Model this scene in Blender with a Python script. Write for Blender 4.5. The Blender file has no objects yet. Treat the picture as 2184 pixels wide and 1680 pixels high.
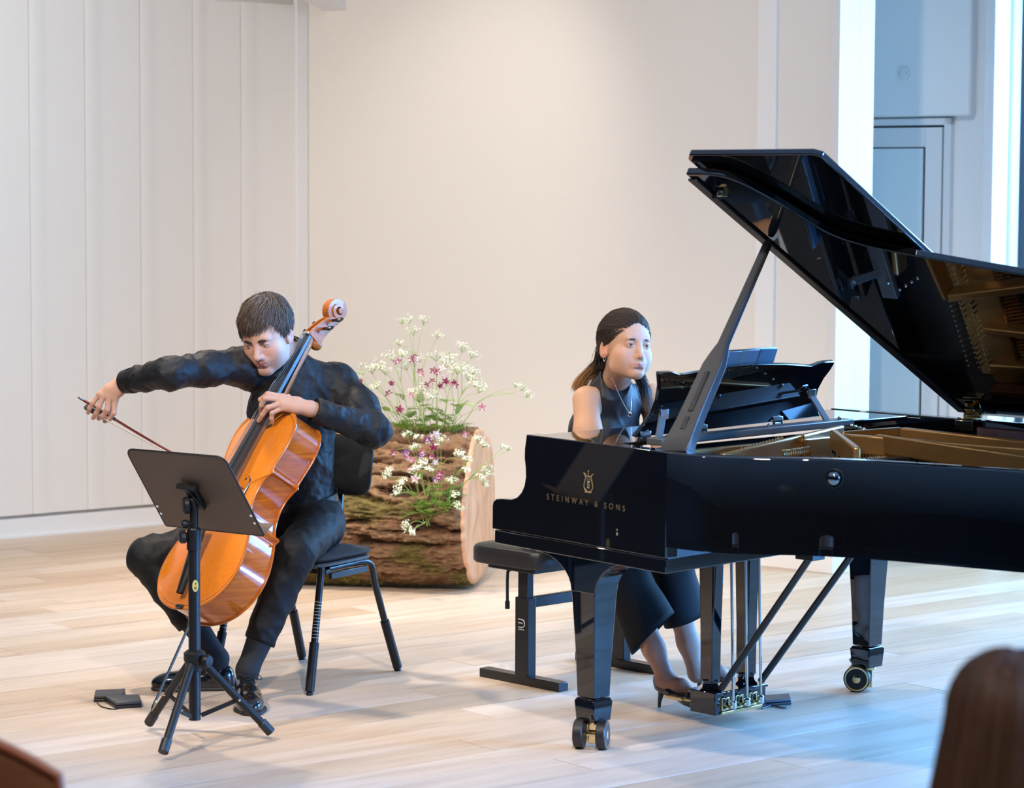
import bpy, bmesh, math, random
import numpy as np
from mathutils import Vector, Matrix, Quaternion
random.seed(7); np.random.seed(7)
scene = bpy.context.scene
COL = scene.collection
PI = math.pi
# ------------------------------------------------------------------ camera
IW, IH, F = 2184, 1680, 5600.0
CAM_H = 1.72; PITCH = math.atan(440/F); ROLL = 0.005
cam_d = bpy.data.cameras.new('camera'); cam = bpy.data.objects.new('camera', cam_d); COL.objects.link(cam)
cam_d.sensor_fit = 'HORIZONTAL'; cam_d.sensor_width = 36.0; cam_d.lens = F/IW*36.0
fwd = Vector((0, math.cos(PITCH), -math.sin(PITCH))); up0 = Vector((0, math.sin(PITCH), math.cos(PITCH))); rt0 = Vector((1, 0, 0))
rt = math.cos(ROLL)*rt0 + math.sin(ROLL)*up0; upv = -math.sin(ROLL)*rt0 + math.cos(ROLL)*up0
CAMP = Vector((0, 0, CAM_H))
m = Matrix((rt, upv, -fwd)).transposed().to_4x4(); m.translation = CAMP
cam.matrix_world = m
cam_d.clip_start = 0.05; cam_d.clip_end = 200
cam_d.dof.use_dof = True; cam_d.dof.focus_distance = 8.9; cam_d.dof.aperture_fstop = 4.5
scene.camera = cam
# ------------------------------------------------------------------ exposure, sky, daylight, lamps
vs = scene.view_settings
vs.view_transform = 'Standard'; vs.look = 'None'; vs.gamma = 1.0; vs.use_curve_mapping = False
vs.exposure = -0.18
scene.cycles.use_denoising = True
scene.cycles.max_bounces = 8; scene.cycles.diffuse_bounces = 4; scene.cycles.glossy_bounces = 5; scene.cycles.transmission_bounces = 6
scene.cycles.caustics_reflective = False; scene.cycles.caustics_refractive = False
scene.cycles.sample_clamp_indirect = 6.0
w = bpy.data.worlds.new('sky'); scene.world = w; w.use_nodes = True
bg = w.node_tree.nodes['Background']; bg.inputs[0].default_value = (0.16, 0.42, 0.85, 1); bg.inputs[1].default_value = 1.0
def area_light(name, loc, target, sx, sy, power, color, spread=PI):
    l = bpy.data.lights.new(name, 'AREA'); l.shape = 'RECTANGLE'; l.size = sx; l.size_y = sy; l.energy = power; l.color = color; l.spread = spread
    o = bpy.data.objects.new(name, l); COL.objects.link(o); o.location = loc
    d = Vector(target) - Vector(loc); o.rotation_euler = d.to_track_quat('-Z', 'Y').to_euler(); return o
def spot_light(name, loc, target, power, color, angle, blend=1.0, size=0.08):
    l = bpy.data.lights.new(name, 'SPOT'); l.energy = power; l.color = color; l.spot_size = math.radians(angle); l.spot_blend = blend; l.shadow_soft_size = size
    o = bpy.data.objects.new(name, l); COL.objects.link(o); o.location = loc
    d = Vector(target) - Vector(loc); o.rotation_euler = d.to_track_quat('-Z', 'Y').to_euler(); return o
DAY = (0.12, 0.40, 1.0)
WARM = (1.0, 0.875, 0.735)
# daylight coming in through the tall windows of the stage side and of the right-hand wall
for (x_, y_), wd_, pw_ in (((3.02, 11.42), 1.0, 40), ((3.85, 10.72), 1.0, 150), ((4.70, 10.0), 1.0, 220)):
    area_light('window_daylight', (x_, y_, 1.65), (x_-0.644, y_-0.765, 1.62), wd_, 2.8, pw_, DAY, math.radians(110))
for yy, pw_, spr in ((4.2, 120, 72), (6.6, 640, 60)):
    area_light('window_daylight', (5.16, yy, 1.75), (0, yy+0.1, 1.1), 1.7, 2.9, pw_, DAY, math.radians(spr))
# added lamp, no window of its own, brightens the pillars and door alcove
area_light('window_daylight', (3.30, 11.15, 1.7), (1.5, 10.95, 1.2), 1.0, 2.6, 190, (0.36, 0.68, 1.0))
# added fill spots that brighten the listener's head and the corner chair
spot_light('audience_fill', (0.2, 1.8, 3.4), (0.1, 3.6, 0.9), 110, WARM, 95)
spot_light('audience_fill', (-1.4, 1.9, 3.4), (-0.9, 4.2, 0.8), 170, WARM, 50)
# ceiling spots
spot_light('stage_spot', (-2.4, 6.2, 3.45), (-0.9, 8.7, 0.6), 560, WARM, 66)
spot_light('stage_spot', (0.2, 5.4, 3.45), (0.2, 9.0, 0.6), 560, WARM, 62)
spot_light('stage_spot', (-1.5, 9.7, 3.45), (-0.7, 9.6, 0.0), 420, WARM, 95)
spot_light('stage_spot', (-0.3, 9.6, 3.45), (-0.5, 11.2, 0.2), 350, WARM, 58)
spot_light('stage_spot', (-3.6, 8.6, 3.45), (-2.0, 12.6, 1.3), 700, WARM, 85)  # added to cancel the daylight blue on the left wall
spot_light('wall_washer', (-0.55, 11.3, 3.45), (-0.20, 13.1, 1.65), 88, WARM, 62)
spot_light('wall_washer', (0.6, 10.0, 3.45), (0.6, 12.4, 1.2), 100, WARM, 95)
spot_light('stage_spot', (2.4, 9.6, 3.45), (1.5, 10.0, 0.0), 120, WARM, 80)  # added to lighten the floor at the right

# ------------------------------------------------------------------ projection helpers (pixel of the photograph -> point at a known height or distance)
def ray(x, y): return fwd + rt*((x-IW/2)/F) - upv*((y-IH/2)/F)
def PZ(x, y, z): r = ray(x, y); return CAMP + r*((z-CAM_H)/r.z)
def GP(x, y): return PZ(x, y, 0.0)
def PY(x, y, Y): r = ray(x, y); return CAMP + r*(Y/r.y)
# ------------------------------------------------------------------ materials
MATS = {}
def mat(name, color, rough=0.5, metal=0.0, spec=0.5, coat=0.0, trans=0.0, noise=None, bump=None, sheen=0.0, attr=None, emis=None, sss=0.0, alpha=None):
    """noise=(scale,color2,detail,stretch) second colour mixed by noise; bump=(scale,strength,stretch)"""
    if name in MATS: return MATS[name]
    m = bpy.data.materials.new(name); m.use_nodes = True; nt = m.node_tree; b = nt.nodes['Principled BSDF']
    b.inputs['Base Color'].default_value = (*color, 1); b.inputs['Roughness'].default_value = rough; b.inputs['Metallic'].default_value = metal
    b.inputs['Specular IOR Level'].default_value = spec; b.inputs['Coat Weight'].default_value = coat; b.inputs['Coat Roughness'].default_value = 0.03
    b.inputs['Transmission Weight'].default_value = trans; b.inputs['Sheen Weight'].default_value = sheen
    if sss: b.inputs['Subsurface Weight'].default_value = sss; b.inputs['Subsurface Radius'].default_value = (0.012, 0.005, 0.003); b.inputs['Subsurface Scale'].default_value = 1.0
    if emis: b.inputs['Emission Color'].default_value = (*emis[0], 1); b.inputs['Emission Strength'].default_value = emis[1]
    if alpha is not None: b.inputs['Alpha'].default_value = alpha
    def coords(stretch):
        tc = nt.nodes.new('ShaderNodeTexCoord'); mp = nt.nodes.new('ShaderNodeMapping'); nt.links.new(tc.outputs['Object'], mp.inputs[0]); mp.inputs['Scale'].default_value = stretch; return mp
    base = None
    if attr:
        at = nt.nodes.new('ShaderNodeAttribute'); at.attribute_name = attr; base = at.outputs['Color']
    if noise:
        sc_, c2, det, st = noise
        mp = coords(st); n = nt.nodes.new('ShaderNodeTexNoise'); n.inputs['Scale'].default_value = sc_; n.inputs['Detail'].default_value = det
        nt.links.new(mp.outputs[0], n.inputs['Vector'])
        rp = nt.nodes.new('ShaderNodeMapRange'); rp.inputs[1].default_value = 0.32; rp.inputs[2].default_value = 0.68; nt.links.new(n.outputs['Fac'], rp.inputs[0])
        mx = nt.nodes.new('ShaderNodeMix'); mx.data_type = 'RGBA'; nt.links.new(rp.outputs[0], mx.inputs['Factor'])
        if base: nt.links.new(base, mx.inputs['A'])
        else: mx.inputs['A'].default_value = (*color, 1)
        mx.inputs['B'].default_value = (*c2, 1)
        if base:
            mx.blend_type = 'MULTIPLY'
        base = mx.outputs['Result']
    if base: nt.links.new(base, b.inputs['Base Color'])
    if bump:
        sc_, stn, st = bump
        mp = coords(st); n = nt.nodes.new('ShaderNodeTexNoise'); n.inputs['Scale'].default_value = sc_; n.inputs['Detail'].default_value = 4
        nt.links.new(mp.outputs[0], n.inputs['Vector'])
        bp = nt.nodes.new('ShaderNodeBump'); bp.inputs['Strength'].default_value = stn; bp.inputs['Distance'].default_value = 0.01
        nt.links.new(n.outputs['Fac'], bp.inputs['Height']); nt.links.new(bp.outputs[0], b.inputs['Normal'])
    MATS[name] = m; return m
# ------------------------------------------------------------------ mesh builder
def frame_from(d):
    d = Vector(d).normalized(); a = Vector((0, 0, 1)) if abs(d.z) < 0.9 else Vector((1, 0, 0))
    x = d.cross(a).normalized(); y = x.cross(d).normalized(); return x, y, d
class MB:
    def __init__(s): s.v = []; s.f = []
    def add(s, vs, fs):
        o = len(s.v); s.v += [tuple(p) for p in vs]; s.f += [tuple(i+o for i in f) for f in fs]; return s
    def box(s, c, size, M=None):
        cx, cy, cz = c; a, b, d = (q/2 for q in size)
        vs = [Vector((x, y, z)) for z in (-d, d) for y in (-b, b) for x in (-a, a)]
        if M is not None: vs = [M @ p for p in vs]
        vs = [p + Vector(c) for p in vs]
        return s.add(vs, [(0, 2, 3, 1), (4, 5, 7, 6), (0, 1, 5, 4), (2, 6, 7, 3), (0, 4, 6, 2), (1, 3, 7, 5)])
    def beam(s, p, q, wx, wy, upd=(0, 0, 1)):
        """box from p to q, width wx sideways, wy along upd"""
        p = Vector(p); q = Vector(q); d = (q-p).normalized(); x = d.cross(Vector(upd)).normalized(); y = x.cross(d).normalized()
        vs = [e + x*(sx*wx/2) + y*(sy*wy/2) for e in (p, q) for sy in (-1, 1) for sx in (-1, 1)]
        return s.add(vs, [(0, 2, 3, 1), (4, 5, 7, 6), (0, 1, 5, 4), (2, 6, 7, 3), (0, 4, 6, 2), (1, 3, 7, 5)])
    def prism(s, poly, ext, flip=False):
        """poly: list of 3d points, ext: extrusion vector"""
        n = len(poly); e = Vector(ext); P = [Vector(p) for p in poly]
        vs = P + [p + e for p in P]
        fs = [tuple(range(n)), tuple(range(2*n-1, n-1, -1))] + [(i, i+n, (i+1) % n + n, (i+1) % n) for i in range(n)]
        return s.add(vs, fs)
    def tube(s, pts, r, seg=8, cap=True, closed=False):
        P = [Vector(p) for p in pts]; n = len(P)
        R = [r]*n if isinstance(r, (int, float)) else list(r)
        vs = []; ref = None
        for i in range(n):
            if closed: d = (P[(i+1) % n]-P[i-1])
            else: d = (P[min(i+1, n-1)]-P[max(i-1, 0)])
            d = d.normalized() if d.length > 1e-9 else Vector((0, 0, 1))
            if ref is None: x = frame_from(d)[0]; y = d.cross(x)
            else:
                x = ref - d*ref.dot(d); x = x.normalized() if x.length > 1e-6 else frame_from(d)[0]; y = d.cross(x)
            ref = x
            for k in range(seg):
                a = 2*PI*k/seg; vs.append(P[i] + x*(math.cos(a)*R[i]) + y*(math.sin(a)*R[i]))
        fs = []
        for i in range(n if closed else n-1):
            j = (i+1) % n
            for k in range(seg):
                k2 = (k+1) % seg; fs.append((i*seg+k, i*seg+k2, j*seg+k2, j*seg+k))
        if cap and not closed: fs += [tuple(range(seg-1, -1, -1)), tuple(range((n-1)*seg, n*seg))]
        return s.add(vs, fs)
    def lathe(s, prof, origin=(0, 0, 0), axis=(0, 0, 1), seg=24):
        """prof: list of (r, h) along axis"""
        x, y, d = frame_from(axis); o = Vector(origin); vs = []
        for r, h in prof:
            for k in range(seg):
                a = 2*PI*k/seg; vs.append(o + d*h + x*(math.cos(a)*r) + y*(math.sin(a)*r))
        n = len(prof); fs = [(i*seg+k, i*seg+(k+1) % seg, (i+1)*seg+(k+1) % seg, (i+1)*seg+k) for i in range(n-1) for k in range(seg)]
        fs += [tuple(range(seg-1, -1, -1)), tuple(range((n-1)*seg, n*seg))]
        return s.add(vs, fs)
    def ball(s, c, r, seg=12, rings=8, M=None):
        rr = (r, r, r) if isinstance(r, (int, float)) else r; vs = []
        for i in range(1, rings):
            t = PI*i/rings
            for k in range(seg):
                a = 2*PI*k/seg; vs.append(Vector((rr[0]*math.sin(t)*math.cos(a), rr[1]*math.sin(t)*math.sin(a), rr[2]*math.cos(t))))
        vs += [Vector((0, 0, rr[2])), Vector((0, 0, -rr[2]))]
        if M is not None: vs = [M @ p for p in vs]
        vs = [p + Vector(c) for p in vs]; T = len(vs)-2; Bm = T+1
        fs = [((i)*seg+k, (i+1)*seg+k, (i+1)*seg+(k+1) % seg, i*seg+(k+1) % seg) for i in range(rings-2) for k in range(seg)]
        fs += [(T, k, (k+1) % seg) for k in range(seg)] + [(Bm, (rings-2)*seg+(k+1) % seg, (rings-2)*seg+k) for k in range(seg)]
        return s.add(vs, fs)
    def grid(s, fn, nu, nv, closeu=False):
        vs = [fn(i/(nu-1) if not closeu else i/nu, j/(nv-1)) for i in range(nu) for j in range(nv)]
        fs = [(i*nv+j, ((i+1) % nu)*nv+j, ((i+1) % nu)*nv+j+1, i*nv+j+1) for i in range(nu if closeu else nu-1) for j in range(nv-1)]
        return s.add(vs, fs)
    def mesh(s, name):
        me = bpy.data.meshes.new(name); me.from_pydata(s.v, [], s.f); return me
    def build(s, name, material, parent=None, smooth=False, bevel=0.0, bseg=2, fix=True, sharp=35):
        me = s.mesh(name)
        if fix:
            bm = bmesh.new(); bm.from_mesh(me); bmesh.ops.recalc_face_normals(bm, faces=bm.faces); bm.to_mesh(me); bm.free()
        return link(me, name, material, parent, smooth, bevel, bseg, sharp)
def link(me, name, material, parent=None, smooth=False, bevel=0.0, bseg=2, sharp=35):
    o = bpy.data.objects.new(name, me); COL.objects.link(o)
    me.materials.append(material)
    if smooth or bevel:
        me.polygons.foreach_set('use_smooth', [True]*len(me.polygons))
        if sharp: me.set_sharp_from_angle(angle=math.radians(sharp))
    if bevel:
        b = o.modifiers.new('bevel', 'BEVEL'); b.width = bevel; b.segments = bseg; b.limit_method = 'ANGLE'; b.angle_limit = math.radians(40); b.harden_normals = False
    if parent is not None: o.parent = parent
    return o
def tag(o, label=None, cat=None, group=None, kind=None):
    if label: o['label'] = label
    if cat: o['category'] = cat
    if group: o['group'] = group
    if kind: o['kind'] = kind
    return o
def thing(name, loc, label, cat, group=None, rotz=0.0):
    o = bpy.data.objects.new(name, None); COL.objects.link(o); o.location = loc; o.rotation_euler = (0, 0, rotz); o.empty_display_size = 0.1
    return tag(o, label, cat, group)
def unparent_world(o, parent):
    """parent keeps mesh made in world space: subtract the parent's frame"""
    o.parent = parent; o.matrix_parent_inverse = parent_matrix(parent).inverted()
def parent_matrix(p):
    M = Matrix.LocRotScale(p.location, p.rotation_euler, p.scale)
    return (parent_matrix(p.parent) @ p.matrix_parent_inverse @ M) if p.parent else M
def wpart(mb, name, material, parent, **k):
    """part whose mesh is given in world space"""
    o = mb.build(name, material, None, **k); unparent_world(o, parent); return o
def catmull(pts, n=8, closed=False):
    P = [Vector(p) for p in pts]; out = []; N_ = len(P)
    rng = range(N_ if closed else N_-1)
    for i in rng:
        p0 = P[i-1] if (i > 0 or closed) else P[0]*2-P[1]; p1 = P[i]; p2 = P[(i+1) % N_]; p3 = P[(i+2) % N_] if (i+2 < N_ or closed) else P[-1]*2-P[-2]
        for k in range(n):
            t = k/n; out.append(0.5*((2*p1) + (p2-p0)*t + (2*p0-5*p1+4*p2-p3)*t*t + (3*p1-p0-3*p2+p3)*t**3))
    if not closed: out.append(P[-1])
    return out
V = Vector
# ================================================================== the room
M_wall = mat('white_wall_paint', (0.76, 0.735, 0.71), 0.75)
M_panel = mat('white_panel_paint', (0.80, 0.79, 0.775), 0.6)
M_trim = mat('white_trim', (0.80, 0.81, 0.83), 0.5)
M_dark = mat('dark_curtain', (0.010, 0.008, 0.011), 0.9, noise=(3.0, (0.022, 0.016, 0.020), 2, (6, 6, 0.05)))
M_ceil = mat('ceiling_paint', (0.62, 0.58, 0.54), 0.9)
p_dir = V((0.779, 0.627, 0)); q_dir = V((0.627, -0.779, 0))
CEIL = 3.6
# floor: oak boards running along p_dir
def floor_mat():
    m = bpy.data.materials.new('oak_boards'); m.use_nodes = True; nt = m.node_tree; b = nt.nodes['Principled BSDF']; N = nt.nodes.new; Lk = nt.links.new
    geo = N('ShaderNodeNewGeometry'); mp = N('ShaderNodeMapping'); mp.vector_type = 'TEXTURE'; mp.inputs['Rotation'].default_value = (0, 0, math.atan2(p_dir.y, p_dir.x)); Lk(geo.outputs['Position'], mp.inputs[0])
    oi = N('ShaderNodeObjectInfo')
    off = N('ShaderNodeVectorMath'); off.operation = 'SCALE'; off.inputs[0].default_value = (13.0, 7.0, 5.0); Lk(oi.outputs['Random'], off.inputs['Scale'])
    ad = N('ShaderNodeVectorMath'); ad.operation = 'ADD'; Lk(mp.outputs[0], ad.inputs[0]); Lk(off.outputs[0], ad.inputs[1])
    st = N('ShaderNodeVectorMath'); st.operation = 'MULTIPLY'; st.inputs[1].default_value = (0.9, 9.0, 1); Lk(ad.outputs[0], st.inputs[0])
    n1 = N('ShaderNodeTexNoise'); n1.inputs['Scale'].default_value = 1.6; n1.inputs['Detail'].default_value = 6; n1.inputs['Roughness'].default_value = 0.62; n1.inputs['Distortion'].default_value = 0.6; Lk(st.outputs[0], n1.inputs['Vector'])
    st2 = N('ShaderNodeVectorMath'); st2.operation = 'MULTIPLY'; st2.inputs[1].default_value = (3.0, 60.0, 1); Lk(ad.outputs[0], st2.inputs[0])
    n2 = N('ShaderNodeTexNoise'); n2.inputs['Scale'].default_value = 2.0; n2.inputs['Detail'].default_value = 3; Lk(st2.outputs[0], n2.inputs['Vector'])
    rp = N('ShaderNodeValToRGB'); e = rp.color_ramp.elements
    e[0].position = 0.28; e[0].color = (0.50, 0.365, 0.255, 1); e[1].position = 0.74; e[1].color = (0.68, 0.535, 0.40, 1)
    x = rp.color_ramp.elements.new(0.5); x.color = (0.61, 0.465, 0.34, 1)
    Lk(n1.outputs['Fac'], rp.inputs[0])
    hs = N('ShaderNodeHueSaturation'); Lk(rp.outputs[0], hs.inputs['Color'])
    mr = N('ShaderNodeMapRange'); mr.inputs[3].default_value = 0.88; mr.inputs[4].default_value = 1.08; Lk(oi.outputs['Random'], mr.inputs[0]); Lk(mr.outputs[0], hs.inputs['Value'])
    mr2 = N('ShaderNodeMapRange'); mr2.inputs[3].default_value = 1.1; mr2.inputs[4].default_value = 0.75; Lk(oi.outputs['Random'], mr2.inputs[0]); Lk(mr2.outputs[0], hs.inputs['Saturation'])
    ml = N('ShaderNodeMix'); ml.data_type = 'RGBA'; ml.blend_type = 'MULTIPLY'; ml.inputs['Factor'].default_value = 0.35
    r2 = N('ShaderNodeMapRange'); r2.inputs[1].default_value = 0.3; r2.inputs[2].default_value = 0.7; r2.inputs[3].default_value = 0.82; r2.inputs[4].default_value = 1.0; Lk(n2.outputs['Fac'], r2.inputs[0])
    Lk(hs.outputs[0], ml.inputs['A']); Lk(r2.outputs[0], ml.inputs['B']); Lk(ml.outputs['Result'], b.inputs['Base Color'])
    b.inputs['Roughness'].default_value = 0.42; b.inputs['Specular IOR Level'].default_value = 0.4
    bp = N('ShaderNodeBump'); bp.inputs['Strength'].default_value = 0.12; bp.inputs['Distance'].default_value = 0.004; Lk(n2.outputs['Fac'], bp.inputs['Height']); Lk(bp.outputs[0], b.inputs['Normal'])
    return m
M_floor = floor_mat()
floor = MB(); floor.box((0.5, 6.0, -0.045), (18, 20, 0.03)); floor = floor.build('floor', mat('subfloor', (0.10, 0.075, 0.055), 0.8)); tag(floor, kind='structure')
PW = 0.195
def st_of(P): return P.dot(p_dir), P.dot(q_dir)
def inside_view(P):
    d = P-CAMP; wv = d.dot(fwd)
    if wv < 4: return False
    x = IW/2+F*d.dot(rt)/wv; y = IH/2-F*d.dot(upv)/wv
    return -260 < x < 2450 and y < 1860
rest = MB()
dark_floor_fill = MB().box((0.5, 0.4, -0.016), (18, 8.6, 0.028)).box((-6.3, 8.9, -0.016), (5.6, 8.6, 0.028)).build('dark_floor_fill', mat('dark_fill_matte', (0.03, 0.026, 0.026), 0.95), floor)  # added dark sheet out of view, keeps reflections in the piano dark
nplank = 0
rr = random.Random(3)
for k in range(-60, 62):
    t0 = k*PW + 0.03; s = -12.0 + rr.uniform(0, 2.2)
    while s < 16:
        ln = rr.uniform(1.5, 2.3); s1 = s+ln
        cen = p_dir*((s+s1)/2) + q_dir*(t0+PW/2)
        pts = [p_dir*(s+ln*f) + q_dir*(t0+PW/2) for f in (0, .25, .5, .75, 1)]
        s_next = s1
        if -3.6 < cen.x < 7 and 4.6 < cen.y < 15.5:
            g = 0.0008; dz = rr.uniform(-0.0004, 0.0004)
            poly = [p_dir*(s+g)+q_dir*(t0+g), p_dir*(s1-g)+q_dir*(t0+g), p_dir*(s1-g)+q_dir*(t0+PW-g), p_dir*(s+g)+q_dir*(t0+PW-g)]
            poly = [V((p.x, p.y, dz)) for p in poly]
            vis = any(inside_view(p) for p in pts) and all(p.y < 14.6 for p in pts[:1])
            if vis and nplank < 298:
                b = MB().prism(poly, (0, 0, -0.028)); b.build('plank', M_floor, floor); nplank += 1
            else:
                rest.prism(poly, (0, 0, -0.028))
        s = s_next
tag(rest.build('planks_beyond', M_floor, floor), kind='stuff')
# left panelled wall: base points on the floor line
L0 = V((-2.49, 12.693, 0)); L1 = V((-1.083, 13.826, 0)); R1 = V((1.452, 11.690, 0))
ld = (L1-L0).normalized(); ln_ = V((ld.y, -ld.x, 0))       # normal toward the room
bd = (R1-L1).normalized(); bn = V((-bd.y, bd.x, 0)); bn = -bn if bn.y > 0 else bn
def up(z): return V((0, 0, z))
wl = MB(); a = L0 - ld*2.6; wl.prism([a - ln_*0.03, L1 - ln_*0.03, L1 - ln_*0.35, a - ln_*0.35], up(CEIL))
wall_left = wl.build('wall_left', M_wall); tag(wall_left, kind='structure')
edges = [-2.6, -2.28, -1.97, -1.66, -1.35, -1.04, -0.75, -0.44, -0.13, 0.179, 0.485, 0.798, 1.107, 1.395, 1.738]
for i in range(len(edges)-1):
    s0, s1 = edges[i], edges[i+1]
    # each panel is a shallow pan: proud in the middle of its right edge, tucked in at its left lap
    n = 8; pts = []
    for j in range(n+1):
        f = j/n; bow = 0.0 + 0.012*math.exp(-((f-0.10)/0.07)**2) + 0.004*f
        pts.append(L0 + ld*(s0+0.0014+(s1-s0-0.0028)*f) + ln_*bow)
    back = [L0 + ld*(s1-0.0014) - ln_*0.028, L0 + ld*(s0+0.0014) - ln_*0.028]
    MB().prism([p + up(0.112) for p in pts+back], up(2.55)).build('panel', M_panel, wall_left, smooth=True)
bb = MB().prism([a+ln_*0.0, L1+ln_*0.0, L1-ln_*0.03, a-ln_*0.03], up(0.095)).build('baseboard_left', M_trim); tag(bb, kind='structure')
bb2 = MB().prism([a+ln_*0.012, L1+ln_*0.012, L1, a], up(0.012)).build('shoe_strip', M_trim, bb)
# corner post
t1 = MB().prism([L0+ld*1.735+ln_*0.014, L1+ln_*0.014, L1-ln_*0.02, L0+ld*1.735-ln_*0.02], up(CEIL)).build('trim_1', M_trim, bevel=0.003); tag(t1, kind='structure')
# back wall
wb = MB().prism([L1, R1, R1-bn*0.24, L1-bn*0.24-bd*0.3], up(CEIL)).build('wall_back', M_wall); tag(wb, kind='structure')
s0, s1 = 2.875, 2.975
t2 = MB().prism([L1+bd*s0+bn*0.018, L1+bd*s1+bn*0.018, L1+bd*s1, L1+bd*s0], up(CEIL)).build('trim_2', M_trim, bevel=0.002); tag(t2, kind='structure')
b3 = MB().prism([L1+bn*0.02, R1+bn*0.02, R1, L1], up(0.07)).build('baseboard_back', M_trim, bevel=0.002); tag(b3, kind='structure')
# end pillar of the back wall: two boards with a groove, facing the windows
M_board = mat('white_board', (0.74, 0.76, 0.79), 0.5)
pil = MB(); pe = R1 + bn*0.02
pil.prism([pe, pe+p_dir*0.118, pe+p_dir*0.118-q_dir*0.05, pe-q_dir*0.05], up(CEIL))
pil.prism([pe+p_dir*0.128-q_dir*0.012, pe+p_dir*0.235-q_dir*0.012, pe+p_dir*0.235-q_dir*0.06, pe+p_dir*0.128-q_dir*0.06], up(CEIL))
pil.prism([pe+p_dir*0.11-q_dir*0.045, pe+p_dir*0.14-q_dir*0.045, pe+p_dir*0.14-q_dir*0.06, pe+p_dir*0.11-q_dir*0.06], up(CEIL))
t3 = pil.build('trim_3', M_board, bevel=0.002); tag(t3, kind='structure')
# alcove with the door
def plan(px, Y): return V(((px-IW/2)/F*Y, Y, 0))
A0 = plan(1840, 12.62); A1 = A0 + bd*1.1; an = bn
wa = MB().prism([A0-bd*0.3, A1, A1-an*0.2, A0-bd*0.3-an*0.2], up(CEIL)).build('wall_alcove', mat('alcove_brightened_white', (0.90, 0.91, 0.92), 0.6)); tag(wa, kind='structure')  # wall white lightened, the alcove's missing daylight put into the colour
def on_alc(x, y, off=0.0):
    r = ray(x, y); P0 = A0 + an*off; t = (P0-CAMP).dot(an)/r.dot(an); return CAMP + r*t
def apart(mb, x0, x1, z0, z1, off, th):
    a = on_alc(x0, 400, off); b = on_alc(x1, 400, off)
    a = V((a.x, a.y, z0)); b = V((b.x, b.y, z0))
    return mb.prism([a, b, b-an*th, a-an*th], up(z1-z0))
zt = lambda x, y, off=0: on_alc(x, y, off).z
M_door = mat('pale_door', (0.78, 0.88, 0.92), 0.4)
M_gap = mat('black_gap', (0.02, 0.03, 0.04), 0.6)
bk = MB(); apart(bk, 1830, 2066, zt(1900, 250), CEIL, 0.05, 0.06); bk = bk.build('trim_4', mat('alcove_brightened_white', (0, 0, 0)), bevel=0.012); tag(bk, kind='structure')
dr = MB(); apart(dr, 1836, 2010, 0.0, zt(1900, 270), 0.012, 0.02); door = dr.build('door_1', M_gap); tag(door, kind='structure')
fr = MB()
apart(fr, 1972, 2007, 0.004, zt(1900, 273), 0.03, 0.02); fr.build('door_stile', M_trim, door, bevel=0.002)
fr = MB(); apart(fr, 1836, 1971.5, zt(1900, 314), zt(1900, 273), 0.03, 0.02); fr.build('door_rail', M_trim, door, bevel=0.002)
fr = MB(); apart(fr, 1836, 1967, 0.004, zt(1900, 317), 0.024, 0.012); fr.build('door_panel', M_door, door)
fr = MB(); apart(fr, 2011, 2026, 0.0, zt(1900, 254), 0.03, 0.03); apart(fr, 1836, 2026, zt(1900, 268), zt(1900, 254), 0.03, 0.03); fr = fr.build('trim_5', M_trim, bevel=0.002); tag(fr, kind='structure')
# round plate above the door
c = on_alc(1928, 156, 0.05)
pl_ = MB().lathe([(0.026, 0), (0.032, 0.002), (0.034, 0.006), (0.030, 0.009), (0.0, 0.010)], c, an, 28)
pl_ = thing('wall_plate', c, 'small round white cover plate on the wall above the door', 'wall plate')
wpart(MB().lathe([(0.03, 0), (0.033, 0.003), (0.033, 0.007), (0.030, 0.009), (0.001, 0.010)], c, an, 28), 'disc', M_trim, pl_, smooth=True)
for sx in (-1, 1): wpart(MB().lathe([(0.0022, 0.0), (0.0022, 0.011), (0.001, 0.0115)], c+bd*0.02*sx, an, 8), 'screw', M_gap, pl_)
# second pillar and the window at the right edge of the view
W0 = plan(2111, 11.95)
pil = MB()
pil.prism([W0, W0+p_dir*0.055, W0+p_dir*0.055-q_dir*0.06, W0-q_dir*0.06], up(CEIL))
pil.prism([W0+p_dir*0.05-q_dir*0.02, W0+p_dir*0.135-q_dir*0.02, W0+p_dir*0.135-q_dir*0.07, W0+p_dir*0.05-q_dir*0.07], up(CEIL))
pil.prism([W0+p_dir*0.13, W0+p_dir*0.185, W0+p_dir*0.185-q_dir*0.06, W0+p_dir*0.13-q_dir*0.06], up(CEIL))
t6 = pil.build('trim_6', M_board, bevel=0.003); tag(t6, kind='structure')
M_frame = mat('dark_window_frame', (0.03, 0.06, 0.10), 0.35)
M_glass = mat('window_glass', (0.35, 0.65, 0.9), 0.05, trans=0.0, alpha=0.30)
WB = W0 + p_dir*0.19
edges_w = [0.0, 1.16, 2.32, 3.62]
for i in range(3):
    u0, u1 = edges_w[i], edges_w[i+1]; win = MB()
    for uu in (u0, u1-0.03): win.prism([WB+bd*uu, WB+bd*uu+p_dir*0.04, WB+bd*(uu+0.03)+p_dir*0.04, WB+bd*(uu+0.03)], up(CEIL))
    win = win.build('window_%d' % (i+1), M_frame); tag(win, kind='structure')
    MB().prism([WB+p_dir*0.02+bd*(u0+0.03), WB+p_dir*0.02+bd*(u1-0.03), WB+p_dir*0.026+bd*(u1-0.03), WB+p_dir*0.026+bd*(u0+0.03)], up(CEIL)).build('pane', M_glass, win)
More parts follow.
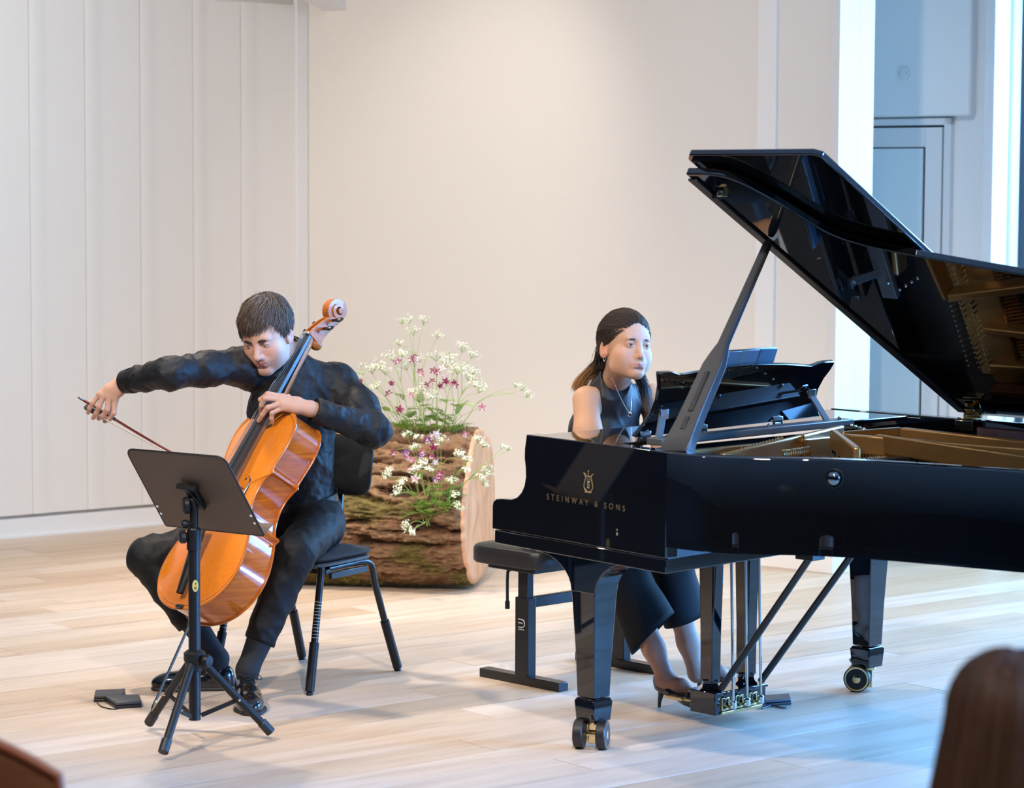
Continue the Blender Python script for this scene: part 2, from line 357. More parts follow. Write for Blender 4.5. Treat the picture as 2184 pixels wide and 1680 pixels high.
# right-hand window wall (out of the frame), rear and far-left dark drapes, ceiling
wr = MB(); XW = 5.2
ys = [-4.0, 3.3, 5.1, 5.7, 7.5, 9.7]
for i in range(0, len(ys)-1, 2): wr.box((XW+0.1, (ys[i]+ys[i+1])/2, CEIL/2), (0.2, ys[i+1]-ys[i], CEIL))
for i in range(1, len(ys)-1, 2):
    wr.box((XW+0.1, (ys[i]+ys[i+1])/2, 0.12), (0.2, ys[i+1]-ys[i], 0.24)); wr.box((XW+0.1, (ys[i]+ys[i+1])/2, CEIL-0.15), (0.2, ys[i+1]-ys[i], 0.3))
wr = wr.build('wall_right', M_wall); tag(wr, kind='structure')
for i in range(1, len(ys)-1, 2):
    y0, y1 = ys[i], ys[i+1]; wn = MB()
    for yy in (y0+0.03, (y0+y1)/2, y1-0.03): wn.box((XW+0.02, yy, (0.24+CEIL-0.3)/2), (0.06, 0.06, CEIL-0.54))
    wn = wn.build('window_%d' % (4+i//2), M_frame); tag(wn, kind='structure')
e0 = L0 - ld*2.6
cur = MB(); cur.prism([e0, e0-ln_*0.1, V((-8.6, 8.0, 0)), V((-8.5, 8.0, 0))], up(CEIL)); cur.box((-8.6, 2.0, CEIL/2), (0.1, 12.0, CEIL)); cur = cur.build('wall_drapes', M_dark); tag(cur, kind='structure')
rear = MB().box((-1.7, -4.0, CEIL/2), (14, 0.1, CEIL)).build('wall_rear', M_dark); tag(rear, kind='structure')
ce = MB().box((-1.0, 5.4, CEIL+0.05), (16.5, 20, 0.1)).build('ceiling', M_ceil); tag(ce, kind='structure')
# sloping rafter seen at the top left, its foot on the back wall
def on_back(x, y):
    r = ray(x, y); t = (L1-CAMP).dot(bn)/r.dot(bn); return CAMP + r*t
ft = on_back(738, 22); d = (V((-0.50, -0.55, 0.23))).normalized(); side = d.cross(V((0, 0, 1))).normalized(); dn = side.cross(d)
bm_ = MB(); q = ft - d*0.06; hgt = 0.16
bm_.prism([q, q+d*2.6, q+d*2.6+V((0, 0, hgt)), q+V((0, 0, hgt))], side*(-0.16) if side.x > 0 else side*0.16)
rf = bm_.build('ceiling_beam', M_trim, bevel=0.003); tag(rf, kind='structure')
# ================================================================== grand piano
M_blk = mat('black_lacquer', (0.004, 0.004, 0.005), 0.03, spec=0.6, coat=0.6)
M_blk2 = mat('black_satin', (0.012, 0.012, 0.013), 0.35)
M_gold = mat('gold_plate_paint', (0.46, 0.275, 0.105), 0.36, metal=0.8, noise=(6, (0.38, 0.225, 0.085), 3, (1, 1, 1)))
M_brass = mat('polished_brass', (0.80, 0.62, 0.32), 0.12, metal=1.0)
M_nickel = mat('nickel', (0.75, 0.73, 0.70), 0.16, metal=1.0)
M_mahog = mat('mahogany', (0.16, 0.055, 0.022), 0.25, coat=0.4, noise=(2.2, (0.09, 0.028, 0.012), 6, (1.2, 14, 14)))
M_spruce = mat('spruce_soundboard', (0.46, 0.27, 0.10), 0.4, noise=(3, (0.38, 0.21, 0.075), 4, (40, 1, 1)))
M_copper = mat('copper_string', (0.55, 0.27, 0.14), 0.25, metal=1.0)
M_felt = mat('red_felt', (0.35, 0.02, 0.03), 0.95)
M_rubber = mat('black_rubber', (0.010, 0.010, 0.011), 0.45)
M_ivory = mat('white_key', (0.75, 0.73, 0.68), 0.25)
PN = GP(1265, 1592); PB = GP(1855, 1470)
pu = (PB-PN); pu.z = 0; pu.normalize(); pv = V((pu.y, -pu.x, 0))
piano = thing('grand_piano', (PN.x, PN.y, 0), 'black lacquered concert grand piano with its lid propped open', 'piano', rotz=math.atan2(pv.y, pv.x))
def L(a, b, z): return V((b, a, z))          # local: x along the piano to the tail, y across to the bass side
def to_local(P): d = P-V((PN.x, PN.y, 0)); return V((d.dot(pv), d.dot(pu), P.z))
def part(mb, name, m_, par=piano, **k): return mb.build(name, m_, par, **k)
def ta(b): return -0.114 - 0.1156*(b+0.337)  # treble face line
ZT, ZB = 0.965, 0.690
# treble arm with its cheek profile
prof = [(-0.337, 0.655), (-0.337, 0.728), (-0.332, 0.742), (-0.318, 0.751), (-0.29, 0.754), (-0.24, 0.757), (-0.213, 0.766), (-0.190, 0.784), (-0.176, 0.806), (-0.169, 0.834),
        (-0.171, 0.865), (-0.176, 0.892), (-0.175, 0.92), (-0.170, 0.945), (-0.167, ZT), (0.0, ZT), (0.2, ZT), (0.40, ZT), (0.488, ZT), (0.488, 0.655)]
th = 0.055
arm = MB(); arm.prism([L(ta(b), b, z) for b, z in prof], (0, th, 0)); part(arm, 'key_arm', M_blk, bevel=0.004, bseg=3)
arm = MB(); arm.prism([L(1.395, b, z) for b, z in prof], (0, -th, 0)); part(arm, 'key_arm', M_blk, bevel=0.004, bseg=3)
# rim: outer outline from the treble arm round the tail to the spine
out = [(ta(0.47), 0.47), (-0.208, 0.55), (-0.200, 0.62), (-0.170, 0.70), (-0.115, 0.78), (-0.035, 0.885), (0.02, 1.0), (0.070, 1.176), (0.136, 1.475), (0.215, 1.75), (0.33, 1.98), (0.52, 2.15), (0.80, 2.235), (1.10, 2.235), (1.30, 2.19), (1.385, 2.08), (1.395, 1.9)]
oc = catmull([V((a, b, 0)) for a, b in out], 8) + [V((1.395, b, 0)) for b in (1.6, 1.2, 0.8, 0.47)]
def offset(pts, d):
    r = []
    for i, p in enumerate(pts):
        t = (pts[min(i+1, len(pts)-1)]-pts[max(i-1, 0)]); t.z = 0; t.normalize(); n = V((t.y, -t.x, 0))
        r.append(p + n*d)
    return r
ocs = offset(oc, 0.004)
ic = offset(oc, 0.055) if offset(oc, 0.055)[0].x > oc[0].x else offset(oc, -0.055)
sg = 0.055 if offset(oc, 0.055)[0].x > oc[0].x else -0.055
def wall_strip(o_, i_, z0, z1, bev=0.005):
    """closed wall between outer and inner line with small rounded top edges"""
    n = len(o_); mb = MB()
    mid = lambda p, q, f: p*(1-f)+q*f
    prof_ = [(0, z0), (0, z1-bev), (0.06, z1-bev*0.3), (0.14, z1), (0.86, z1), (0.94, z1-bev*0.3), (1, z1-bev), (1, z0)]
    m_ = len(prof_); vs = []
    for p, q in zip(o_, i_):
        for f, z in prof_:
            c = mid(p, q, f); vs.append(L(c.x, c.y, z))
    fs = [(i*m_+j, (i+1)*m_+j, (i+1)*m_+(j+1) % m_, i*m_+(j+1) % m_) for i in range(n-1) for j in range(m_)]
    fs += [tuple(range(m_)), tuple(range((n-1)*m_, n*m_))]
    return mb.add(vs, fs)
rim = part(wall_strip(oc, ic, ZB, ZT), 'rim', M_blk, smooth=True, sharp=50)
ic2 = offset(oc, sg*1.5)
part(wall_strip(offset(oc, sg*1.02), ic2, ZB+0.01, 0.945, 0.003), 'inner_rim', M_mahog, smooth=True, sharp=50)
# keybed with its side moulding
kb = MB(); kb.prism([L(ta(-0.323)-0.001, -0.323, 0.612), L(ta(0.489)-0.001, 0.489, 0.612), L(1.396, 0.40, 0.612), L(1.396, -0.323, 0.612)], (0, 0, 0.042)); part(kb, 'keybed', M_blk, bevel=0.003)
kb = MB(); kb.prism([L(ta(0.47)+0.01, 0.40, 0.652), L(ta(0.47)+0.01, 0.487, 0.652), L(1.34, 0.40, 0.652), L(1.34, 0.33, 0.652)], (0, 0, 0.10)); part(kb, 'belly_rail', M_blk2)
kb = MB(); kb.box(L(0.64, -0.31, 0.675), (0.022, 1.40, 0.05)); part(kb, 'keyslip', M_blk, bevel=0.003)
kb = MB(); kb.prism([L(-0.06, -0.14, 0.70), L(-0.06, -0.11, 0.70), L(-0.06, -0.06, 0.90), L(-0.06, -0.085, 0.90)], (0, 1.39, 0)); part(kb, 'fallboard', M_blk, bevel=0.004)
keys = MB(); kw = 1.225/52
for i in range(52): keys.box(L(0.02+kw*(i+0.5), -0.215, 0.706), (0.15, kw-0.001, 0.022))
part(keys, 'white_keys', M_ivory)
keys = MB(); pat = [1, 1, 0, 1, 1, 1, 0]
for i in range(51):
    if pat[(50-i) % 7]: keys.box(L(0.02+kw*(i+1), -0.185, 0.722), (0.095, 0.011, 0.014))
part(keys, 'black_keys', M_blk2, bevel=0.002)
# soundboard, iron plate
inner = [p for p in offset(oc, sg*1.5)]
sbm = MB(); tr_ = [p for p in inner if p.x < 1.2 and p.y < 2.14]; sbm.add([L(p.x, p.y, 0.80) for p in tr_]+[L(1.30, p.y, 0.80) for p in tr_], [(i, i+1, len(tr_)+i+1, len(tr_)+i) for i in range(len(tr_)-1)]); part(sbm, 'soundboard', M_spruce)
part(MB().prism([L(ta(0.0)+0.05, -0.10, 0.64), L(ta(0.4)+0.05, 0.47, 0.64), L(1.34, 0.47, 0.64), L(1.34, -0.10, 0.64)], (0, 0, 0.19)), 'pin_block', M_blk2)
pi2 = offset(oc, sg*1.55); pi3 = offset(oc, sg*2.9)
part(wall_strip(pi2, pi3, 0.835, 0.905, 0.006), 'plate_rim', M_gold, smooth=True, sharp=50)
# web at the front of the plate and its raised flange below the desk rail
web = MB(); web.prism([L(-0.13, 0.42, 0.83), L(-0.13, 0.62, 0.83), L(0.10, 0.70, 0.83), L(0.75, 0.60, 0.83), L(1.30, 0.56, 0.83), L(1.30, 0.40, 0.83)], (0, 0, 0.045)); part(web, 'plate_web', M_gold, bevel=0.006)
fl = MB(); fl.prism([L(-0.12, 0.435, 0.86), L(0.72, 0.345, 0.86), L(0.72, 0.345, 0.942), L(-0.12, 0.435, 0.955)], (-0.025, 0.0, 0)); part(fl, 'plate_flange', M_gold, bevel=0.004)
def pz(x, y, z): p = to_local(PZ(x, y, z)); return p
struts = [((1540, 988, .915), (1795, 926, .935), 0.022), ((1777, 936, .945), (1828, 975, .935), 0.024), ((1795, 940, .935), (1920, 930, .935), 0.02), ((1870, 946, .935), (2290, 1008, .935), 0.020), ((1800, 945, .93), (2300, 985, .93), 0.024), ((1925, 931, .935), (2400, 985, .935), 0.03)]
for p, q, wd in struts:
    b = MB(); b.beam(pz(*p), pz(*q), wd, 0.06); part(b, 'plate_strut', M_gold, bevel=0.006)
# long bars of the plate running to the tail
for (a0, b0, a1, b1) in [(0.18, 0.60, 0.44, 1.85), (0.46, 0.55, 0.70, 2.0), (0.78, 0.52, 0.98, 2.05), (1.10, 0.5, 1.20, 2.05)]:
    b = MB(); b.beam(L(a0, b0, 0.885), L(a1, b1, 0.885), 0.028, 0.05); part(b, 'plate_bar', M_gold, bevel=0.006)
# strings: copper-wound bass and steel treble
stg = MB()
for i in range(34):
    f = i/33; stg.tube([L(1.28-0.42*f, 0.58, 0.868), L(0.62+0.55*(1-f)-0.05, 1.95-0.1*f, 0.866)], 0.0032, 5)
tag(part(stg, 'bass_strings', M_copper), kind='stuff')
stg = MB()
for i in range(96):
    f = i/95; a0 = -0.10+0.95*f; bl = 0.06 + 1.25*f**1.2
    stg.tube([L(a0, 0.60, 0.860), L(a0+0.10*f+0.04, 0.60+bl*0.85, 0.858)], 0.0013, 4)
tag(part(stg, 'steel_strings', M_nickel), kind='stuff')
pins = MB()
for i in range(70):
    f = i/69
    for r_ in range(3):
        pins.tube([L(-0.10+1.35*f+0.005*r_, 0.45-0.07*f+0.04*r_, 0.86), L(-0.10+1.35*f+0.005*r_, 0.448-0.07*f+0.04*r_, 0.898)], 0.0034, 6)
tag(part(pins, 'tuning_pins', M_nickel), kind='stuff')
dm = MB(); fe = MB()
for i in range(60):
    f = i/59; a0 = -0.02+1.22*f; b0 = 0.66+0.05*f
    dm.box(L(a0, b0, 0.895), (0.045, 0.012, 0.03)); fe.box(L(a0, b0, 0.874), (0.04, 0.010, 0.012))
tag(part(dm, 'damper_heads', M_blk2), kind='stuff'); tag(part(fe, 'damper_felts', M_felt), kind='stuff')
# small hardware on the plate: agraffe block and two wing bolts
for (x0, y0) in ((1658, 949), (1712, 944)):
    c = pz(x0, y0, 0.935); part(MB().lathe([(0.011, -0.02), (0.011, 0.0), (0.016, 0.003), (0.016, 0.009), (0.006, 0.012), (0.006, 0.024), (0.001, 0.026)], c, (0, 0, 1), 14), 'plate_bolt', M_brass, smooth=True)
ag = MB(); p0 = pz(1672, 972, 0.93); p1 = pz(1724, 964, 0.93)
for i in range(12): f = i/11; ag.box(p0.lerp(p1, f)+V((0, 0, 0.0)), (0.012, 0.009, 0.035))
part(ag, 'capo_hardware', M_brass, bevel=0.002)
ag = MB(); p0 = pz(1583, 973, 0.925); p1 = pz(1668, 950, 0.93)
for i in range(14): f = i/13; c = p0.lerp(p1, f); ag.tube([c, c+V((0, 0, 0.028))], 0.004, 6)
tag(part(ag, 'agraffe_pins', M_nickel), kind='stuff')
# top boards either side of the desk
part(MB().prism([L(0.80, -0.16, 0.948), L(0.80, 0.17, 0.948), L(1.33, 0.17, 0.948), L(1.33, -0.16, 0.948)], (0, 0, 0.014)), 'bass_top_board', M_blk, bevel=0.003)
part(MB().prism([L(-0.08, -0.16, 0.948), L(-0.10, 0.20, 0.948), L(0.80, 0.12, 0.948), L(0.80, -0.16, 0.948)], (0, 0, 0.014)), 'desk_shelf', M_blk, bevel=0.003)
# music desk: bowed top edge with two horns, leaning towards the tail
BLc = V((-0.055, 0.205, 0.975)); BRc = V((0.975, 0.10, 0.975)); TLc = V((-0.022, 0.285, 1.173)); TRc = V((0.925, 0.185, 1.163))
def desk_pt(f, g, off=0.0):
    lo = BLc.lerp(BRc, f); hi = TLc.lerp(TRc, f); p = lo.lerp(hi, g); n = V((0.1, 0.93, -0.36)); p = p + n*off; return L(p.x, p.y, p.z)
top = [(0.0, 1.0), (0.06, 1.0), (0.085, 0.985), (0.11, 0.955), (0.14, 0.945), (0.2, 0.965), (0.3, 1.0), (0.4, 1.022), (0.5, 1.03), (0.6, 1.025), (0.7, 1.005), (0.8, 0.97), (0.86, 0.945), (0.885, 0.955), (0.91, 0.985), (0.94, 1.0), (1.0, 1.0)]
sideR = [(1.0, 0.97), (0.985, 0.85), (0.955, 0.70), (0.935, 0.52), (0.935, 0.35), (0.955, 0.15), (0.985, 0.0)]
sideL = [(0.015, 0.0), (0.03, 0.12), (0.055, 0.32), (0.055, 0.55), (0.035, 0.78), (0.005, 0.96)]
ol = top + sideR + sideL
dk = MB(); dk.prism([desk_pt(f, g) for f, g in ol], desk_pt(0.5, 0.5, -0.016)-desk_pt(0.5, 0.5)); part(dk, 'music_desk', M_blk, bevel=0.003)
# horn tips and desk hinges
for f in (0.02, 0.30, 0.70):
    h_ = MB(); h_.box(desk_pt(f+0.03, 0.03, 0.008), (0.006, 0.045, 0.03)); h_.tube([desk_pt(f+0.01, 0.0, 0.010), desk_pt(f+0.05, 0.0, 0.010)], 0.005, 8); part(h_, 'desk_hinge', M_nickel, bevel=0.001)
# rail and props of the desk
RL0, RL1 = to_local(PZ(1395, 942, .968)), to_local(PZ(1806, 899, .968))
M_rail = mat('rail_painted_sheen', (0.075, 0.085, 0.095), 0.4)  # satin black lifted to grey, window reflection put into the colour
part(MB().beam(RL0, RL1, 0.060, 0.022), 'desk_rail', M_rail, bevel=0.003)
for f in (0.04, 0.55, 0.93):
    c = RL0.lerp(RL1, f); part(MB().lathe([(0.006, 0.0), (0.006, 0.012), (0.003, 0.015), (0.0005, 0.0155)], c+V((0.02, 0, 0.008)), (0, 0, 1), 10), 'rail_screw', M_nickel, smooth=True)
for f, g in ((0.095, 0.40), (0.87, 0.52)):
    r0 = RL0.lerp(RL1, 0.02 if f < 0.5 else 0.90); tp = desk_pt(f, g, 0.004)
    part(MB().beam(r0, tp, 0.026, 0.006, (1, 0, 0.3)), 'desk_prop', M_rail, bevel=0.001)
    part(MB().box(tp.lerp(r0, 0.1)+V((0.006, 0, 0)), (0.006, 0.034, 0.030)), 'prop_bracket', M_nickel, bevel=0.001)
ch = MB(); c0 = to_local(PZ(1806, 905, .96)); c1 = to_local(PZ(1842, 916, .955))
for i in range(5): ch.ball(c0.lerp(c1, i/4), 0.0065, 8, 6)
part(ch, 'rail_slide', M_nickel, smooth=True)
# lid
TH = math.radians(29.4); HA, HZ = 1.395, 0.975
def lid(s, b, off=0.0):
    a = HA - s*math.cos(TH) + off*math.sin(TH); return L(a, b, HZ + s*math.sin(TH) + off*math.cos(TH))
lo = [(1.602, .36), (1.600, .43), (1.585, .50), (1.53, .548), (1.44, .588), (1.34, .618), (1.25, .655), (1.19, .725), (1.147, .825), (1.102, .955), (1.025, 1.207), (.93, 1.55), (.83, 1.85), (.65, 2.10), (.42, 2.22), (.2, 2.25), (0.02, 2.20)]
lc = [V((s, b, 0)) for s, b in [(0.0, .36)]] + catmull([V((s, b, 0)) for s, b in lo], 6)
ld_ = MB(); ld_.prism([lid(p.x, p.y) for p in lc], lid(0, 0, 0.024)-lid(0, 0)); lidm = part(ld_, 'lid', M_blk, bevel=0.004, bseg=2)
fp = MB(); fp.prism([lid(s, b, 0.034) for s, b in ((0.02, .37), (1.63, .375), (1.655, .40), (1.655, .86), (1.64, .885), (0.02, .885))], lid(0, 0, 0.020)-lid(0, 0)); part(fp, 'lid_flap', M_blk, lidm, bevel=0.004)
part(MB().tube([lid(0.03, .362, 0.028), lid(1.58, .362, 0.028)], 0.006, 8), 'flap_hinge', M_blk2, lidm)
# moulding round the edge of the lid underside and battens
md = MB(); ring = [lid(s, b, -0.004) for s, b in ((0.03, .372), (1.58, .372))]
md.beam(ring[0], ring[1], 0.034, 0.008, lid(0, 0, 1)-lid(0, 0)); part(md, 'lid_batten', M_blk2, lidm, bevel=0.002)
part(MB().box(lid(1.50, .43, -0.006), (0.02, 0.03, 0.02)), 'lid_knob', M_brass, lidm, bevel=0.003)
for f, (s, b) in enumerate(((1.48, .40),)):
    part(MB().box(lid(s, b, -0.007), (0.018, 0.045, 0.012)), 'prop_socket', M_blk2, lidm, bevel=0.002)
# hinge of the lid on the spine, brass
for b in (0.40, 1.3):
    hg = MB(); hg.tube([L(HA-0.008, b-0.035, 0.974), L(HA-0.008, b+0.035, 0.974)], 0.008, 10); hg.box(L(HA-0.058, b, 0.945), (0.07, 0.004, 0.03)); hg.box(L(HA-0.03, b, 0.967), (0.06, 0.05, 0.004)); hg.box(lid(0.03, b, -0.003), (0.06, 0.05, 0.004), Matrix.Rotation(-TH, 3, 'X')); part(hg, 'lid_hinge', M_brass, bevel=0.001)
part(MB().box(L(1.33, 0.20, 0.955), (0.05, 0.012, 0.006)), 'lock_plate', M_nickel, bevel=0.001)
# lid prop: slim upper rod, broad lower blade with recessed panels
pb = V(L(-0.170, 0.485, 0.955)); pt = lid(1.215, 0.402, -0.004); ax = (pt-pb).normalized()
wd_dir = V((1, 0, 0)) - ax*ax.x; wd_dir.normalize(); tk = ax.cross(wd_dir)
full = (pt-pb).length
sec = [(0.0, 0.046, 0.016), (0.02, 0.052, 0.018), (0.06, 0.046, 0.017), (0.12, 0.041, 0.016), (0.40*full, 0.036, 0.015), (0.455*full, 0.027, 0.013), (0.50*full, 0.017, 0.011), (0.7*full, 0.015, 0.010), (full-0.02, 0.013, 0.009), (full, 0.007, 0.006)]
pr = MB(); vs = []; fs = []
for t, a_, b_ in sec:
    c = pb+ax*t; ch_ = 0.003
    for sx, sy in ((-1, -1), (1, -1), (1, 1), (-1, 1)):
        vs.append(c+wd_dir*(sx*a_)+tk*(sy*b_))
n = len(sec); fs = [(i*4+k, i*4+(k+1) % 4, (i+1)*4+(k+1) % 4, (i+1)*4+k) for i in range(n-1) for k in range(4)]+[(3, 2, 1, 0), tuple(range(n*4-4, n*4))]
pr.add(vs, fs); prop = part(pr, 'lid_prop', mat('prop_black', (0.035, 0.033, 0.032), 0.30), bevel=0.004, bseg=3)
for t0, t1 in ((0.10*full, 0.155*full), (0.18*full, 0.36*full)):
    part(MB().beam(pb+ax*t0-tk*0.0155, pb+ax*t1-tk*0.0155, 0.016, 0.006, tk), 'prop_slot', M_rubber, prop, bevel=0.001)
# legs with casters
def leg(a, b, with_bracket=True, ztop=0.612):
    lg = MB(); zs = [(0.158, 0.036), (0.30, 0.0405), (0.47, 0.049), (0.50, 0.051)]
    vs = []; fs = []
    for z, h_ in zs:
        for sx, sy in ((-1, -1), (1, -1), (1, 1), (-1, 1)): vs.append(L(a+sy*h_, b+sx*h_, z))
    n = len(zs); fs = [(i*4+k, i*4+(k+1) % 4, (i+1)*4+(k+1) % 4, (i+1)*4+k) for i in range(n-1) for k in range(4)]+[(3, 2, 1, 0), tuple(range(n*4-4, n*4))]
    lg.add(vs, fs)
    # curved bracket flaring to the front and the back under the keybed
    fr_ = [(0.051, 0.485)] + [(0.051+0.155*(1-math.cos(t))*1.0, 0.485+(ztop-0.485-0.02)*math.sin(t)) for t in [PI/2*i/8 for i in range(1, 9)]] + [(0.206, ztop)]
    poly = [(x, z) for x, z in fr_] + [(-x, z) for x, z in reversed(fr_)]
    lg.prism([L(a-0.051, b+x, z) for x, z in poly], (0, 0.102, 0))
    lo_ = part(lg, 'leg', M_blk, bevel=0.003)
    ak = MB(); vs = []
    for z, h_ in ((0.084, 0.038), (0.145, 0.0425), (0.156, 0.036)):
        for sx, sy in ((-1, -1), (1, -1), (1, 1), (-1, 1)): vs.append(L(a+sy*h_, b+sx*h_, z))
    ak.add(vs, [(i*4+k, i*4+(k+1) % 4, (i+1)*4+(k+1) % 4, (i+1)*4+k) for i in range(2) for k in range(4)]+[(3, 2, 1, 0), (8, 9, 10, 11)]); part(ak, 'ankle_block', M_blk, lo_, bevel=0.003)
    return lo_
def caster(a, b, rot, par):
    R_ = Matrix.Rotation(rot, 3, 'Z'); o = L(a, b, 0); r = 0.0455; off = R_ @ V((0.028, 0, 0))
    for sx in (-1, 1):
        c = o + off + R_ @ V((0, 0.036*sx, 0)) + V((0, 0, r)); axd = R_ @ V((0, sx, 0))
        w_ = MB(); w_.lathe([(r-0.012, -0.015), (r-0.003, -0.015), (r, -0.012), (r, 0.012), (r-0.003, 0.015), (r-0.012, 0.015)], c, axd, 32); wo = part(w_, 'wheel', M_rubber, par, smooth=True)
        part(MB().lathe([(r-0.010, 0.004), (r-0.004, 0.0155), (r-0.009, 0.0158), (r-0.013, 0.008), (0.017, 0.006), (0.014, 0.016), (0.006, 0.018), (0.0005, 0.018)], c, axd, 32), 'hubcap', M_brass, wo, smooth=True)
    br = MB(); br.box(o + R_ @ V((-0.004, 0, 0)) + V((0, 0, 0.05)), (0.034, 0.030, 0.075), R_.to_3x3()); br.tube([o+off+R_ @ V((0, -0.04, 0))+V((0, 0, r)), o+off+R_ @ V((0, 0.04, 0))+V((0, 0, r))], 0.007, 10)
    br.lathe([(0.030, 0.074), (0.032, 0.078), (0.032, 0.084)], o, (0, 0, 1), 24); part(br, 'caster_fork', M_brass, par, bevel=0.002)
    lv = MB(); b0 = o+off*1.5+V((0, 0, 0.085)); lv.tube([b0, b0+off*0.6+V((0, 0, 0.022))], 0.006, 8); lv.tube([b0+R_ @ V((0, 0.012, 0)), b0+off*0.5+R_ @ V((0, 0.014, 0))+V((0, 0, 0.02))], 0.0045, 8); part(lv, 'brake_lever', M_nickel, par, smooth=True)
l1 = leg(0.0, 0.0); caster(0.0, 0.0, math.radians(-58+0), l1)
l2 = leg(1.352, 0.0); caster(1.352, 0.0, math.radians(210), l2)
l3 = leg(0.98, 1.86, ztop=0.69); caster(0.98, 1.86, math.radians(30), l3)
# beams under the soundboard
for (a0, b0, a1, b1) in [(0.0, 0.62, 1.34, 0.62), (0.15, 1.1, 1.34, 1.1), (0.3, 1.6, 1.34, 1.6)]:
    part(MB().beam(L(a0, b0, 0.735), L(a1, b1, 0.735), 0.09, 0.09), 'back_post', M_blk2, bevel=0.004)
# pedal lyre
ly = bpy.data.objects.new('lyre', None); COL.objects.link(ly); ly.parent = piano
ac, bc = 0.635, -0.005
part(MB().box(L(ac, bc+0.02, 0.585), (0.20, 0.36, 0.056)), 'lyre_block', M_blk2, ly, bevel=0.003)
for sx in (-1, 1):
    c = MB(); vs = []
    for z, hx in ((0.135, 0.024), (0.30, 0.025), (0.56, 0.030)):
        for s1, s2 in ((-1, -1), (1, -1), (1, 1), (-1, 1)): vs.append(L(ac+sx*0.088+s2*hx*0.9, bc+s1*hx*1.05, z))
    c.add(vs, [(i*4+k, i*4+(k+1) % 4, (i+1)*4+(k+1) % 4, (i+1)*4+k) for i in range(2) for k in range(4)]+[(3, 2, 1, 0), (8, 9, 10, 11)]); part(c, 'lyre_column', M_blk, ly, bevel=0.003)
    ft_ = MB(); ft_.lathe([(0.052, 0.105), (0.050, 0.112), (0.040, 0.118), (0.034, 0.13), (0.036, 0.137), (0.036, 0.142)], L(ac+sx*0.088, bc, 0), (0, 0, 1), 4); part(ft_, 'column_foot', M_blk, ly, bevel=0.002)
bx_ = MB(); bx_.box(L(ac, bc, 0.066), (0.108, 0.25, 0.066)); bx_.box(L(ac, bc, 0.102), (0.120, 0.262, 0.012)); part(bx_, 'pedal_box', M_blk, ly, bevel=0.003)
part(MB().box(L(ac, bc+0.058, 0.037), (0.006, 0.20, 0.010)), 'box_edge_strip', M_brass, ly, bevel=0.001)
for i in (-1, 0, 1):
    a = ac + i*0.068
    fr2 = MB()
    for dz, da, sz in ((0.018, 0, (0.006, 0.036, 0.006)), (-0.018, 0, (0.006, 0.036, 0.006)), (0, 0.016, (0.006, 0.006, 0.04)), (0, -0.016, (0.006, 0.006, 0.04))): fr2.box(L(a-0.01+da, bc+0.056, 0.066+dz), sz)
    part(fr2, 'pedal_slot_plate', M_brass, ly, bevel=0.001)
    pd = MB(); pd.beam(L(a-0.008, bc-0.16, 0.055), L(a-0.008, bc+0.085, 0.060), 0.016, 0.010); pd.beam(L(a-0.008, bc-0.20, 0.058), L(a-0.008, bc-0.12, 0.056), 0.034, 0.012); part(pd, 'pedal', M_brass, ly, bevel=0.003)
    rd = MB(); rd.tube([L(a+0.004, bc+0.078, 0.075), L(a+0.004, bc+0.06, 0.64)], 0.0048, 10); part(rd, 'pedal_rod', M_nickel, ly, smooth=True)
    part(MB().lathe([(0.009, 0), (0.0105, 0.004), (0.0105, 0.022), (0.007, 0.026), (0.006, 0.027)], L(a+0.004, bc+0.079, 0.052), (0, 0, 1), 14), 'rod_end', M_nickel, ly, smooth=True)
for sx in (-1, 1):
    part(MB().tube([L(ac+sx*0.098, bc+0.055, 0.118), L(ac+sx*0.110+0.0, bc+0.43, 0.59)], 0.0115, 10), 'lyre_brace', mat('brace_black', (0.016, 0.016, 0.017), 0.3), ly, smooth=True)
    part(MB().box(L(ac+sx*0.110, bc+0.425, 0.595), (0.07, 0.06, 0.034)), 'brace_block', M_blk2, ly, bevel=0.002)
# dome fitting on the bentside
def rim_surface(px, py):
    best = None
    r = ray(px, py)
    for p in oc[:len(oc)//2+20]:
        w_ = V((PN.x, PN.y, 0)) + pu*p.x + pv*p.y; d = (w_-CAMP); t = d.y/r.y; q = CAMP+r*t; e = abs(q.x-w_.x)
        if best is None or e < best[0]: best = (e, p, q.z)
    return best
e, pp, zz = rim_surface(1776, 1020)
i = min(range(len(oc)), key=lambda k: (oc[k]-pp).length); t = (oc[i+1]-oc[i-1]).normalized(); nrm = V((-t.y, t.x, 0)) if V((-t.y, t.x, 0)).x < 0 else V((t.y, -t.x, 0))
nl = V((nrm.y, nrm.x, 0)); c = L(pp.x, pp.y, zz)
part(MB().lathe([(0.0285, -0.01), (0.0285, 0.004), (0.0265, 0.006), (0.0245, 0.004), (0.022, 0.003)], c, nl, 36), 'dome_ring', M_blk2, smooth=True)
part(MB().lathe([(0.0225, 0.0), (0.021, 0.008), (0.017, 0.014), (0.011, 0.018), (0.005, 0.0195), (0.0005, 0.020)], c, nl, 36), 'dome_cap', mat('smoked_chrome', (0.25, 0.25, 0.25), 0.12, metal=1.0), smooth=True)
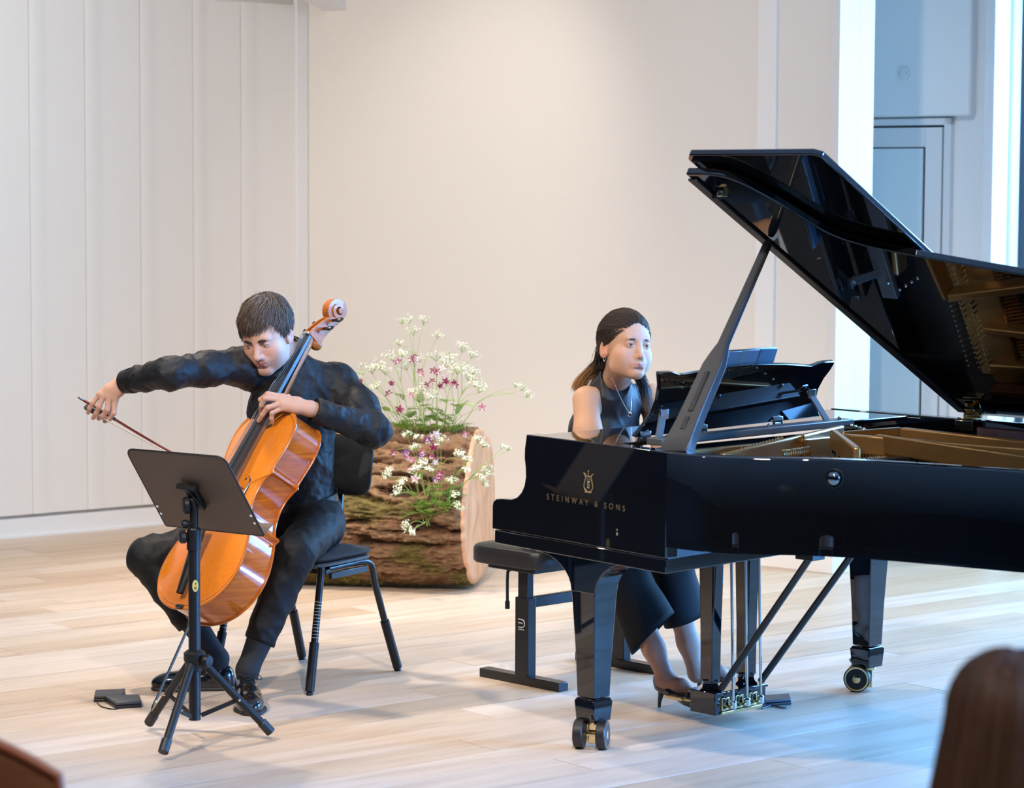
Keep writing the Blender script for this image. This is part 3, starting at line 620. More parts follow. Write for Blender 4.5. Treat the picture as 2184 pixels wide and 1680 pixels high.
# gold lettering and lyre emblem on the treble side
M_let = mat('gold_leaf', (0.50, 0.36, 0.18), 0.35, metal=0.6)
tdir = (V((0.46, ta(0.46), 0))-V((-0.3, ta(-0.3), 0))).normalized()       # along the side towards the tail
tn = V((tdir.y, -tdir.x, 0)); tn = tn if tn.y < 0 else -tn
def side_text(s, name, b, z, size, spacing=1.0):
    cu = bpy.data.curves.new(name, 'FONT'); cu.body = s; cu.size = size; cu.align_x = 'CENTER'; cu.space_character = spacing; cu.extrude = 0.0004
    to = bpy.data.objects.new(name, cu); COL.objects.link(to)
    dg = bpy.context.evaluated_depsgraph_get(); me = bpy.data.meshes.new_from_object(to.evaluated_get(dg)); bpy.data.objects.remove(to)
    o = link(me, name, mat('dull_gold_print', (0.20, 0.135, 0.075), 0.4, metal=0.4), piano)
    X = tdir; Y = V((0, 0, 1)); Z = X.cross(Y); M_ = Matrix((X, Y, Z)).transposed().to_4x4(); M_.translation = V((b, ta(b), z)) + tn*0.0012
    o.matrix_local = M_; return o
tag(side_text('STEINWAY & SONS', 'gold_lettering', 0.122, 0.775, 0.0255, 1.85), kind='stuff')
em = MB(); ec = V((0.137, ta(0.137), 0.845)) + tn*0.0014
def e2(x, z): return ec + tdir*x + V((0, 0, z))
sc_ = 0.022/0.5
for sx in (-1, 1):
    pts = [(0.10, -0.62), (0.32, -0.50), (0.40, -0.25), (0.33, 0.05), (0.26, 0.28), (0.30, 0.50), (0.42, 0.60)]
    cc = catmull([V((x*sx*sc_*1.15, z*sc_, 0)) for x, z in pts], 5)
    em.tube([e2(p.x, p.y) for p in cc], 0.0016, 6)
em.tube([e2(-0.36*sc_, 0.42*sc_), e2(0.36*sc_, 0.42*sc_)], 0.0014, 6); em.tube([e2(-0.34*sc_, -0.66*sc_), e2(0.34*sc_, -0.66*sc_)], 0.0022, 6)
em.tube([e2(0, 0.70*sc_), e2(0, 0.42*sc_)], 0.0012, 6); em.ball(e2(0, 0.76*sc_), 0.0022, 8, 6)
for x in (-0.12, 0, 0.12): em.tube([e2(x*sc_, 0.4*sc_), e2(x*sc_, -0.45*sc_)], 0.0006, 4)
em.tube([e2(x*sc_*0.5, z*sc_*0.5-0.004) for x, z in ((0.15, 0.2), (0.0, 0.35), (-0.2, 0.15), (-0.1, -0.15), (0.15, -0.1), (0.2, -0.4), (0.0, -0.6), (-0.15, -0.45))], 0.0011, 6)
part(em, 'gold_lyre_emblem', M_let, smooth=True)
# keyhole escutcheon seen low on the side
part(MB().ball(V((0.27, ta(0.27), 0.71))+tn*0.0006, (0.004, 0.0015, 0.010), 10, 8), 'side_catch', M_brass, smooth=True)
# tablet standing on the desk
tb0 = desk_pt(0.36, 0.90, -0.030); tb1 = desk_pt(0.645, 0.90, -0.030)
tab = thing('tablet', parent_matrix(piano) @ ((tb0+tb1)/2), 'tablet in a blue folding cover standing on the piano music desk', 'tablet')
upd = (desk_pt(0.5, 1, 0)-desk_pt(0.5, 0, 0)).normalized(); PM = parent_matrix(piano)
nn_ = (desk_pt(0.5, 0.5, -0.01)-desk_pt(0.5, 0.5, 0)).normalized()
b0 = desk_pt(0.36, 0.08, -0.022); b1 = desk_pt(0.645, 0.08, -0.022); hh = 0.245
def tw(mb): mb.v = [tuple(PM @ V(p)) for p in mb.v]; return mb
M_tabc = mat('blue_grey_cover', (0.14, 0.26, 0.40), 0.5)
wpart(tw(MB().prism([b0, b1, b1+upd*hh, b0+upd*hh], nn_*0.008)), 'case', mat('tablet_body', (0.03, 0.03, 0.035), 0.3), tab, bevel=0.004)
for i in range(3):
    f0, f1 = i/3+0.006, (i+1)/3-0.006; q0 = b0.lerp(b1, f0); q1 = b0.lerp(b1, f1)
    wpart(tw(MB().prism([q0-nn_*0.004, q1-nn_*0.004, q1+upd*(hh-0.002)-nn_*0.004, q0+upd*(hh-0.002)-nn_*0.004], nn_*0.0035)), 'cover_fold', M_tabc, tab, bevel=0.002)
q0 = b0.lerp(b1, 0.03)+upd*0.01+nn_*0.0082; q1 = b0.lerp(b1, 0.97)+upd*0.01+nn_*0.0082
wpart(tw(MB().prism([q0, q1, q1+upd*(hh-0.02), q0+upd*(hh-0.02)], nn_*0.0006)), 'screen', mat('tablet_screen', (0.3, 0.4, 0.45), 0.1, emis=((0.55, 0.75, 0.8), 0.35)), tab)
# ================================================================== cello
CO = V((-1.058, 8.664, 0.292)); CS = 1.0114
CR = Matrix(((-0.637, -0.673, 0.376), (0.765, -0.495, 0.412), (-0.091, 0.550, 0.830)))
_a = CR.col[2].normalized(); _n = (CR.col[1]-_a*CR.col[1].dot(_a)).normalized(); _x = _n.cross(_a)
CR = Matrix((_x, _n, _a)).transposed()
def cw(x, y, z): return CO + CR @ (V((-x, y, z))*CS)        # x: to the right of the picture, y: out of the front, z: up the body
cello = thing('cello', cw(0, 0, -0.35), 'amber varnished cello leaning against the seated player', 'cello')
M_top = mat('amber_spruce', (0.72, 0.215, 0.012), 0.34, coat=0.22, noise=(2.5, (0.62, 0.165, 0.008), 5, (60, 60, 1.5)))
M_rib = mat('flamed_maple', (0.56, 0.155, 0.012), 0.20, coat=0.8, noise=(3.5, (0.36, 0.075, 0.006), 4, (1.5, 1.5, 26)))
M_edge = mat('cello_edge', (0.40, 0.12, 0.015), 0.25, coat=0.6)
M_neck = mat('neck_maple', (0.42, 0.125, 0.018), 0.38, coat=0.10, spec=0.3, noise=(6, (0.32, 0.085, 0.010), 4, (8, 8, 20)))
M_ebony = mat('ebony', (0.012, 0.010, 0.010), 0.30)
M_steel = mat('steel_string', (0.62, 0.60, 0.56), 0.25, metal=1.0)
half = [(0.0, 0.0), (0.05, 0.002), (0.11, 0.016), (0.165, 0.045), (0.205, 0.090), (0.224, 0.140), (0.222, 0.190), (0.207, 0.240), (0.187, 0.282), (0.178, 0.300), (0.190, 0.316),
        (0.176, 0.320), (0.158, 0.330), (0.136, 0.362), (0.124, 0.405), (0.122, 0.445), (0.131, 0.480), (0.146, 0.502), (0.160, 0.512), (0.152, 0.526), (0.160, 0.560), (0.171, 0.605), (0.174, 0.640), (0.168, 0.680), (0.148, 0.714), (0.115, 0.738), (0.07, 0.750), (0.03, 0.754), (0.0, 0.755)]
_seg = [half[0:11], half[10:19], half[18:]]; hs = []
for k_, sgm in enumerate(_seg):
    cc_ = [(p.x, p.y) for p in catmull([V((x, z, 0)) for x, z in sgm], 4)]; hs += cc_ if k_ == 2 else cc_[:-1]
hr = hs + [(-x, z) for x, z in reversed(hs[1:-1])]
Cc = V((0, 0.40))
def outline(scale, dxy=0.0):
    r = []
    n = len(hr)
    for i, (x, z) in enumerate(hr):
        p = V((x, z)); t = V(hr[(i+1) % n])-V(hr[i-1]); nn = V((t.y, -t.x)).normalized()
        r.append(p + nn*dxy)
    return r
def plate(y0, sign):
    mb = MB(); O_ = outline(1, 0.0045); n = len(O_); vs = []; fs = []
    prof_ = [(1.0, -0.0), (1.0, 0.0045), (0.985, 0.0062), (0.965, 0.0045), (0.93, 0.0058), (0.85, 0.011), (0.7, 0.0175), (0.5, 0.022), (0.25, 0.0245)]
    for r, h_ in prof_:
        for p in O_:
            q = Cc + (p-Cc)*r; vs.append(cw(q.x, y0+sign*h_, q.y))
    vs.append(cw(0, y0+sign*0.0255, 0.40))
    m_ = len(prof_)
    fs = [(i*n+k, i*n+(k+1) % n, (i+1)*n+(k+1) % n, (i+1)*n+k) for i in range(m_-1) for k in range(n)]
    fs += [((m_-1)*n+k, (m_-1)*n+(k+1) % n, len(vs)-1) for k in range(n)]
    fs += [tuple(range(n))]
    return mb.add(vs, fs)
top_ = wpart(plate(0.054, 1), 'top_plate', M_top, cello, smooth=True, sharp=60)
wpart(plate(-0.054, -1), 'back_plate', M_rib, cello, smooth=True, sharp=60)
rb = MB(); O_ = outline(1, 0.0); n = len(O_); rb.add([cw(p.x, y, p.y) for y in (-0.0545, 0.0545) for p in O_], [(k, (k+1) % n, n+(k+1) % n, n+k) for k in range(n)]); wpart(rb, 'ribs', M_rib, cello, smooth=True, sharp=50)
for y0, sg_ in ((0.054, 1), (-0.054, -1)):
    O_ = outline(1, 0.0045); wpart(MB().tube([cw(p.x, y0+sg_*0.003, p.y) for p in O_], 0.0026, 6, closed=True), 'edge_moulding', M_edge, cello, smooth=True)
pf = [Cc + (p-Cc)*0.965 for p in outline(1, 0.0045)]
o = MB().tube([cw(p.x, 0.0590, p.y) for p in pf], 0.0007, 4, closed=True); po = wpart(o, 'purfling', mat('purfling_brown', (0.09, 0.03, 0.01), 0.4), top_)
for sx in (-1, 1):
    fh = MB(); pts = [(0.058, 0.475), (0.068, 0.485), (0.082, 0.472), (0.082, 0.445), (0.080, 0.41), (0.092, 0.37), (0.098, 0.335), (0.108, 0.325), (0.116, 0.335)]
    cc = catmull([V((x*sx, z, 0)) for x, z in pts], 5); N_ = len(cc)
    def hgt(x, z): 
        r = math.hypot(x/0.15, (z-0.40)/0.36); return 0.054 + 0.0245*max(0, 1-r*r*0.8)
    fh.tube([cw(p.x, hgt(p.x, p.y)-0.0005, p.y) for p in cc], [0.0035+0.0035*math.sin(PI*i/(N_-1)) for i in range(N_)], 8)
    fh.ball(cw(pts[0][0]*sx, hgt(*pts[0]), pts[0][1]), 0.006, 10, 6); fh.ball(cw(pts[-1][0]*sx, hgt(*pts[-1]), pts[-1][1]), 0.0075, 10, 6)
    wpart(fh, 'sound_hole', M_ebony, top_, smooth=True)
# neck, heel, fingerboard
ZN = 1.045
nk = MB(); nk.grid(lambda u_, v_: cw((0.031-0.013*v_)*math.cos(PI*u_+PI), 0.062+0.012*(1-v_)-(0.026+0.006*(1-v_)**6*3)*math.sin(PI*u_), 0.735+(ZN-0.735)*v_), 12, 10); wpart(nk, 'neck', M_neck, cello, smooth=True)
he = MB(); he.grid(lambda u_, v_: cw((0.030-0.004*v_)*math.cos(PI*u_+PI), 0.07-(0.125-0.10*v_**0.6)*max(0.02, math.sin(PI*u_)), 0.748+0.045*v_), 12, 8); wpart(he, 'neck_heel', M_neck, cello, smooth=True)
fbz0 = 0.455
def fbp(u_, v_, dy=0.0):
    z = fbz0+(ZN-fbz0)*v_; hw = 0.032-0.0155*v_; x = hw*(2*u_-1); y = 0.118-0.046*v_ + 0.010*(1-(2*u_-1)**2)*(1-0.4*v_)+dy; return cw(x, y, z)
fb = MB(); fb.grid(lambda u_, v_: fbp(u_, v_), 9, 12); fb.grid(lambda u_, v_: fbp(u_, v_, -0.012 if 0 < u_ < 1 else -0.012), 9, 12)
for uu in (0.0, 1.0): fb.grid(lambda u_, v_: fbp(uu, v_, -0.012*u_), 2, 12)
fb.grid(lambda u_, v_: fbp(u_, 0, -0.012*v_), 9, 2); fb.grid(lambda u_, v_: fbp(u_, 1, -0.012*v_), 9, 2)
wpart(fb, 'fingerboard', mat('ebony_board', (0.03, 0.028, 0.027), 0.34), cello, smooth=True)
wpart(MB().prism([cw(-0.0165, 0.060, ZN), cw(0.0165, 0.060, ZN), cw(0.0165, 0.082, ZN), cw(-0.0165, 0.082, ZN)], cw(0, 0, 0.008)-cw(0, 0, 0)), 'nut', mat('bone_nut', (0.6, 0.55, 0.45), 0.3), cello, bevel=0.001)
# bridge and tailpiece
BZ = 0.365
brp = [(-0.046, 0.066), (-0.048, 0.078), (-0.03, 0.092), (-0.034, 0.108), (-0.040, 0.122), (-0.030, 0.138), (0, 0.1455), (0.030, 0.138), (0.040, 0.122), (0.034, 0.108), (0.03, 0.092), (0.048, 0.078), (0.046, 0.066), (0.025, 0.068), (0.0, 0.085), (-0.025, 0.068)]
wpart(MB().prism([cw(x, y, BZ) for x, y in brp], cw(0, 0, 0.008)-cw(0, 0, 0)), 'bridge', mat('maple_bridge', (0.60, 0.38, 0.16), 0.4), cello, bevel=0.001)
tp = MB(); tp.grid(lambda u_, v_: cw((0.030-0.014*v_)*math.cos(PI*u_+PI), 0.118-0.038*v_+0.016*math.sin(PI*u_), 0.275-0.235*v_), 10, 8); tp.grid(lambda u_, v_: cw((0.030-0.014*v_)*(2*u_-1), 0.117-0.038*v_, 0.275-0.235*v_), 10, 8); wpart(tp, 'tailpiece', M_ebony, cello, smooth=True)
wpart(MB().box((0, 0, 0), (0.04, 0.012, 0.012)), 'saddle', M_ebony, cello, bevel=0.002).matrix_local = Matrix.Translation(cw(0, 0.062, 0.003)-cw(0, 0, -0.35)) @ CR.to_4x4()
for i in range(4):
    x1 = -0.024+0.016*i; x0 = -0.011+0.0073*i; r = 0.0011-0.00015*i
    hb = 0.1455 - 6.0*x1*x1
    s_ = MB().tube([cw(x0, 0.0835, ZN+0.004), cw(x1, hb+0.001, BZ+0.004), cw(x1*0.8, 0.129, 0.268)], r, 6); wpart(s_, 'string', M_steel, cello, smooth=True)
    wpart(MB().lathe([(0.003, 0), (0.0035, 0.004), (0.0035, 0.012), (0.001, 0.014)], cw(x1*0.8, 0.131, 0.262), CR @ V((0, 0.4, 1)), 8), 'fine_tuner', M_steel, cello, smooth=True)
# pegbox, scroll, pegs
pbx_prof_f = [(0.080, ZN+0.003), (0.072, ZN+0.025), (0.061, ZN+0.050), (0.048, ZN+0.075), (0.034, ZN+0.095)]
pbx_prof_b = [(0.000, ZN+0.118), (-0.008, ZN+0.100), (0.000, ZN+0.070), (0.012, ZN+0.040), (0.018, ZN+0.012), (0.018, ZN-0.014)]
for sx in (-1, 1):
    pbx = MB(); poly = pbx_prof_f + pbx_prof_b
    pbx.prism([cw(sx*0.0205, y, z) for y, z in poly], cw(-sx*0.0075, 0, 0)-cw(0, 0, 0)); wpart(pbx, 'pegbox_cheek', M_neck, cello, bevel=0.002)
wpart(MB().prism([cw(-0.0135, y, z) for y, z in [(0.046, ZN-0.004), (0.036, ZN+0.04), (0.018, ZN+0.09), (-0.004, ZN+0.095), (0.014, ZN+0.04), (0.018, ZN-0.010)]], cw(0.027, 0, 0)-cw(0, 0, 0)), 'pegbox_back', M_ebony, cello)
wpart(MB().ball(cw(0, 0.026, ZN-0.010), (0.0205, 0.026, 0.020), 14, 10, CR), 'pegbox_chin', M_neck, cello, smooth=True)
sc = MB(); cy, cz = 0.012, ZN+0.136; turns = 2.1; ns = 60; ring = []
for i in range(ns+1):
    f = i/ns; th_ = math.radians(250) + f*turns*2*PI; r = 0.0305*(1-f)**0.9+0.006; wx = 0.0165+0.013*f**0.9
    y = cy + r*math.cos(th_); z = cz + r*math.sin(th_); tk = 0.0075*(1-f)+0.0035
    rad = V((math.cos(th_), math.sin(th_)))
    ring.append([cw(sx*wx, y+rad.x*s_*tk, z+rad.y*s_*tk) for sx, s_ in ((-1, -1), (-1, 1), (1, 1), (1, -1))])
vs = [p for r_ in ring for p in r_]; fs = [(i*4+k, i*4+(k+1) % 4, (i+1)*4+(k+1) % 4, (i+1)*4+k) for i in range(ns) for k in range(4)]+[(3, 2, 1, 0), tuple(range(ns*4, ns*4+4))]
wpart(MB().add(vs, fs), 'scroll', M_neck, cello, bevel=0.0012, sharp=40)
wpart(MB().tube([cw(-0.031, cy, cz), cw(0.031, cy, cz)], [0.007, 0.007], 14), 'scroll_eye', M_neck, cello, smooth=True)
wpart(MB().prism([cw(-0.0175, y, z) for y, z in [(0.036, ZN+0.090), (0.030, ZN+0.103), (0.012, ZN+0.105), (-0.010, ZN+0.112), (-0.022, ZN+0.135), (-0.020, ZN+0.112), (-0.008, ZN+0.085), (0.015, ZN+0.080)]], cw(0.035, 0, 0)-cw(0, 0, 0)), 'scroll_throat', M_neck, cello, bevel=0.003)
for sx, z, y in ((-1, ZN+0.026, 0.046), (1, ZN+0.046, 0.036), (-1, ZN+0.070, 0.026), (1, ZN+0.092, 0.016)):
    pg = MB(); pg.tube([cw(-sx*0.024, y, z), cw(sx*0.050, y, z)], [0.0042, 0.006], 10); pgo = wpart(pg, 'peg', M_ebony, cello, smooth=True)
    hd = MB().ball(cw(sx*0.060, y, z), (0.0145, 0.007, 0.015), 14, 10, CR @ Matrix.Rotation(0.6*sx, 3, 'X')); wpart(hd, 'peg_head', M_ebony, pgo, smooth=True)
# endpin
tipw = GP(322, 1517); ex = cw(0, 0, -0.012)
wpart(MB().lathe([(0.016, 0.0), (0.017, 0.008), (0.013, 0.020), (0.009, 0.030), (0.0085, 0.042)], cw(0, 0, 0.006), (tipw-ex).normalized(), 16), 'endpin_collar', M_ebony, cello, smooth=True)
dd = (tipw-ex).normalized()
wpart(MB().tube([ex, tipw-dd*0.035], 0.0046, 10), 'endpin', mat('carbon_rod', (0.02, 0.02, 0.02), 0.3), cello, smooth=True)
wpart(MB().tube([tipw-dd*0.04, tipw-dd*0.018, tipw-dd*0.014, tipw], [0.0058, 0.0058, 0.0045, 0.0012], 10), 'endpin_tip', M_brass, cello, smooth=True)
# ================================================================== bow
FR = PY(190, 874, 8.99); CT = cw(-0.022, 0.142, 0.44)
bdv = (CT-FR).normalized(); btip = FR + bdv*0.70
bsd = bdv.cross(CR @ V((0, 0, 1))).normalized(); bup = bsd.cross(bdv).normalized(); bup = bup if bup.z > 0 else -bup
bow = thing('cello_bow', FR, 'dark red cello bow drawn across the strings', 'bow')
M_stick = mat('pernambuco', (0.13, 0.018, 0.010), 0.25, coat=0.4)
def bp_(t, h_): return FR + bdv*t + bup*h_
stk = [bp_(t, 0.020-0.012*math.sin(PI*min(1, max(0, t/0.70)))) for t in [-0.035+0.735*i/24 for i in range(25)]]
wpart(MB().tube(stk, [0.0050-0.0018*i/24 for i in range(25)], 10), 'stick', M_stick, bow, smooth=True)
wpart(MB().tube([stk[2]*0.5+stk[1]*0.5, stk[3], stk[4]*0.5+stk[5]*0.5], 0.0058, 10), 'grip', mat('grip_leather', (0.02, 0.018, 0.018), 0.5), bow, smooth=True)
wpart(MB().prism([bp_(-0.018, 0.014)-bsd*0.006, bp_(0.045, 0.014)-bsd*0.006, bp_(0.040, 0.0)-bsd*0.006, bp_(0.035, -0.006)-bsd*0.006, bp_(-0.016, -0.006)-bsd*0.006, bp_(-0.022, 0.0)-bsd*0.006], bsd*0.012), 'frog', M_ebony, bow, bevel=0.002)
wpart(MB().tube([bp_(-0.062, 0.0205), bp_(-0.055, 0.0205), bp_(-0.054, 0.0205), bp_(-0.036, 0.0205)], [0.003, 0.0052, 0.0042, 0.0050], 10), 'screw', M_nickel, bow, smooth=True)
wpart(MB().prism([bp_(0.036, -0.004)-bsd*0.006, bp_(0.685, 0.004)-bsd*0.0035, bp_(0.685, 0.004)+bsd*0.0035, bp_(0.036, -0.004)+bsd*0.006], bup*0.0014), 'hair', mat('bow_hair', (0.72, 0.66, 0.55), 0.5), bow)
wpart(MB().prism([bp_(0.675, 0.022)-bsd*0.004, bp_(0.705, 0.020)-bsd*0.004, bp_(0.705, -0.002)-bsd*0.004, bp_(0.682, 0.002)-bsd*0.004], bsd*0.008), 'tip', M_stick, bow, bevel=0.0015)
# ================================================================== cellist's chair
cf = V((-0.52, -0.855, 0)).normalized(); cl = V((-cf.y, cf.x, 0)); cc0 = V((-0.722, 9.143, 0))
def cp(f, l, z): return cc0 + cf*f + cl*l + V((0, 0, z))
chair = thing('musician_chair', cc0, 'black padded musician chair with height adjustable tube legs', 'chair')
M_cfab = mat('chair_fabric', (0.016, 0.018, 0.022), 0.85, bump=(400, 0.25, (1, 1, 1)))
M_tubeblk = mat('black_tube', (0.006, 0.006, 0.007), 0.28)
M_sleeve = mat('black_plastic', (0.008, 0.008, 0.009), 0.45, spec=0.35)
SZ = 0.462
def seat_fn(u_, v_):
    a = 2*PI*u_; r = v_; ex_ = 5.0
    cx_ = abs(math.cos(a))**(2/ex_)*math.copysign(1, math.cos(a)); cy_ = abs(math.sin(a))**(2/ex_)*math.copysign(1, math.sin(a))
    return cx_, cy_
def slab(name, z0, z1, hw, hl, dome, m_, tilt=0.0, edge=0.012):
    mb = MB(); pr_ = [(0.0, z0), (0.92, z0), (1.0, z0+edge), (1.0, z1-edge), (0.97, z1-edge*0.35), (0.90, z1), (0.6, z1+dome*0.6), (0.0, z1+dome)]
    n = 40; vs = []
    for r, z in pr_:
        for k in range(n):
            x, y = seat_fn(k/n, 1); vs.append(cp(0.015+x*hl*max(r, 0.001), 0.01+y*hw*max(r, 0.001), z))
    fs = [(i*n+k, i*n+(k+1) % n, (i+1)*n+(k+1) % n, (i+1)*n+k) for i in range(len(pr_)-1) for k in range(n)]
    return wpart(mb.add(vs, fs), name, m_, chair, smooth=True)
slab('seat_board', SZ-0.045, SZ-0.028, 0.180, 0.192, 0.0, mat('seat_board_edge', (0.05, 0.05, 0.055), 0.4), edge=0.004)
slab('seat', SZ-0.028, SZ-0.004, 0.183, 0.195, 0.010, M_cfab, edge=0.010)
# backrest: gently curved rounded shell on a centre post
def back_fn(u_, v_, off):
    l = -0.215+0.43*u_; z = 0.0; f = -0.262-0.060*(1-(2*u_-1)**2)*0.6 - off; return f, l
bk = MB(); nn2 = 26; vs = []
ol_ = []
for k in range(48):
    x, y = seat_fn(k/48, 1); ol_.append((0.172*x, 0.105*y))
def bpos(l, h_, off): return cp(-0.150-0.045*(1-(l/0.172)**2)-h_*0.15-off, l, 0.735+h_)
for r, off in ((0.0, 0.0), (0.5, 0.0), (0.9, 0.0), (1.0, 0.006), (1.0, 0.014), (0.95, 0.022), (0.5, 0.024), (0.0, 0.024)):
    for l, h_ in ol_: vs.append(bpos(l*max(r, .001), h_*1.0*max(r, .001), off))
n = 48; bk.add(vs, [(i*n+k, i*n+(k+1) % n, (i+1)*n+(k+1) % n, (i+1)*n+k) for i in range(7) for k in range(n)]); wpart(bk, 'backrest', M_cfab, chair, smooth=True)
ps = MB()
for l in (-0.03, 0.03): pass
ps.beam(cp(-0.16, 0.01, 0.43), cp(-0.212, 0.0, 0.72), 0.044, 0.014, cf); wpart(ps, 'back_post', M_tubeblk, chair, bevel=0.003)
for sl in (-1, 1):
    # front leg
    top = cp(0.165, sl*0.185, SZ-0.05); ft_ = cp(0.2685, sl*0.21, 0.0)
    if sl < 0: ft_ = cp(0.262, -0.205, 0.0)
    up1 = ft_.lerp(top, 0.42)
    lg = wpart(MB().tube([ft_.lerp(top, 0.36), top.lerp(ft_, 0.04), top+V((0, 0, 0.01))], 0.0125, 12), 'leg', M_tubeblk, chair, smooth=True)
    wpart(MB().tube([ft_+V((0, 0, 0.012)), up1], 0.0165, 12), 'leg_sleeve', M_sleeve, lg, smooth=True)
    wpart(MB().lathe([(0.008, 0.014), (0.010, 0.010), (0.0125, 0.006), (0.0125, 0.0)], ft_, (0, 0, 1), 14), 'foot_glide', M_sleeve, lg, smooth=True)
    for i in range(12):
        c = up1.lerp(top, 0.06+0.045*i); wpart(MB().tube([c, c+(top-up1).normalized()*0.0018], 0.01285, 12), 'scale_mark', mat('scale_white', (0.45, 0.45, 0.45), 0.5), lg)
    # rear leg with its bend under the seat
    ft_ = cp(-0.2685, sl*0.21, 0.0); kn = cp(-0.12, sl*0.188, SZ-0.052); up1 = ft_.lerp(kn, 0.46)
    path = catmull([cp(0.10, sl*0.165, SZ-0.055), cp(-0.02, sl*0.172, SZ-0.052), kn+V((0, 0, -0.006)), ft_.lerp(kn, 0.80), ft_.lerp(kn, 0.40)], 6)
    lg = wpart(MB().tube(path, 0.0125, 12), 'leg', M_tubeblk, chair, smooth=True)
    wpart(MB().tube([ft_+V((0, 0, 0.012)), up1], 0.0165, 12), 'leg_sleeve', M_sleeve, lg, smooth=True)
    wpart(MB().lathe([(0.008, 0.014), (0.010, 0.010), (0.0125, 0.006), (0.0125, 0.0)], ft_, (0, 0, 1), 14), 'foot_glide', M_sleeve, lg, smooth=True)
wpart(MB().beam(cp(0.12, 0.19, SZ-0.075), cp(-0.10, 0.19, SZ-0.075), 0.014, 0.022), 'side_rail', M_tubeblk, chair, bevel=0.002)
wpart(MB().beam(cp(0.13, -0.19, SZ-0.06), cp(0.13, 0.19, SZ-0.06), 0.03, 0.016), 'cross_rail', M_tubeblk, chair, bevel=0.002)
# ================================================================== music stand
sp = V((-0.976, 8.018, 0)); stand = thing('music_stand', sp, 'black orchestral music stand with a solid desk and tripod base', 'music stand')
M_stand = mat('stand_black', (0.009, 0.008, 0.008), 0.4, spec=0.35)
M_desk = mat('stand_desk_paint', (0.105, 0.064, 0.040), 0.5, bump=(500, 0.08, (1, 1, 1)))
def spz(z): return sp + V((0, 0, z))
wpart(MB().tube([spz(0.075), spz(0.66)], 0.0185, 18), 'lower_tube', M_stand, stand, smooth=True)
wpart(MB().tube([spz(0.605), spz(0.668), spz(0.668), spz(0.672)], [0.0225, 0.0225, 0.021, 0.019], 18), 'clutch_collar', M_stand, stand, smooth=True)
wpart(MB().tube([spz(0.66), spz(0.735)], 0.0135, 16), 'upper_tube', M_stand, stand, smooth=True)
def knob(z, dirv, l, r, name='clamp_knob'):
    o = spz(z); d = V(dirv).normalized(); wpart(MB().lathe([(0.007, 0.0), (0.007, l), (r*0.8, l+0.002), (r, l+0.006), (r, l+0.020), (r*0.7, l+0.025), (0.002, l+0.026)], o, d, 10), name, M_sleeve, stand, smooth=True)
knob(0.645, (-1, -0.3, 0), 0.022, 0.020); knob(0.685, (-1, -0.2, 0), 0.014, 0.013)
hub = 0.262
wpart(MB().lathe([(0.020, hub-0.035), (0.027, hub-0.03), (0.029, hub-0.012), (0.034, hub), (0.034, hub+0.022), (0.025, hub+0.030), (0.02, hub+0.032)], sp, (0, 0, 1), 16), 'tripod_hub', M_sleeve, stand, smooth=True)
o = spz(hub); wpart(MB().lathe([(0.012, 0.0), (0.012, 0.035), (0.020, 0.038), (0.022, 0.05), (0.018, 0.058), (0.002, 0.06)], o, V((0.85, -0.5, 0)), 10), 'tripod_knob', M_sleeve, stand, smooth=True)
for fx, fy in ((314, 1555), (345, 1622), (585, 1577)):
    ft_ = GP(fx, fy); ft_.z = 0; d = (ft_-sp).normalized(); top = spz(hub-0.012)+d*0.028
    dl = (ft_-top).normalized(); ftc = ft_ - dl*0.016 + V((0, 0, 0.012))
    lg = wpart(MB().tube([top, ftc], 0.0128, 14), 'leg', M_stand, stand, smooth=True)
    wpart(MB().tube([ftc-dl*0.045, ftc-dl*0.042, ftc], [0.0135, 0.0162, 0.0162], 14), 'rubber_foot', M_rubber, lg, smooth=True)
    mid = top.lerp(ftc, 0.52); wpart(MB().beam(mid, spz(0.088)+d*0.02, 0.005, 0.014), 'brace', M_stand, stand, bevel=0.001)
    sd = dl.cross(V((0, 0, 1))).normalized(); wpart(MB().tube([mid-sd*0.018, mid+sd*0.018], 0.004, 8), 'rivet', M_nickel, lg, smooth=True)
# desk panel: measured corners
dwx = V((0.815, -0.58, 0)).normalized(); dfx = V((0.58, 0.815, 0)).normalized()
dup = (V((0, 0, 0.255)) - dfx*0.18).normalized()
dn = dwx.cross(dup).normalized(); dn = dn if dn.dot(dfx) > 0 else -dn       # towards the player
DC = PY(414, 1050, 8.03)
def dp(x, y, o=0.0): return DC + dwx*x + dup*y + dn*o
W2, H2 = 0.203, 0.157
ol_ = []
for cx_, cy_, a0, rr_ in ((W2, H2, 0, 0.03), (-W2, H2, 90, 0.03), (-W2, -H2, 180, 0.006), (W2, -H2, 270, 0.006)):
    for i in range(6):
        a = math.radians(a0+90*i/5); sx = 1 if cx_ > 0 else -1; sy = 1 if cy_ > 0 else -1
        ol_.append((cx_-sx*rr_+rr_*math.cos(a), cy_-sy*rr_+rr_*math.sin(a)))
pnl = wpart(MB().prism([dp(x, y) for x, y in ol_], dn*0.003), 'desk_panel', M_desk, stand)
wpart(MB().tube([dp(x*1.002, y*1.002, 0.002) for x, y in ol_], 0.0032, 6, closed=True), 'desk_rim', M_stand, pnl, smooth=True)
wpart(MB().prism([dp(-W2, -H2), dp(W2, -H2), dp(W2, -H2, 0.055), dp(-W2, -H2, 0.055)], dup*0.003), 'desk_ledge', M_desk, pnl, bevel=0.001)
for sx in (-1, 1):
    for yy in (-0.075, -0.105): wpart(MB().lathe([(0.0045, 0), (0.0045, 0.002), (0.002, 0.0035), (0.0003, 0.0037)], dp(sx*(W2-0.009), yy), -dn, 12), 'desk_rivet', mat('white_rivet', (0.85, 0.85, 0.85), 0.3), pnl, smooth=True)
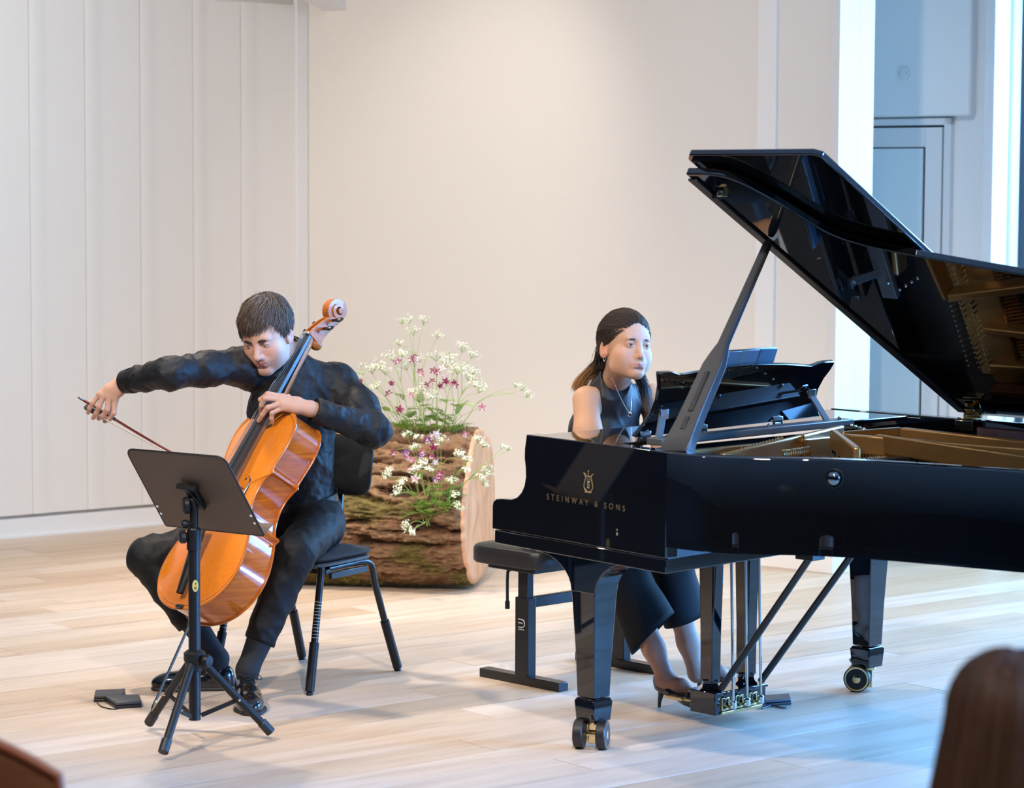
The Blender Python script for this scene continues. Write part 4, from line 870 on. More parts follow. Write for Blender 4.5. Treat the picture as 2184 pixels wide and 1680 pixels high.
# tilter: bracket, arm, round knob
hub2 = spz(0.742); br0 = dp(0.005, -0.012, -0.004)
wpart(MB().beam(dp(0.005, 0.035, -0.010), dp(0.005, -0.055, -0.010), 0.045, 0.016, dn), 'tilt_bracket', M_sleeve, stand, bevel=0.003)
wpart(MB().beam(hub2-V((0, 0, 0.01)), br0-dn*0.02+dup*0.012, 0.030, 0.024, dn), 'tilt_arm', M_sleeve, stand, bevel=0.004)
wpart(MB().tube([dp(-0.035, 0.036, -0.016), dp(0.04, 0.03, -0.016)], 0.011, 10), 'tilt_pivot', M_sleeve, stand, smooth=True)
wpart(MB().tube([dp(0.012, 0.035, -0.028), dp(0.034, -0.05, -0.022)], 0.003, 6), 'tilt_spring', M_stand, stand)
wpart(MB().lathe([(0.010, 0.0), (0.010, 0.012), (0.024, 0.014), (0.027, 0.018), (0.027, 0.030), (0.022, 0.035), (0.003, 0.036)], hub2, V((-1, -0.25, 0)), 20), 'tilt_knob', M_sleeve, stand, smooth=True)
# oval gold badge with a dark mark
bo = spz(0.495) + V((0.3, -1, 0)).normalized()*0.0186; bx_d = V((1, 0.3, 0)).normalized(); bnn = V((0.3, -1, 0)).normalized()
wpart(MB().prism([bo + bx_d*(0.0095*math.cos(2*PI*k/20)) + V((0, 0, 0.0185*math.sin(2*PI*k/20))) for k in range(20)], bnn*0.0008), 'badge', mat('badge_gold', (0.62, 0.47, 0.12), 0.35), stand)
bm2 = MB()
bm2.beam(bo+bnn*0.001+V((0, 0, 0.010)), bo+bnn*0.001+V((0, 0, 0.002)), 0.0022, 0.0005, bnn); bm2.beam(bo+bnn*0.001+bx_d*0.001+V((0, 0, 0.009)), bo+bnn*0.001+bx_d*0.005+V((0, 0, 0.007)), 0.0015, 0.0005, bnn)
bm2.beam(bo+bnn*0.001-bx_d*0.004+V((0, 0, -0.002)), bo+bnn*0.001+bx_d*0.004+V((0, 0, -0.011)), 0.0018, 0.0005, bnn); bm2.beam(bo+bnn*0.001+bx_d*0.004+V((0, 0, -0.002)), bo+bnn*0.001-bx_d*0.004+V((0, 0, -0.011)), 0.0018, 0.0005, bnn)
wpart(bm2, 'badge_mark', M_rubber, stand)
# ================================================================== piano bench
def pw(a, b, z): return V((PN.x, PN.y, 0)) + pu*a + pv*b + V((0, 0, z))
bench = thing('piano_bench', pw(0.80, -0.885, 0), 'black leather piano bench on two steel pedestal legs', 'bench')
M_leather = mat('black_leather', (0.016, 0.015, 0.015), 0.38, bump=(260, 0.12, (1, 1, 1)))
M_bst = mat('black_steel', (0.011, 0.011, 0.012), 0.33)
cu = MB(); pr_ = [(0.0, -0.030), (0.97, -0.030), (1.0, -0.022), (1.0, 0.0), (1.0, 0.018), (0.975, 0.029), (0.93, 0.034), (0.5, 0.038), (0.0, 0.039)]; n = 48; vs = []
for r, dz in pr_:
    for k in range(n):
        a_ = 2*PI*k/n; ex_ = 9.0
        x = abs(math.cos(a_))**(2/ex_)*math.copysign(1, math.cos(a_)); y = abs(math.sin(a_))**(2/ex_)*math.copysign(1, math.sin(a_))
        ra = 0.345 - 0.17*(1-r) if r > 0.9 else 0.345*r/0.9*0.95; rb_ = 0.178-0.17*(1-r) if r > 0.9 else 0.178*r/0.9*0.93
        vs.append(pw(0.80+max(ra, .001)*x, -0.885+max(rb_, .001)*y, 0.452+dz))
cu.add(vs, [(i*n+k, i*n+(k+1) % n, (i+1)*n+(k+1) % n, (i+1)*n+k) for i in range(len(pr_)-1) for k in range(n)]); wpart(cu, 'cushion', M_leather, bench, smooth=True)
wpart(MB().prism([pw(0.50, -1.0, 0.402), pw(0.50, -0.77, 0.402), pw(1.10, -0.77, 0.402), pw(1.10, -1.0, 0.402)], (0, 0, 0.022)), 'under_frame', M_bst, bench, bevel=0.003)
for a_ in (0.565, 1.045):
    pd = MB(); pd.prism([pw(a_-0.02, -0.91, 0.03), pw(a_-0.02, -0.845, 0.03), pw(a_+0.02, -0.845, 0.03), pw(a_+0.02, -0.91, 0.03)], (0, 0, 0.275)); wpart(pd, 'pedestal_leg', M_bst, bench, bevel=0.003)
    pd = MB(); pd.prism([pw(a_-0.016, -0.90, 0.28), pw(a_-0.016, -0.855, 0.28), pw(a_+0.016, -0.855, 0.28), pw(a_+0.016, -0.90, 0.28)], (0, 0, 0.13)); wpart(pd, 'inner_leg', M_bst, bench, bevel=0.002)
    wpart(MB().prism([pw(a_-0.024, -1.085, 0.0), pw(a_-0.024, -0.69, 0.0), pw(a_+0.024, -0.69, 0.0), pw(a_+0.024, -1.085, 0.0)], (0, 0, 0.032)), 'foot_bar', M_bst, bench, bevel=0.003)
wpart(MB().beam(pw(0.585, -0.877, 0.285), pw(1.025, -0.877, 0.285), 0.022, 0.038), 'cross_bar', M_bst, bench, bevel=0.002)
wpart(MB().tube(catmull([pw(0.575, -0.93, 0.395), pw(0.55, -0.945, 0.393), pw(0.545, -0.948, 0.37), pw(0.545, -0.948, 0.27)], 5), 0.0055, 8), 'height_lever', M_bst, bench, smooth=True)
wpart(MB().tube([pw(0.545, -0.948, 0.285), pw(0.545, -0.948, 0.258)], 0.0085, 8), 'lever_grip', M_sleeve, bench, smooth=True)
# white round-cornered D mark on the near pedestal
lm = MB(); lx = pv; ly_ = V((0, 0, 1)); oo = pw(0.5445, -0.875, 0.215)
def lp_(x, y): return oo - pu*0.0008 + lx*x + ly_*y
M_wprint = mat('white_print', (0.7, 0.7, 0.7), 0.5)
cc = [lp_(x, y) for x, y in ((-0.016, 0.014), (0.004, 0.014), (0.012, 0.009), (0.014, 0.0), (0.012, -0.009), (0.004, -0.014), (-0.016, -0.014))]
lm.tube(cc, 0.0018, 5); lm.tube([lp_(-0.016, 0.001), lp_(0.004, 0.001)], 0.0016, 5)
for i in range(9): lm.box(lp_(-0.016+0.0035*i, -0.0215), (0.0018, 0.0018, 0.0022))
tag(wpart(lm, 'white_maker_mark', M_wprint, bench), kind='stuff')
# ================================================================== foot pedals / little boxes on the floor
M_devb = mat('device_black', (0.015, 0.015, 0.017), 0.4)
def device(name, corners, h, label, cat='page turner pedal', cable=None, face_up=None):
    t = thing(name, sum(corners, V((0, 0, 0)))/4, label, cat)
    wpart(MB().prism([c+V((0, 0, 0.0)) for c in corners], (0, 0, h*0.45)), 'base', M_devb, t, bevel=0.002)
    ctr = sum(corners, V((0, 0, 0)))/4
    wpart(MB().prism([ctr+(c-ctr)*0.98+V((0, 0, h*0.52)) for c in corners], (0, 0, h*0.48)), 'pad', mat('device_pad', (0.05, 0.05, 0.053), 0.45), t, bevel=0.003)
    return t
c = [GP(*p) for p in ((200, 1497), (262, 1495), (268, 1481), (203, 1484))]; c = [V((p.x, p.y, 0)) for p in c]
d1 = device('foot_pedal', c, 0.022, 'black page turner pedal lying on the floor, further of the pair')
c = [GP(*p) for p in ((247, 1512), (303, 1508), (298, 1493), (222, 1496))]; c = [V((p.x, p.y, 0)) for p in c]
d2 = device('foot_pedal', c, 0.022, 'black page turner pedal lying on the floor, nearer of the pair')
cb = [GP(*p) for p in ((207, 1499), (215, 1507), (232, 1512), (248, 1513), (262, 1505))]
wpart(MB().tube([V((p.x, p.y, 0.0025)) for p in catmull(cb, 5)], 0.002, 6), 'cable', M_devb, d2, smooth=True)
sw = MB(); s0 = GP(244, 1488); wpart(MB().tube([V((s0.x-0.03, s0.y-0.02, 0.012)), V((s0.x+0.03, s0.y+0.01, 0.014))], 0.006, 8), 'connector', M_sleeve, d2, smooth=True)
c = [GP(*p) for p in ((1612, 1508), (1688, 1502), (1684, 1490), (1626, 1494))]; c = [V((p.x, p.y, 0)) for p in c]
d3 = device('foot_pedal', c, 0.020, 'black page turner pedal on the floor behind the piano pedals')
cb = [GP(*p) for p in ((1625, 1512), (1645, 1506), (1660, 1509), (1675, 1511), (1686, 1505))]
wpart(MB().tube([V((p.x, p.y, 0.003)) for p in catmull(cb, 5)], 0.0022, 6), 'cable', M_devb, d3, smooth=True)
# ================================================================== log with wild flowers
from mathutils import noise as mn
def set_col(me, cols, name='Col'):
    at = me.color_attributes.new(name, 'FLOAT_COLOR', 'POINT'); at.data.foreach_set('color', np.asarray(cols, dtype=np.float32).ravel())
LA = V((0.985, -0.172, 0.0)).normalized(); LU = V((0, 0, 1)); LS = LA.cross(LU).normalized()       # LS towards the camera side
LS = LS if LS.y < 0 else -LS
LE = V((-0.148, 11.30, 0.338)); LLEN = 0.98; LRAD = 0.345
log = thing('bark_log', V((LE.x, LE.y, 0))-LA*LLEN/2, 'large mossy tree log with rough bark lying on the floor', 'log')
def log_r(th, s):
    # cross-section: slightly flattened underneath, lumpy
    r = LRAD*(1+0.05*math.cos(2*th+0.4)+0.025*math.cos(3*th+s*1.5)+0.02*math.sin(5*th+s*2))
    return r
def bark(th, s):
    p = V((s*1.9, math.cos(th)*3.0, math.sin(th)*3.0))
    big = mn.fractal(V((s*3.0, math.cos(th)*1.6, math.sin(th)*1.6))+V((3, 1, 2)), 1.0, 2.0, 3)
    wob = V((0, mn.noise(p*1.7)*0.5, mn.noise(p*1.7+V((9, 9, 9)))*0.5))
    rid = mn.ridged_multi_fractal(V((s*3.6, math.cos(th)*7.5, math.sin(th)*7.5))+wob*1.6, 0.75, 2.15, 6, 1.0, 2.0)
    fine = mn.fractal(V((s*22, math.cos(th)*34, math.sin(th)*34)), 0.9, 2.0, 4)
    return big, rid, fine
nu, nv = 400, 260; vs = []; cols = []
mossy = []
for i in range(nu):
    th = 2*PI*i/nu; ct, st = math.cos(th), math.sin(th)      # th=0 towards camera side, pi/2 up
    for j in range(nv):
        s = j/(nv-1)*LLEN
        big, rid, fine = bark(th, s)
        plate_ = min(1.0, max(0.0, (rid-0.60)*1.25))
        h_ = 0.042*plate_**0.7 + 0.012*big + 0.010*fine - 0.028
        ends = min(1.0, j/4, (nv-1-j)/4)
        r = log_r(th, s) + h_*(0.4+0.6*ends)
        z = r*st
        if z < -0.318: z = -0.318 - (abs(z)-0.318)*0.15
        P = LE - LA*(LLEN-s) + LS*(r*ct) + LU*z
        vs.append(P)
        mos = mn.fractal(V((s*3.2, ct*2.2, st*2.2))+V((7, 3, 1)), 1.0, 2.0, 4)
        low = max(0.0, min(1.0, (-st-0.45)*2.2)); band = math.exp(-((st+0.05)/0.22)**2)
        mfac = max(0.0, min(1.0, (mos*1.3 + low*1.0 + band*0.55 - 0.42)*2.2))
        tone = mn.fractal(V((s*5, ct*4, st*4))+V((1, 5, 9)), 1.0, 2.0, 3)
        c1 = V((0.20, 0.085, 0.035)); c2 = V((0.36, 0.215, 0.115)); c3 = V((0.06, 0.026, 0.012))
        c = c3.lerp(c1, min(1, plate_*2.2)).lerp(c2, max(0, min(1, plate_*1.5-0.45+tone*0.6)))
        red = max(0, min(1, tone*1.6+0.1)) if st < 0.0 else 0
        c = c.lerp(V((0.22, 0.075, 0.030)), red*0.6)
        c = c.lerp(V((0.17, 0.15, 0.028)), mfac*0.75)
        c *= 0.60+0.3*fine
        cols.append((max(c.x, .005), max(c.y, .003), max(c.z, .002), 1))
        if mfac > 0.55 and st < 0.6 and ct > -0.2 and random.random() < 0.12: mossy.append((P, (LS*ct+LU*st)))
me = bpy.data.meshes.new('bark'); fs = [(i*nv+j, i*nv+j+1, ((i+1) % nu)*nv+j+1, ((i+1) % nu)*nv+j) for i in range(nu) for j in range(nv-1)]
me.from_pydata([tuple(p) for p in vs], [], fs); set_col(me, cols)
M_bark = mat('bark', (0.2, 0.1, 0.05), 0.9, attr='Col', bump=(90, 0.5, (1, 1, 1)))
o = link(me, 'bark', M_bark, None, smooth=True, sharp=0); unparent_world(o, log)
# cut end: rough pale pink wood
M_cut = mat('cut_wood', (0.72, 0.40, 0.23), 0.75, noise=(7, (0.60, 0.27, 0.13), 5, (3, 3, 0.7)), bump=(30, 0.3, (3, 3, 0.6)))
rim_ = [vs[i*nv+nv-1] for i in range(0, nu, 2)]; n = len(rim_); cvs = []; cfs = []
cen = sum(rim_, V((0, 0, 0)))/n
rings = [1.0, 0.985, 0.9, 0.75, 0.55, 0.3]
for k_, rr_ in enumerate(rings):
    for k, p in enumerate(rim_):
        q = cen + (p-cen)*rr_; nz = mn.fractal(q*5.0, 1.0, 2.0, 3); out_ = (0.0 if k_ == 0 else 0.014) + (0 if k_ < 2 else 0.012*nz) + 0.02*math.sin(3*math.atan2((p-cen).z, (p-cen).dot(LS))+1)*(1-rr_)
        cvs.append(q + LA*out_)
cvs.append(cen + LA*0.02)
cfs = [(i*n+k, i*n+(k+1) % n, (i+1)*n+(k+1) % n, (i+1)*n+k) for i in range(len(rings)-1) for k in range(n)]+[((len(rings)-1)*n+k, (len(rings)-1)*n+(k+1) % n, len(cvs)-1) for k in range(n)]
wpart(MB().add(cvs, cfs), 'cut_face', M_cut, log, smooth=True, sharp=0)
# the far end is closed as well
rim2 = [vs[i*nv] for i in range(0, nu, 2)]; cen2 = sum(rim2, V((0, 0, 0)))/len(rim2); wpart(MB().add(rim2+[cen2-LA*0.01], [(k, (k+1) % n, n) for k in range(n)]), 'cut_face', M_cut, log)
ms = MB(); rm = random.Random(5)
for P, nrm in mossy[:2600]:
    for _ in range(3):
        d = (nrm + V((rm.uniform(-.8, .8), rm.uniform(-.8, .8), rm.uniform(-.9, .5)))).normalized(); t = d.cross(V((rm.random(), rm.random(), rm.random()))).normalized()
        l = rm.uniform(0.006, 0.016); q = P + t*rm.uniform(-0.008, 0.008)
        ms.add([q-t*0.0012, q+t*0.0012, q+d*l], [(0, 1, 2)])
M_moss = mat('moss', (0.17, 0.16, 0.020), 0.9, noise=(30, (0.30, 0.25, 0.06), 2, (1, 1, 1)))
mo = ms.build('moss', M_moss, None, fix=False); unparent_world(mo, log); tag(mo, kind='stuff')
# ------------------------------------------------------------------ wild flowers
M_stem = mat('green_stem', (0.26, 0.38, 0.10), 0.5)
M_leaf = mat('fresh_leaf', (0.22, 0.40, 0.07), 0.5, noise=(40, (0.36, 0.52, 0.14), 2, (1, 1, 1)))
M_white = mat('white_floret', (0.74, 0.78, 0.62), 0.6)
M_pink = mat('pink_petal', (0.62, 0.22, 0.34), 0.55); M_mag = mat('magenta_petal', (0.33, 0.035, 0.13), 0.55); M_purp = mat('violet_petal', (0.30, 0.10, 0.34), 0.55); M_pale = mat('pale_petal', (0.78, 0.66, 0.70), 0.55)
rf = random.Random(21)
def rvec(s): return V((rf.uniform(-s, s), rf.uniform(-s, s), rf.uniform(-s, s)))
def floret(mb, c, r, nrm):
    x, y, d = frame_from(nrm); a0 = rf.random()*6
    for k in range(5):
        a = a0+2*PI*k/5; e = x*math.cos(a)+y*math.sin(a); t = x*(-math.sin(a))+y*math.cos(a)
        mb.add([c, c+e*r*0.6+t*r*0.42+d*r*0.15, c+e*r+d*r*0.25, c+e*r*0.6-t*r*0.42+d*r*0.15], [(0, 1, 2, 3)])
def umbel(par, c, up_, size, nray=9, dense=9, fl=0.0042):
    fl *= 0.66; size *= 1.25; nray += 2
    st = MB(); fw = MB(); x, y, d = frame_from(up_)
    for k in range(nray):
        a = 2*PI*k/nray+rf.uniform(-.3, .3); sp = rf.uniform(0.35, 1.0) if k else 0.1
        e = (d*(1.0-0.45*sp)+(x*math.cos(a)+y*math.sin(a))*sp).normalized(); q = c + e*size*rf.uniform(0.8, 1.1)
        st.tube([c, c.lerp(q, 0.5)+d*size*0.05, q], 0.0007, 4)
        for _ in range(dense+2):
            w_ = rvec(1.0).normalized(); f_ = q + (e*0.5+w_)*size*0.27
            st.add([q-x*0.0003, q+x*0.0003, f_], [(0, 1, 2)]); floret(fw, f_, fl*rf.uniform(0.7, 1.2), (e+w_*0.6))
    ro = wpart(st, 'umbel_rays', M_stem, par, fix=False); fo = wpart(fw, 'florets', M_white, ro, fix=False); tag(fo, kind='stuff')
def columbine(par, c, dirn, size, m_out, m_in):
    """nodding bloom: five spread pointed sepals, five blunt cups with spurs, a tuft of stamens"""
    x, y, d = frame_from(dirn); a0 = rf.random()*6; o_ = MB(); i_ = MB()
    for k in range(5):
        a = a0+2*PI*k/5; e = x*math.cos(a)+y*math.sin(a); t = x*(-math.sin(a))+y*math.cos(a)
        o_.add([c, c+e*size*0.45+t*size*0.24+d*size*0.12, c+e*size*1.0+d*size*0.05, c+e*size*0.45-t*size*0.24+d*size*0.12], [(0, 1, 2, 3)])
        a += PI/5; e = x*math.cos(a)+y*math.sin(a); t = x*(-math.sin(a))+y*math.cos(a)
        i_.add([c+e*size*0.12, c+e*size*0.34+t*size*0.22+d*size*0.45, c+e*size*0.36+d*size*0.62, c+e*size*0.34-t*size*0.22+d*size*0.45], [(0, 1, 2, 3)])
        o_.tube([c+e*size*0.15+d*size*0.1, c+e*size*0.22-d*size*0.35, c+e*size*0.08-d*size*0.55], [size*0.09, size*0.045, size*0.03], 5)
    fo = wpart(o_, 'bloom', m_out, par, fix=False); wpart(i_, 'inner_petals', m_in, fo, fix=False)
def leaf_fern(par, base, dirn, length, pairs=6):
    mb = MB(); x, y, d = frame_from(dirn); side = x; droop = V((0, 0, -1))
    pts = [base + d*length*f + droop*length*0.25*f*f for f in [i/pairs for i in range(pairs+1)]]
    mb.tube(pts, 0.0008, 4)
    for i in range(1, pairs+1):
        l = length*0.34*(1-i/(pairs+1.5)); 
        for sg_ in (-1, 1):
            dd_ = (side*sg_*0.85 + d*0.55 + y*0.2).normalized(); w_ = l*0.22; nrm = dd_.cross(d).normalized(); t = dd_.cross(nrm).normalized(); q = pts[i]
            for k in range(3):
                b_ = q+dd_*l*(k*0.33); 
                mb.add([b_, b_+dd_*l*0.22+t*w_*(1.3-k*0.3), b_+dd_*l*0.42, b_+dd_*l*0.22-t*w_*(1.3-k*0.3)], [(0, 1, 2, 3)])
    wpart(mb, 'leaf', M_leaf, par, fix=False)
def leaf_round(par, base, dirn, length):
    mb = MB(); x, y, d = frame_from(dirn); st_ = base+d*length; mb.tube([base, st_], 0.0009, 4)
    for k in (-1, 0, 1):
        e = (d+x*k*0.9).normalized(); t = e.cross(y).normalized(); l = length*0.55; q = st_
        pr_ = [(0.0, 0), (0.25, 0.22), (0.55, 0.34), (0.8, 0.30), (0.95, 0.16), (0.88, 0.02), (1.0, -0.12), (0.8, -0.3), (0.5, -0.33), (0.2, -0.2)]
        mb.add([q+e*l*a+t*l*b+y*l*0.08*math.sin(a*3) for a, b in pr_], [tuple(range(len(pr_)))])
    wpart(mb, 'leaf', M_leaf, par, fix=False)
def stem_part(par, pts, r0=0.0022, r1=0.001): 
    cc = catmull(pts, 6); n = len(cc); wpart(MB().tube(cc, [r0+(r1-r0)*i/(n-1) for i in range(n)], 6), 'stem', M_stem, par, smooth=True); return cc
def root_top(px, dy=0.0): p = PY(px, 922, 11.24+dy); return V((p.x, p.y, 0.655))
def root_front(px, py):
    p = PY(px, py, 10.97); return p
def parsley(root, tips, label, name='cow_parsley', group=None, main=None, leaves=2, fl=0.0042, size=0.030, nray=9):
    t = thing(name, root, label, 'flower', group)
    tips = [PY(x, y, Y) for x, y, Y in tips]; top_ = tips[0]
    mid = root.lerp(top_, 0.55) + V((0, 0, 0.03)) + rvec(0.012)
    if main: mid = PY(*main)
    cc = stem_part(t, [root - V((0, 0, 0.01)), root.lerp(mid, 0.5)+rvec(0.006), mid, top_])
    for i, tp_ in enumerate(tips):
        if i:
            b0 = cc[int(len(cc)*(0.45+0.12*(i % 4)))]; m_ = b0.lerp(tp_, 0.5)+V((0, 0, 0.015))
            stem_part(t, [b0, m_, tp_], 0.0015, 0.0008)
        d = (tp_ - mid).normalized()*0.6+V((0, 0, 0.7))
        umbel(t, tp_, d, size*rf.uniform(0.8, 1.15), nray, 8, fl)
    for i in range(leaves):
        b0 = cc[int(len(cc)*rf.uniform(0.1, 0.6))]; leaf_fern(t, b0, V((rf.uniform(-1, 1), rf.uniform(-1, 0.3), rf.uniform(0.0, 0.7))).normalized(), rf.uniform(0.06, 0.11))
    for i in range(leaves):
        b0 = cc[int(len(cc)*rf.uniform(0.05, 0.35))]; leaf_fern(t, b0, V((rf.uniform(-1, 1), rf.uniform(-1, 0.1), rf.uniform(0.2, 1.0))).normalized(), rf.uniform(0.07, 0.12), 8)
    return t
def aquilegia(root, blooms, label, cols_, group=None, leaves=2, size=0.020):
    t = thing('columbine', root, label, 'flower', group)
    P_ = [PY(x, y, Y) for x, y, Y in blooms]; top_ = P_[0]+V((0, 0, 0.012)); mid = root.lerp(top_, 0.5)+rvec(0.018)
    cc = stem_part(t, [root-V((0, 0, 0.01)), root.lerp(mid, 0.5)+rvec(0.008), mid, root.lerp(top_, 0.85)+rvec(0.006), top_], 0.0016, 0.0008)
    for i, p in enumerate(P_):
        if i: b0 = cc[int(len(cc)*rf.uniform(0.5, 0.8))]; stem_part(t, [b0, b0.lerp(p, 0.6)+V((0, 0, 0.02)), p+V((0, 0, 0.010))], 0.0010, 0.0007)
        mo_, mi_ = cols_[i % len(cols_)]
        columbine(t, p, V((rf.uniform(-.6, .6), -0.7, rf.uniform(-0.7, 0.1))).normalized(), size*rf.uniform(0.85, 1.2), mo_, mi_)
    for i in range(leaves):
        b0 = cc[int(len(cc)*rf.uniform(0.02, 0.3))]; leaf_round(t, b0, V((rf.uniform(-1, 1), rf.uniform(-1, 0.2), rf.uniform(0.2, 0.9))).normalized(), rf.uniform(0.03, 0.055))
    return t
GT = 'cow parsley in the clump on top of the log'; LT = iter(['white cow parsley tallest on the right half of the top clump', 'white cow parsley leaning right over the cut end of the log', 'white cow parsley just inside the one leaning right over the log end', 'white cow parsley left of the tallest stalk on the log', 'leftmost white cow parsley of the top clump, beside the cellist', 'white cow parsley in the centre of the top clump', 'short white cow parsley low at the front of the top clump', 'short white cow parsley at far left, beneath the leftmost umbels', 'white cow parsley crossing behind the tallest stalk'])
parsley(root_top(905), [(882, 715, 11.2), (872, 690, 11.2), (903, 694, 11.25), (852, 738, 11.2), (858, 692, 11.3), (932, 722, 11.2)], 'tallest cow parsley stalk rising above the flowers on the log', main=(884, 800, 11.22), leaves=1, fl=0.0030, size=0.026, nray=7)
parsley(root_top(960), [(1112, 833, 11.2), (1098, 826, 11.25), (1122, 848, 11.15)], 'long cow parsley stem reaching far right from the log', main=(1030, 850, 11.2), leaves=2, fl=0.0036, size=0.022, nray=7)
for tips, rx in (([(985, 752, 11.2), (1005, 765, 11.25), (960, 768, 11.2)], 945), ([(1008, 800, 11.2), (1020, 838, 11.2), (985, 790, 11.1)], 955), ([(998, 812, 11.3), (975, 798, 11.2), (1012, 825, 11.1)], 962), ([(838, 770, 11.25), (810, 788, 11.2), (858, 762, 11.2)], 880), ([(795, 798, 11.2), (775, 800, 11.3), (822, 800, 11.25)], 868), ([(952, 785, 11.3), (930, 770, 11.25)], 925), ([(900, 838, 11.1), (918, 850, 11.1), (880, 845, 11.15)], 905), ([(805, 830, 11.2), (790, 845, 11.25)], 872), ([(868, 790, 11.35), (892, 775, 11.35)], 915)):
    parsley(root_top(rx, rf.uniform(-0.05, 0.05)), tips, next(LT), group=GT, leaves=3, nray=8)
mp = (M_mag, M_pale); pp_ = (M_pink, M_pale); pu_ = (M_purp, M_pale); ww = (M_pale, M_pale); dk_ = (M_mag, M_mag)
GC = 'columbines in the clump on top of the log'; LC = iter(['dark red columbine left of the tallest cow parsley stalk', 'red and white columbine highest in the clump on the log', 'small pink columbine in the middle of the top clump', 'largest red and white columbine cluster, centre right of the top clump', 'dark red and pink columbine below the largest red cluster', 'rightmost dark red columbine in the top clump', 'dark red columbine just left of the largest red cluster', 'dark red columbine lowest at the left of the top clump', 'pale pink columbine drooping beneath the long right-hand stem', 'pink and white columbine low in the middle of the top clump'])
aquilegia(root_top(858), [(768, 812, 11.15), (757, 822, 11.15), (774, 828, 11.1), (762, 830, 11.2)], 'deep red columbine cluster beside the cellist shoulder', [dk_, mp])
aquilegia(root_top(872), [(802, 858, 11.1), (798, 850, 11.1)], 'violet and white columbine low at the left of the clump', [pu_, ww])
for bl, rx, cs in (([(835, 816, 11.15), (848, 770, 11.2)], 875, [dk_, pp_]), ([(878, 766, 11.2), (890, 768, 11.2), (884, 760, 11.2)], 900, [mp, ww]), ([(900, 797, 11.1), (896, 790, 11.15)], 908, [pp_, mp]), ([(932, 792, 11.1), (944, 785, 11.1), (924, 790, 11.15), (948, 800, 11.1)], 930, [mp, ww]), ([(950, 812, 11.1), (958, 818, 11.1), (940, 822, 11.15)], 940, [dk_, pp_]), ([(968, 815, 11.1), (972, 820, 11.1)], 950, [dk_, mp]), ([(922, 812, 11.1), (910, 820, 11.1)], 918, [mp, dk_]), ([(852, 872, 11.05), (828, 838, 11.1)], 888, [dk_, mp]), ([(1028, 868, 11.1), (992, 925, 11.1)], 958, [pp_, pp_]), ([(875, 842, 11.1), (905, 828, 11.1)], 900, [pp_, ww])):
    aquilegia(root_top(rx, rf.uniform(-0.04, 0.04)), bl, next(LC), cs, group=GC, leaves=3)
GF = 'cow parsley growing from the side of the log'; LF = iter(['white cow parsley in front of the cut end of the log', 'white cow parsley reaching the upper rim of the cut end', 'white cow parsley at the bark edge beside the cut end', 'dense white cow parsley in the middle of the log side', 'white cow parsley lower left of the bunch on the log side', 'leftmost small white cow parsley sprig on the log side', 'white cow parsley at the upper left of the bunch on the log side', 'white cow parsley at the upper right of the bunch on the log side', 'white cow parsley low right of the bunch on the log side'])
R_ = root_front(922, 1105); R2_ = root_front(945, 1095); R3_ = root_front(912, 1112)
parsley(R3_, [(873, 1132, 10.80), (868, 1122, 10.8), (882, 1138, 10.78)], 'short cow parsley sprig hanging down the front of the log', main=(900, 1118, 10.86), leaves=1, fl=0.0045, size=0.016, nray=6)
parsley(R2_, [(1070, 957, 10.95), (1082, 962, 10.95)], 'cow parsley sprig reaching past the cut end of the log', main=(1010, 1010, 10.9), leaves=0, fl=0.0045, size=0.016, nray=6)
for tips, r_ in (([(1032, 1012, 10.9), (1022, 1022, 10.88), (1040, 1008, 10.9), (1030, 1035, 10.9)], R2_), ([(1018, 945, 10.95), (1030, 955, 10.95)], R2_), ([(995, 985, 10.9), (980, 975, 10.9), (992, 1008, 10.88)], R2_), ([(895, 998, 10.85), (885, 1008, 10.85), (905, 990, 10.85), (915, 1005, 10.83)], R_), ([(855, 1042, 10.84), (848, 1055, 10.84), (862, 1030, 10.85)], R3_), ([(832, 1012, 10.85), (828, 1018, 10.85)], R3_), ([(870, 935, 10.95), (892, 940, 10.95), (885, 960, 10.92)], R_), ([(940, 945, 10.95), (930, 955, 10.95), (975, 978, 10.9)], R_), ([(975, 1083, 10.84), (968, 1060, 10.85), (962, 1030, 10.86)], R2_)):
    parsley(r_+V((rf.uniform(-.02, .02), 0, rf.uniform(-.01, .01))), tips, next(LF), group=GF, leaves=2, fl=0.0048, size=0.020, nray=7)
GS = 'columbines growing from the side of the log'; LSd = iter(['pink and violet columbine leftmost in the bunch on the log side', 'violet and pink columbine at the centre of the log side bunch', 'red columbine beneath the large white one on the log side', 'red and violet columbine lowest right in the log side bunch', 'pale white columbine lowest left in the log side bunch', 'dark red columbine with one bloom far left on the log side'])
aquilegia(R_, [(922, 930, 10.93), (912, 938, 10.93), (930, 925, 10.93)], 'large white and violet columbine at the top edge of the log', [ww, pu_], size=0.026)
for bl, r_, cs in (([(870, 975, 10.86), (866, 965, 10.86), (880, 980, 10.86)], R3_, [pp_, pu_]), ([(897, 972, 10.86), (903, 965, 10.86)], R_, [pu_, pp_]), ([(921, 973, 10.86), (928, 985, 10.86)], R_, [mp, ww]), ([(936, 1016, 10.84), (930, 1022, 10.84), (940, 1008, 10.84)], R2_, [mp, pu_]), ([(886, 1020, 10.85), (875, 1000, 10.85)], R3_, [ww, pp_]), ([(925, 953, 10.9), (838, 965, 10.88)], R_, [dk_, mp])):
    aquilegia(r_+V((rf.uniform(-.015, .015), 0, rf.uniform(-.01, .01))), bl, next(LSd), cs, group=GS, leaves=3, size=0.022)
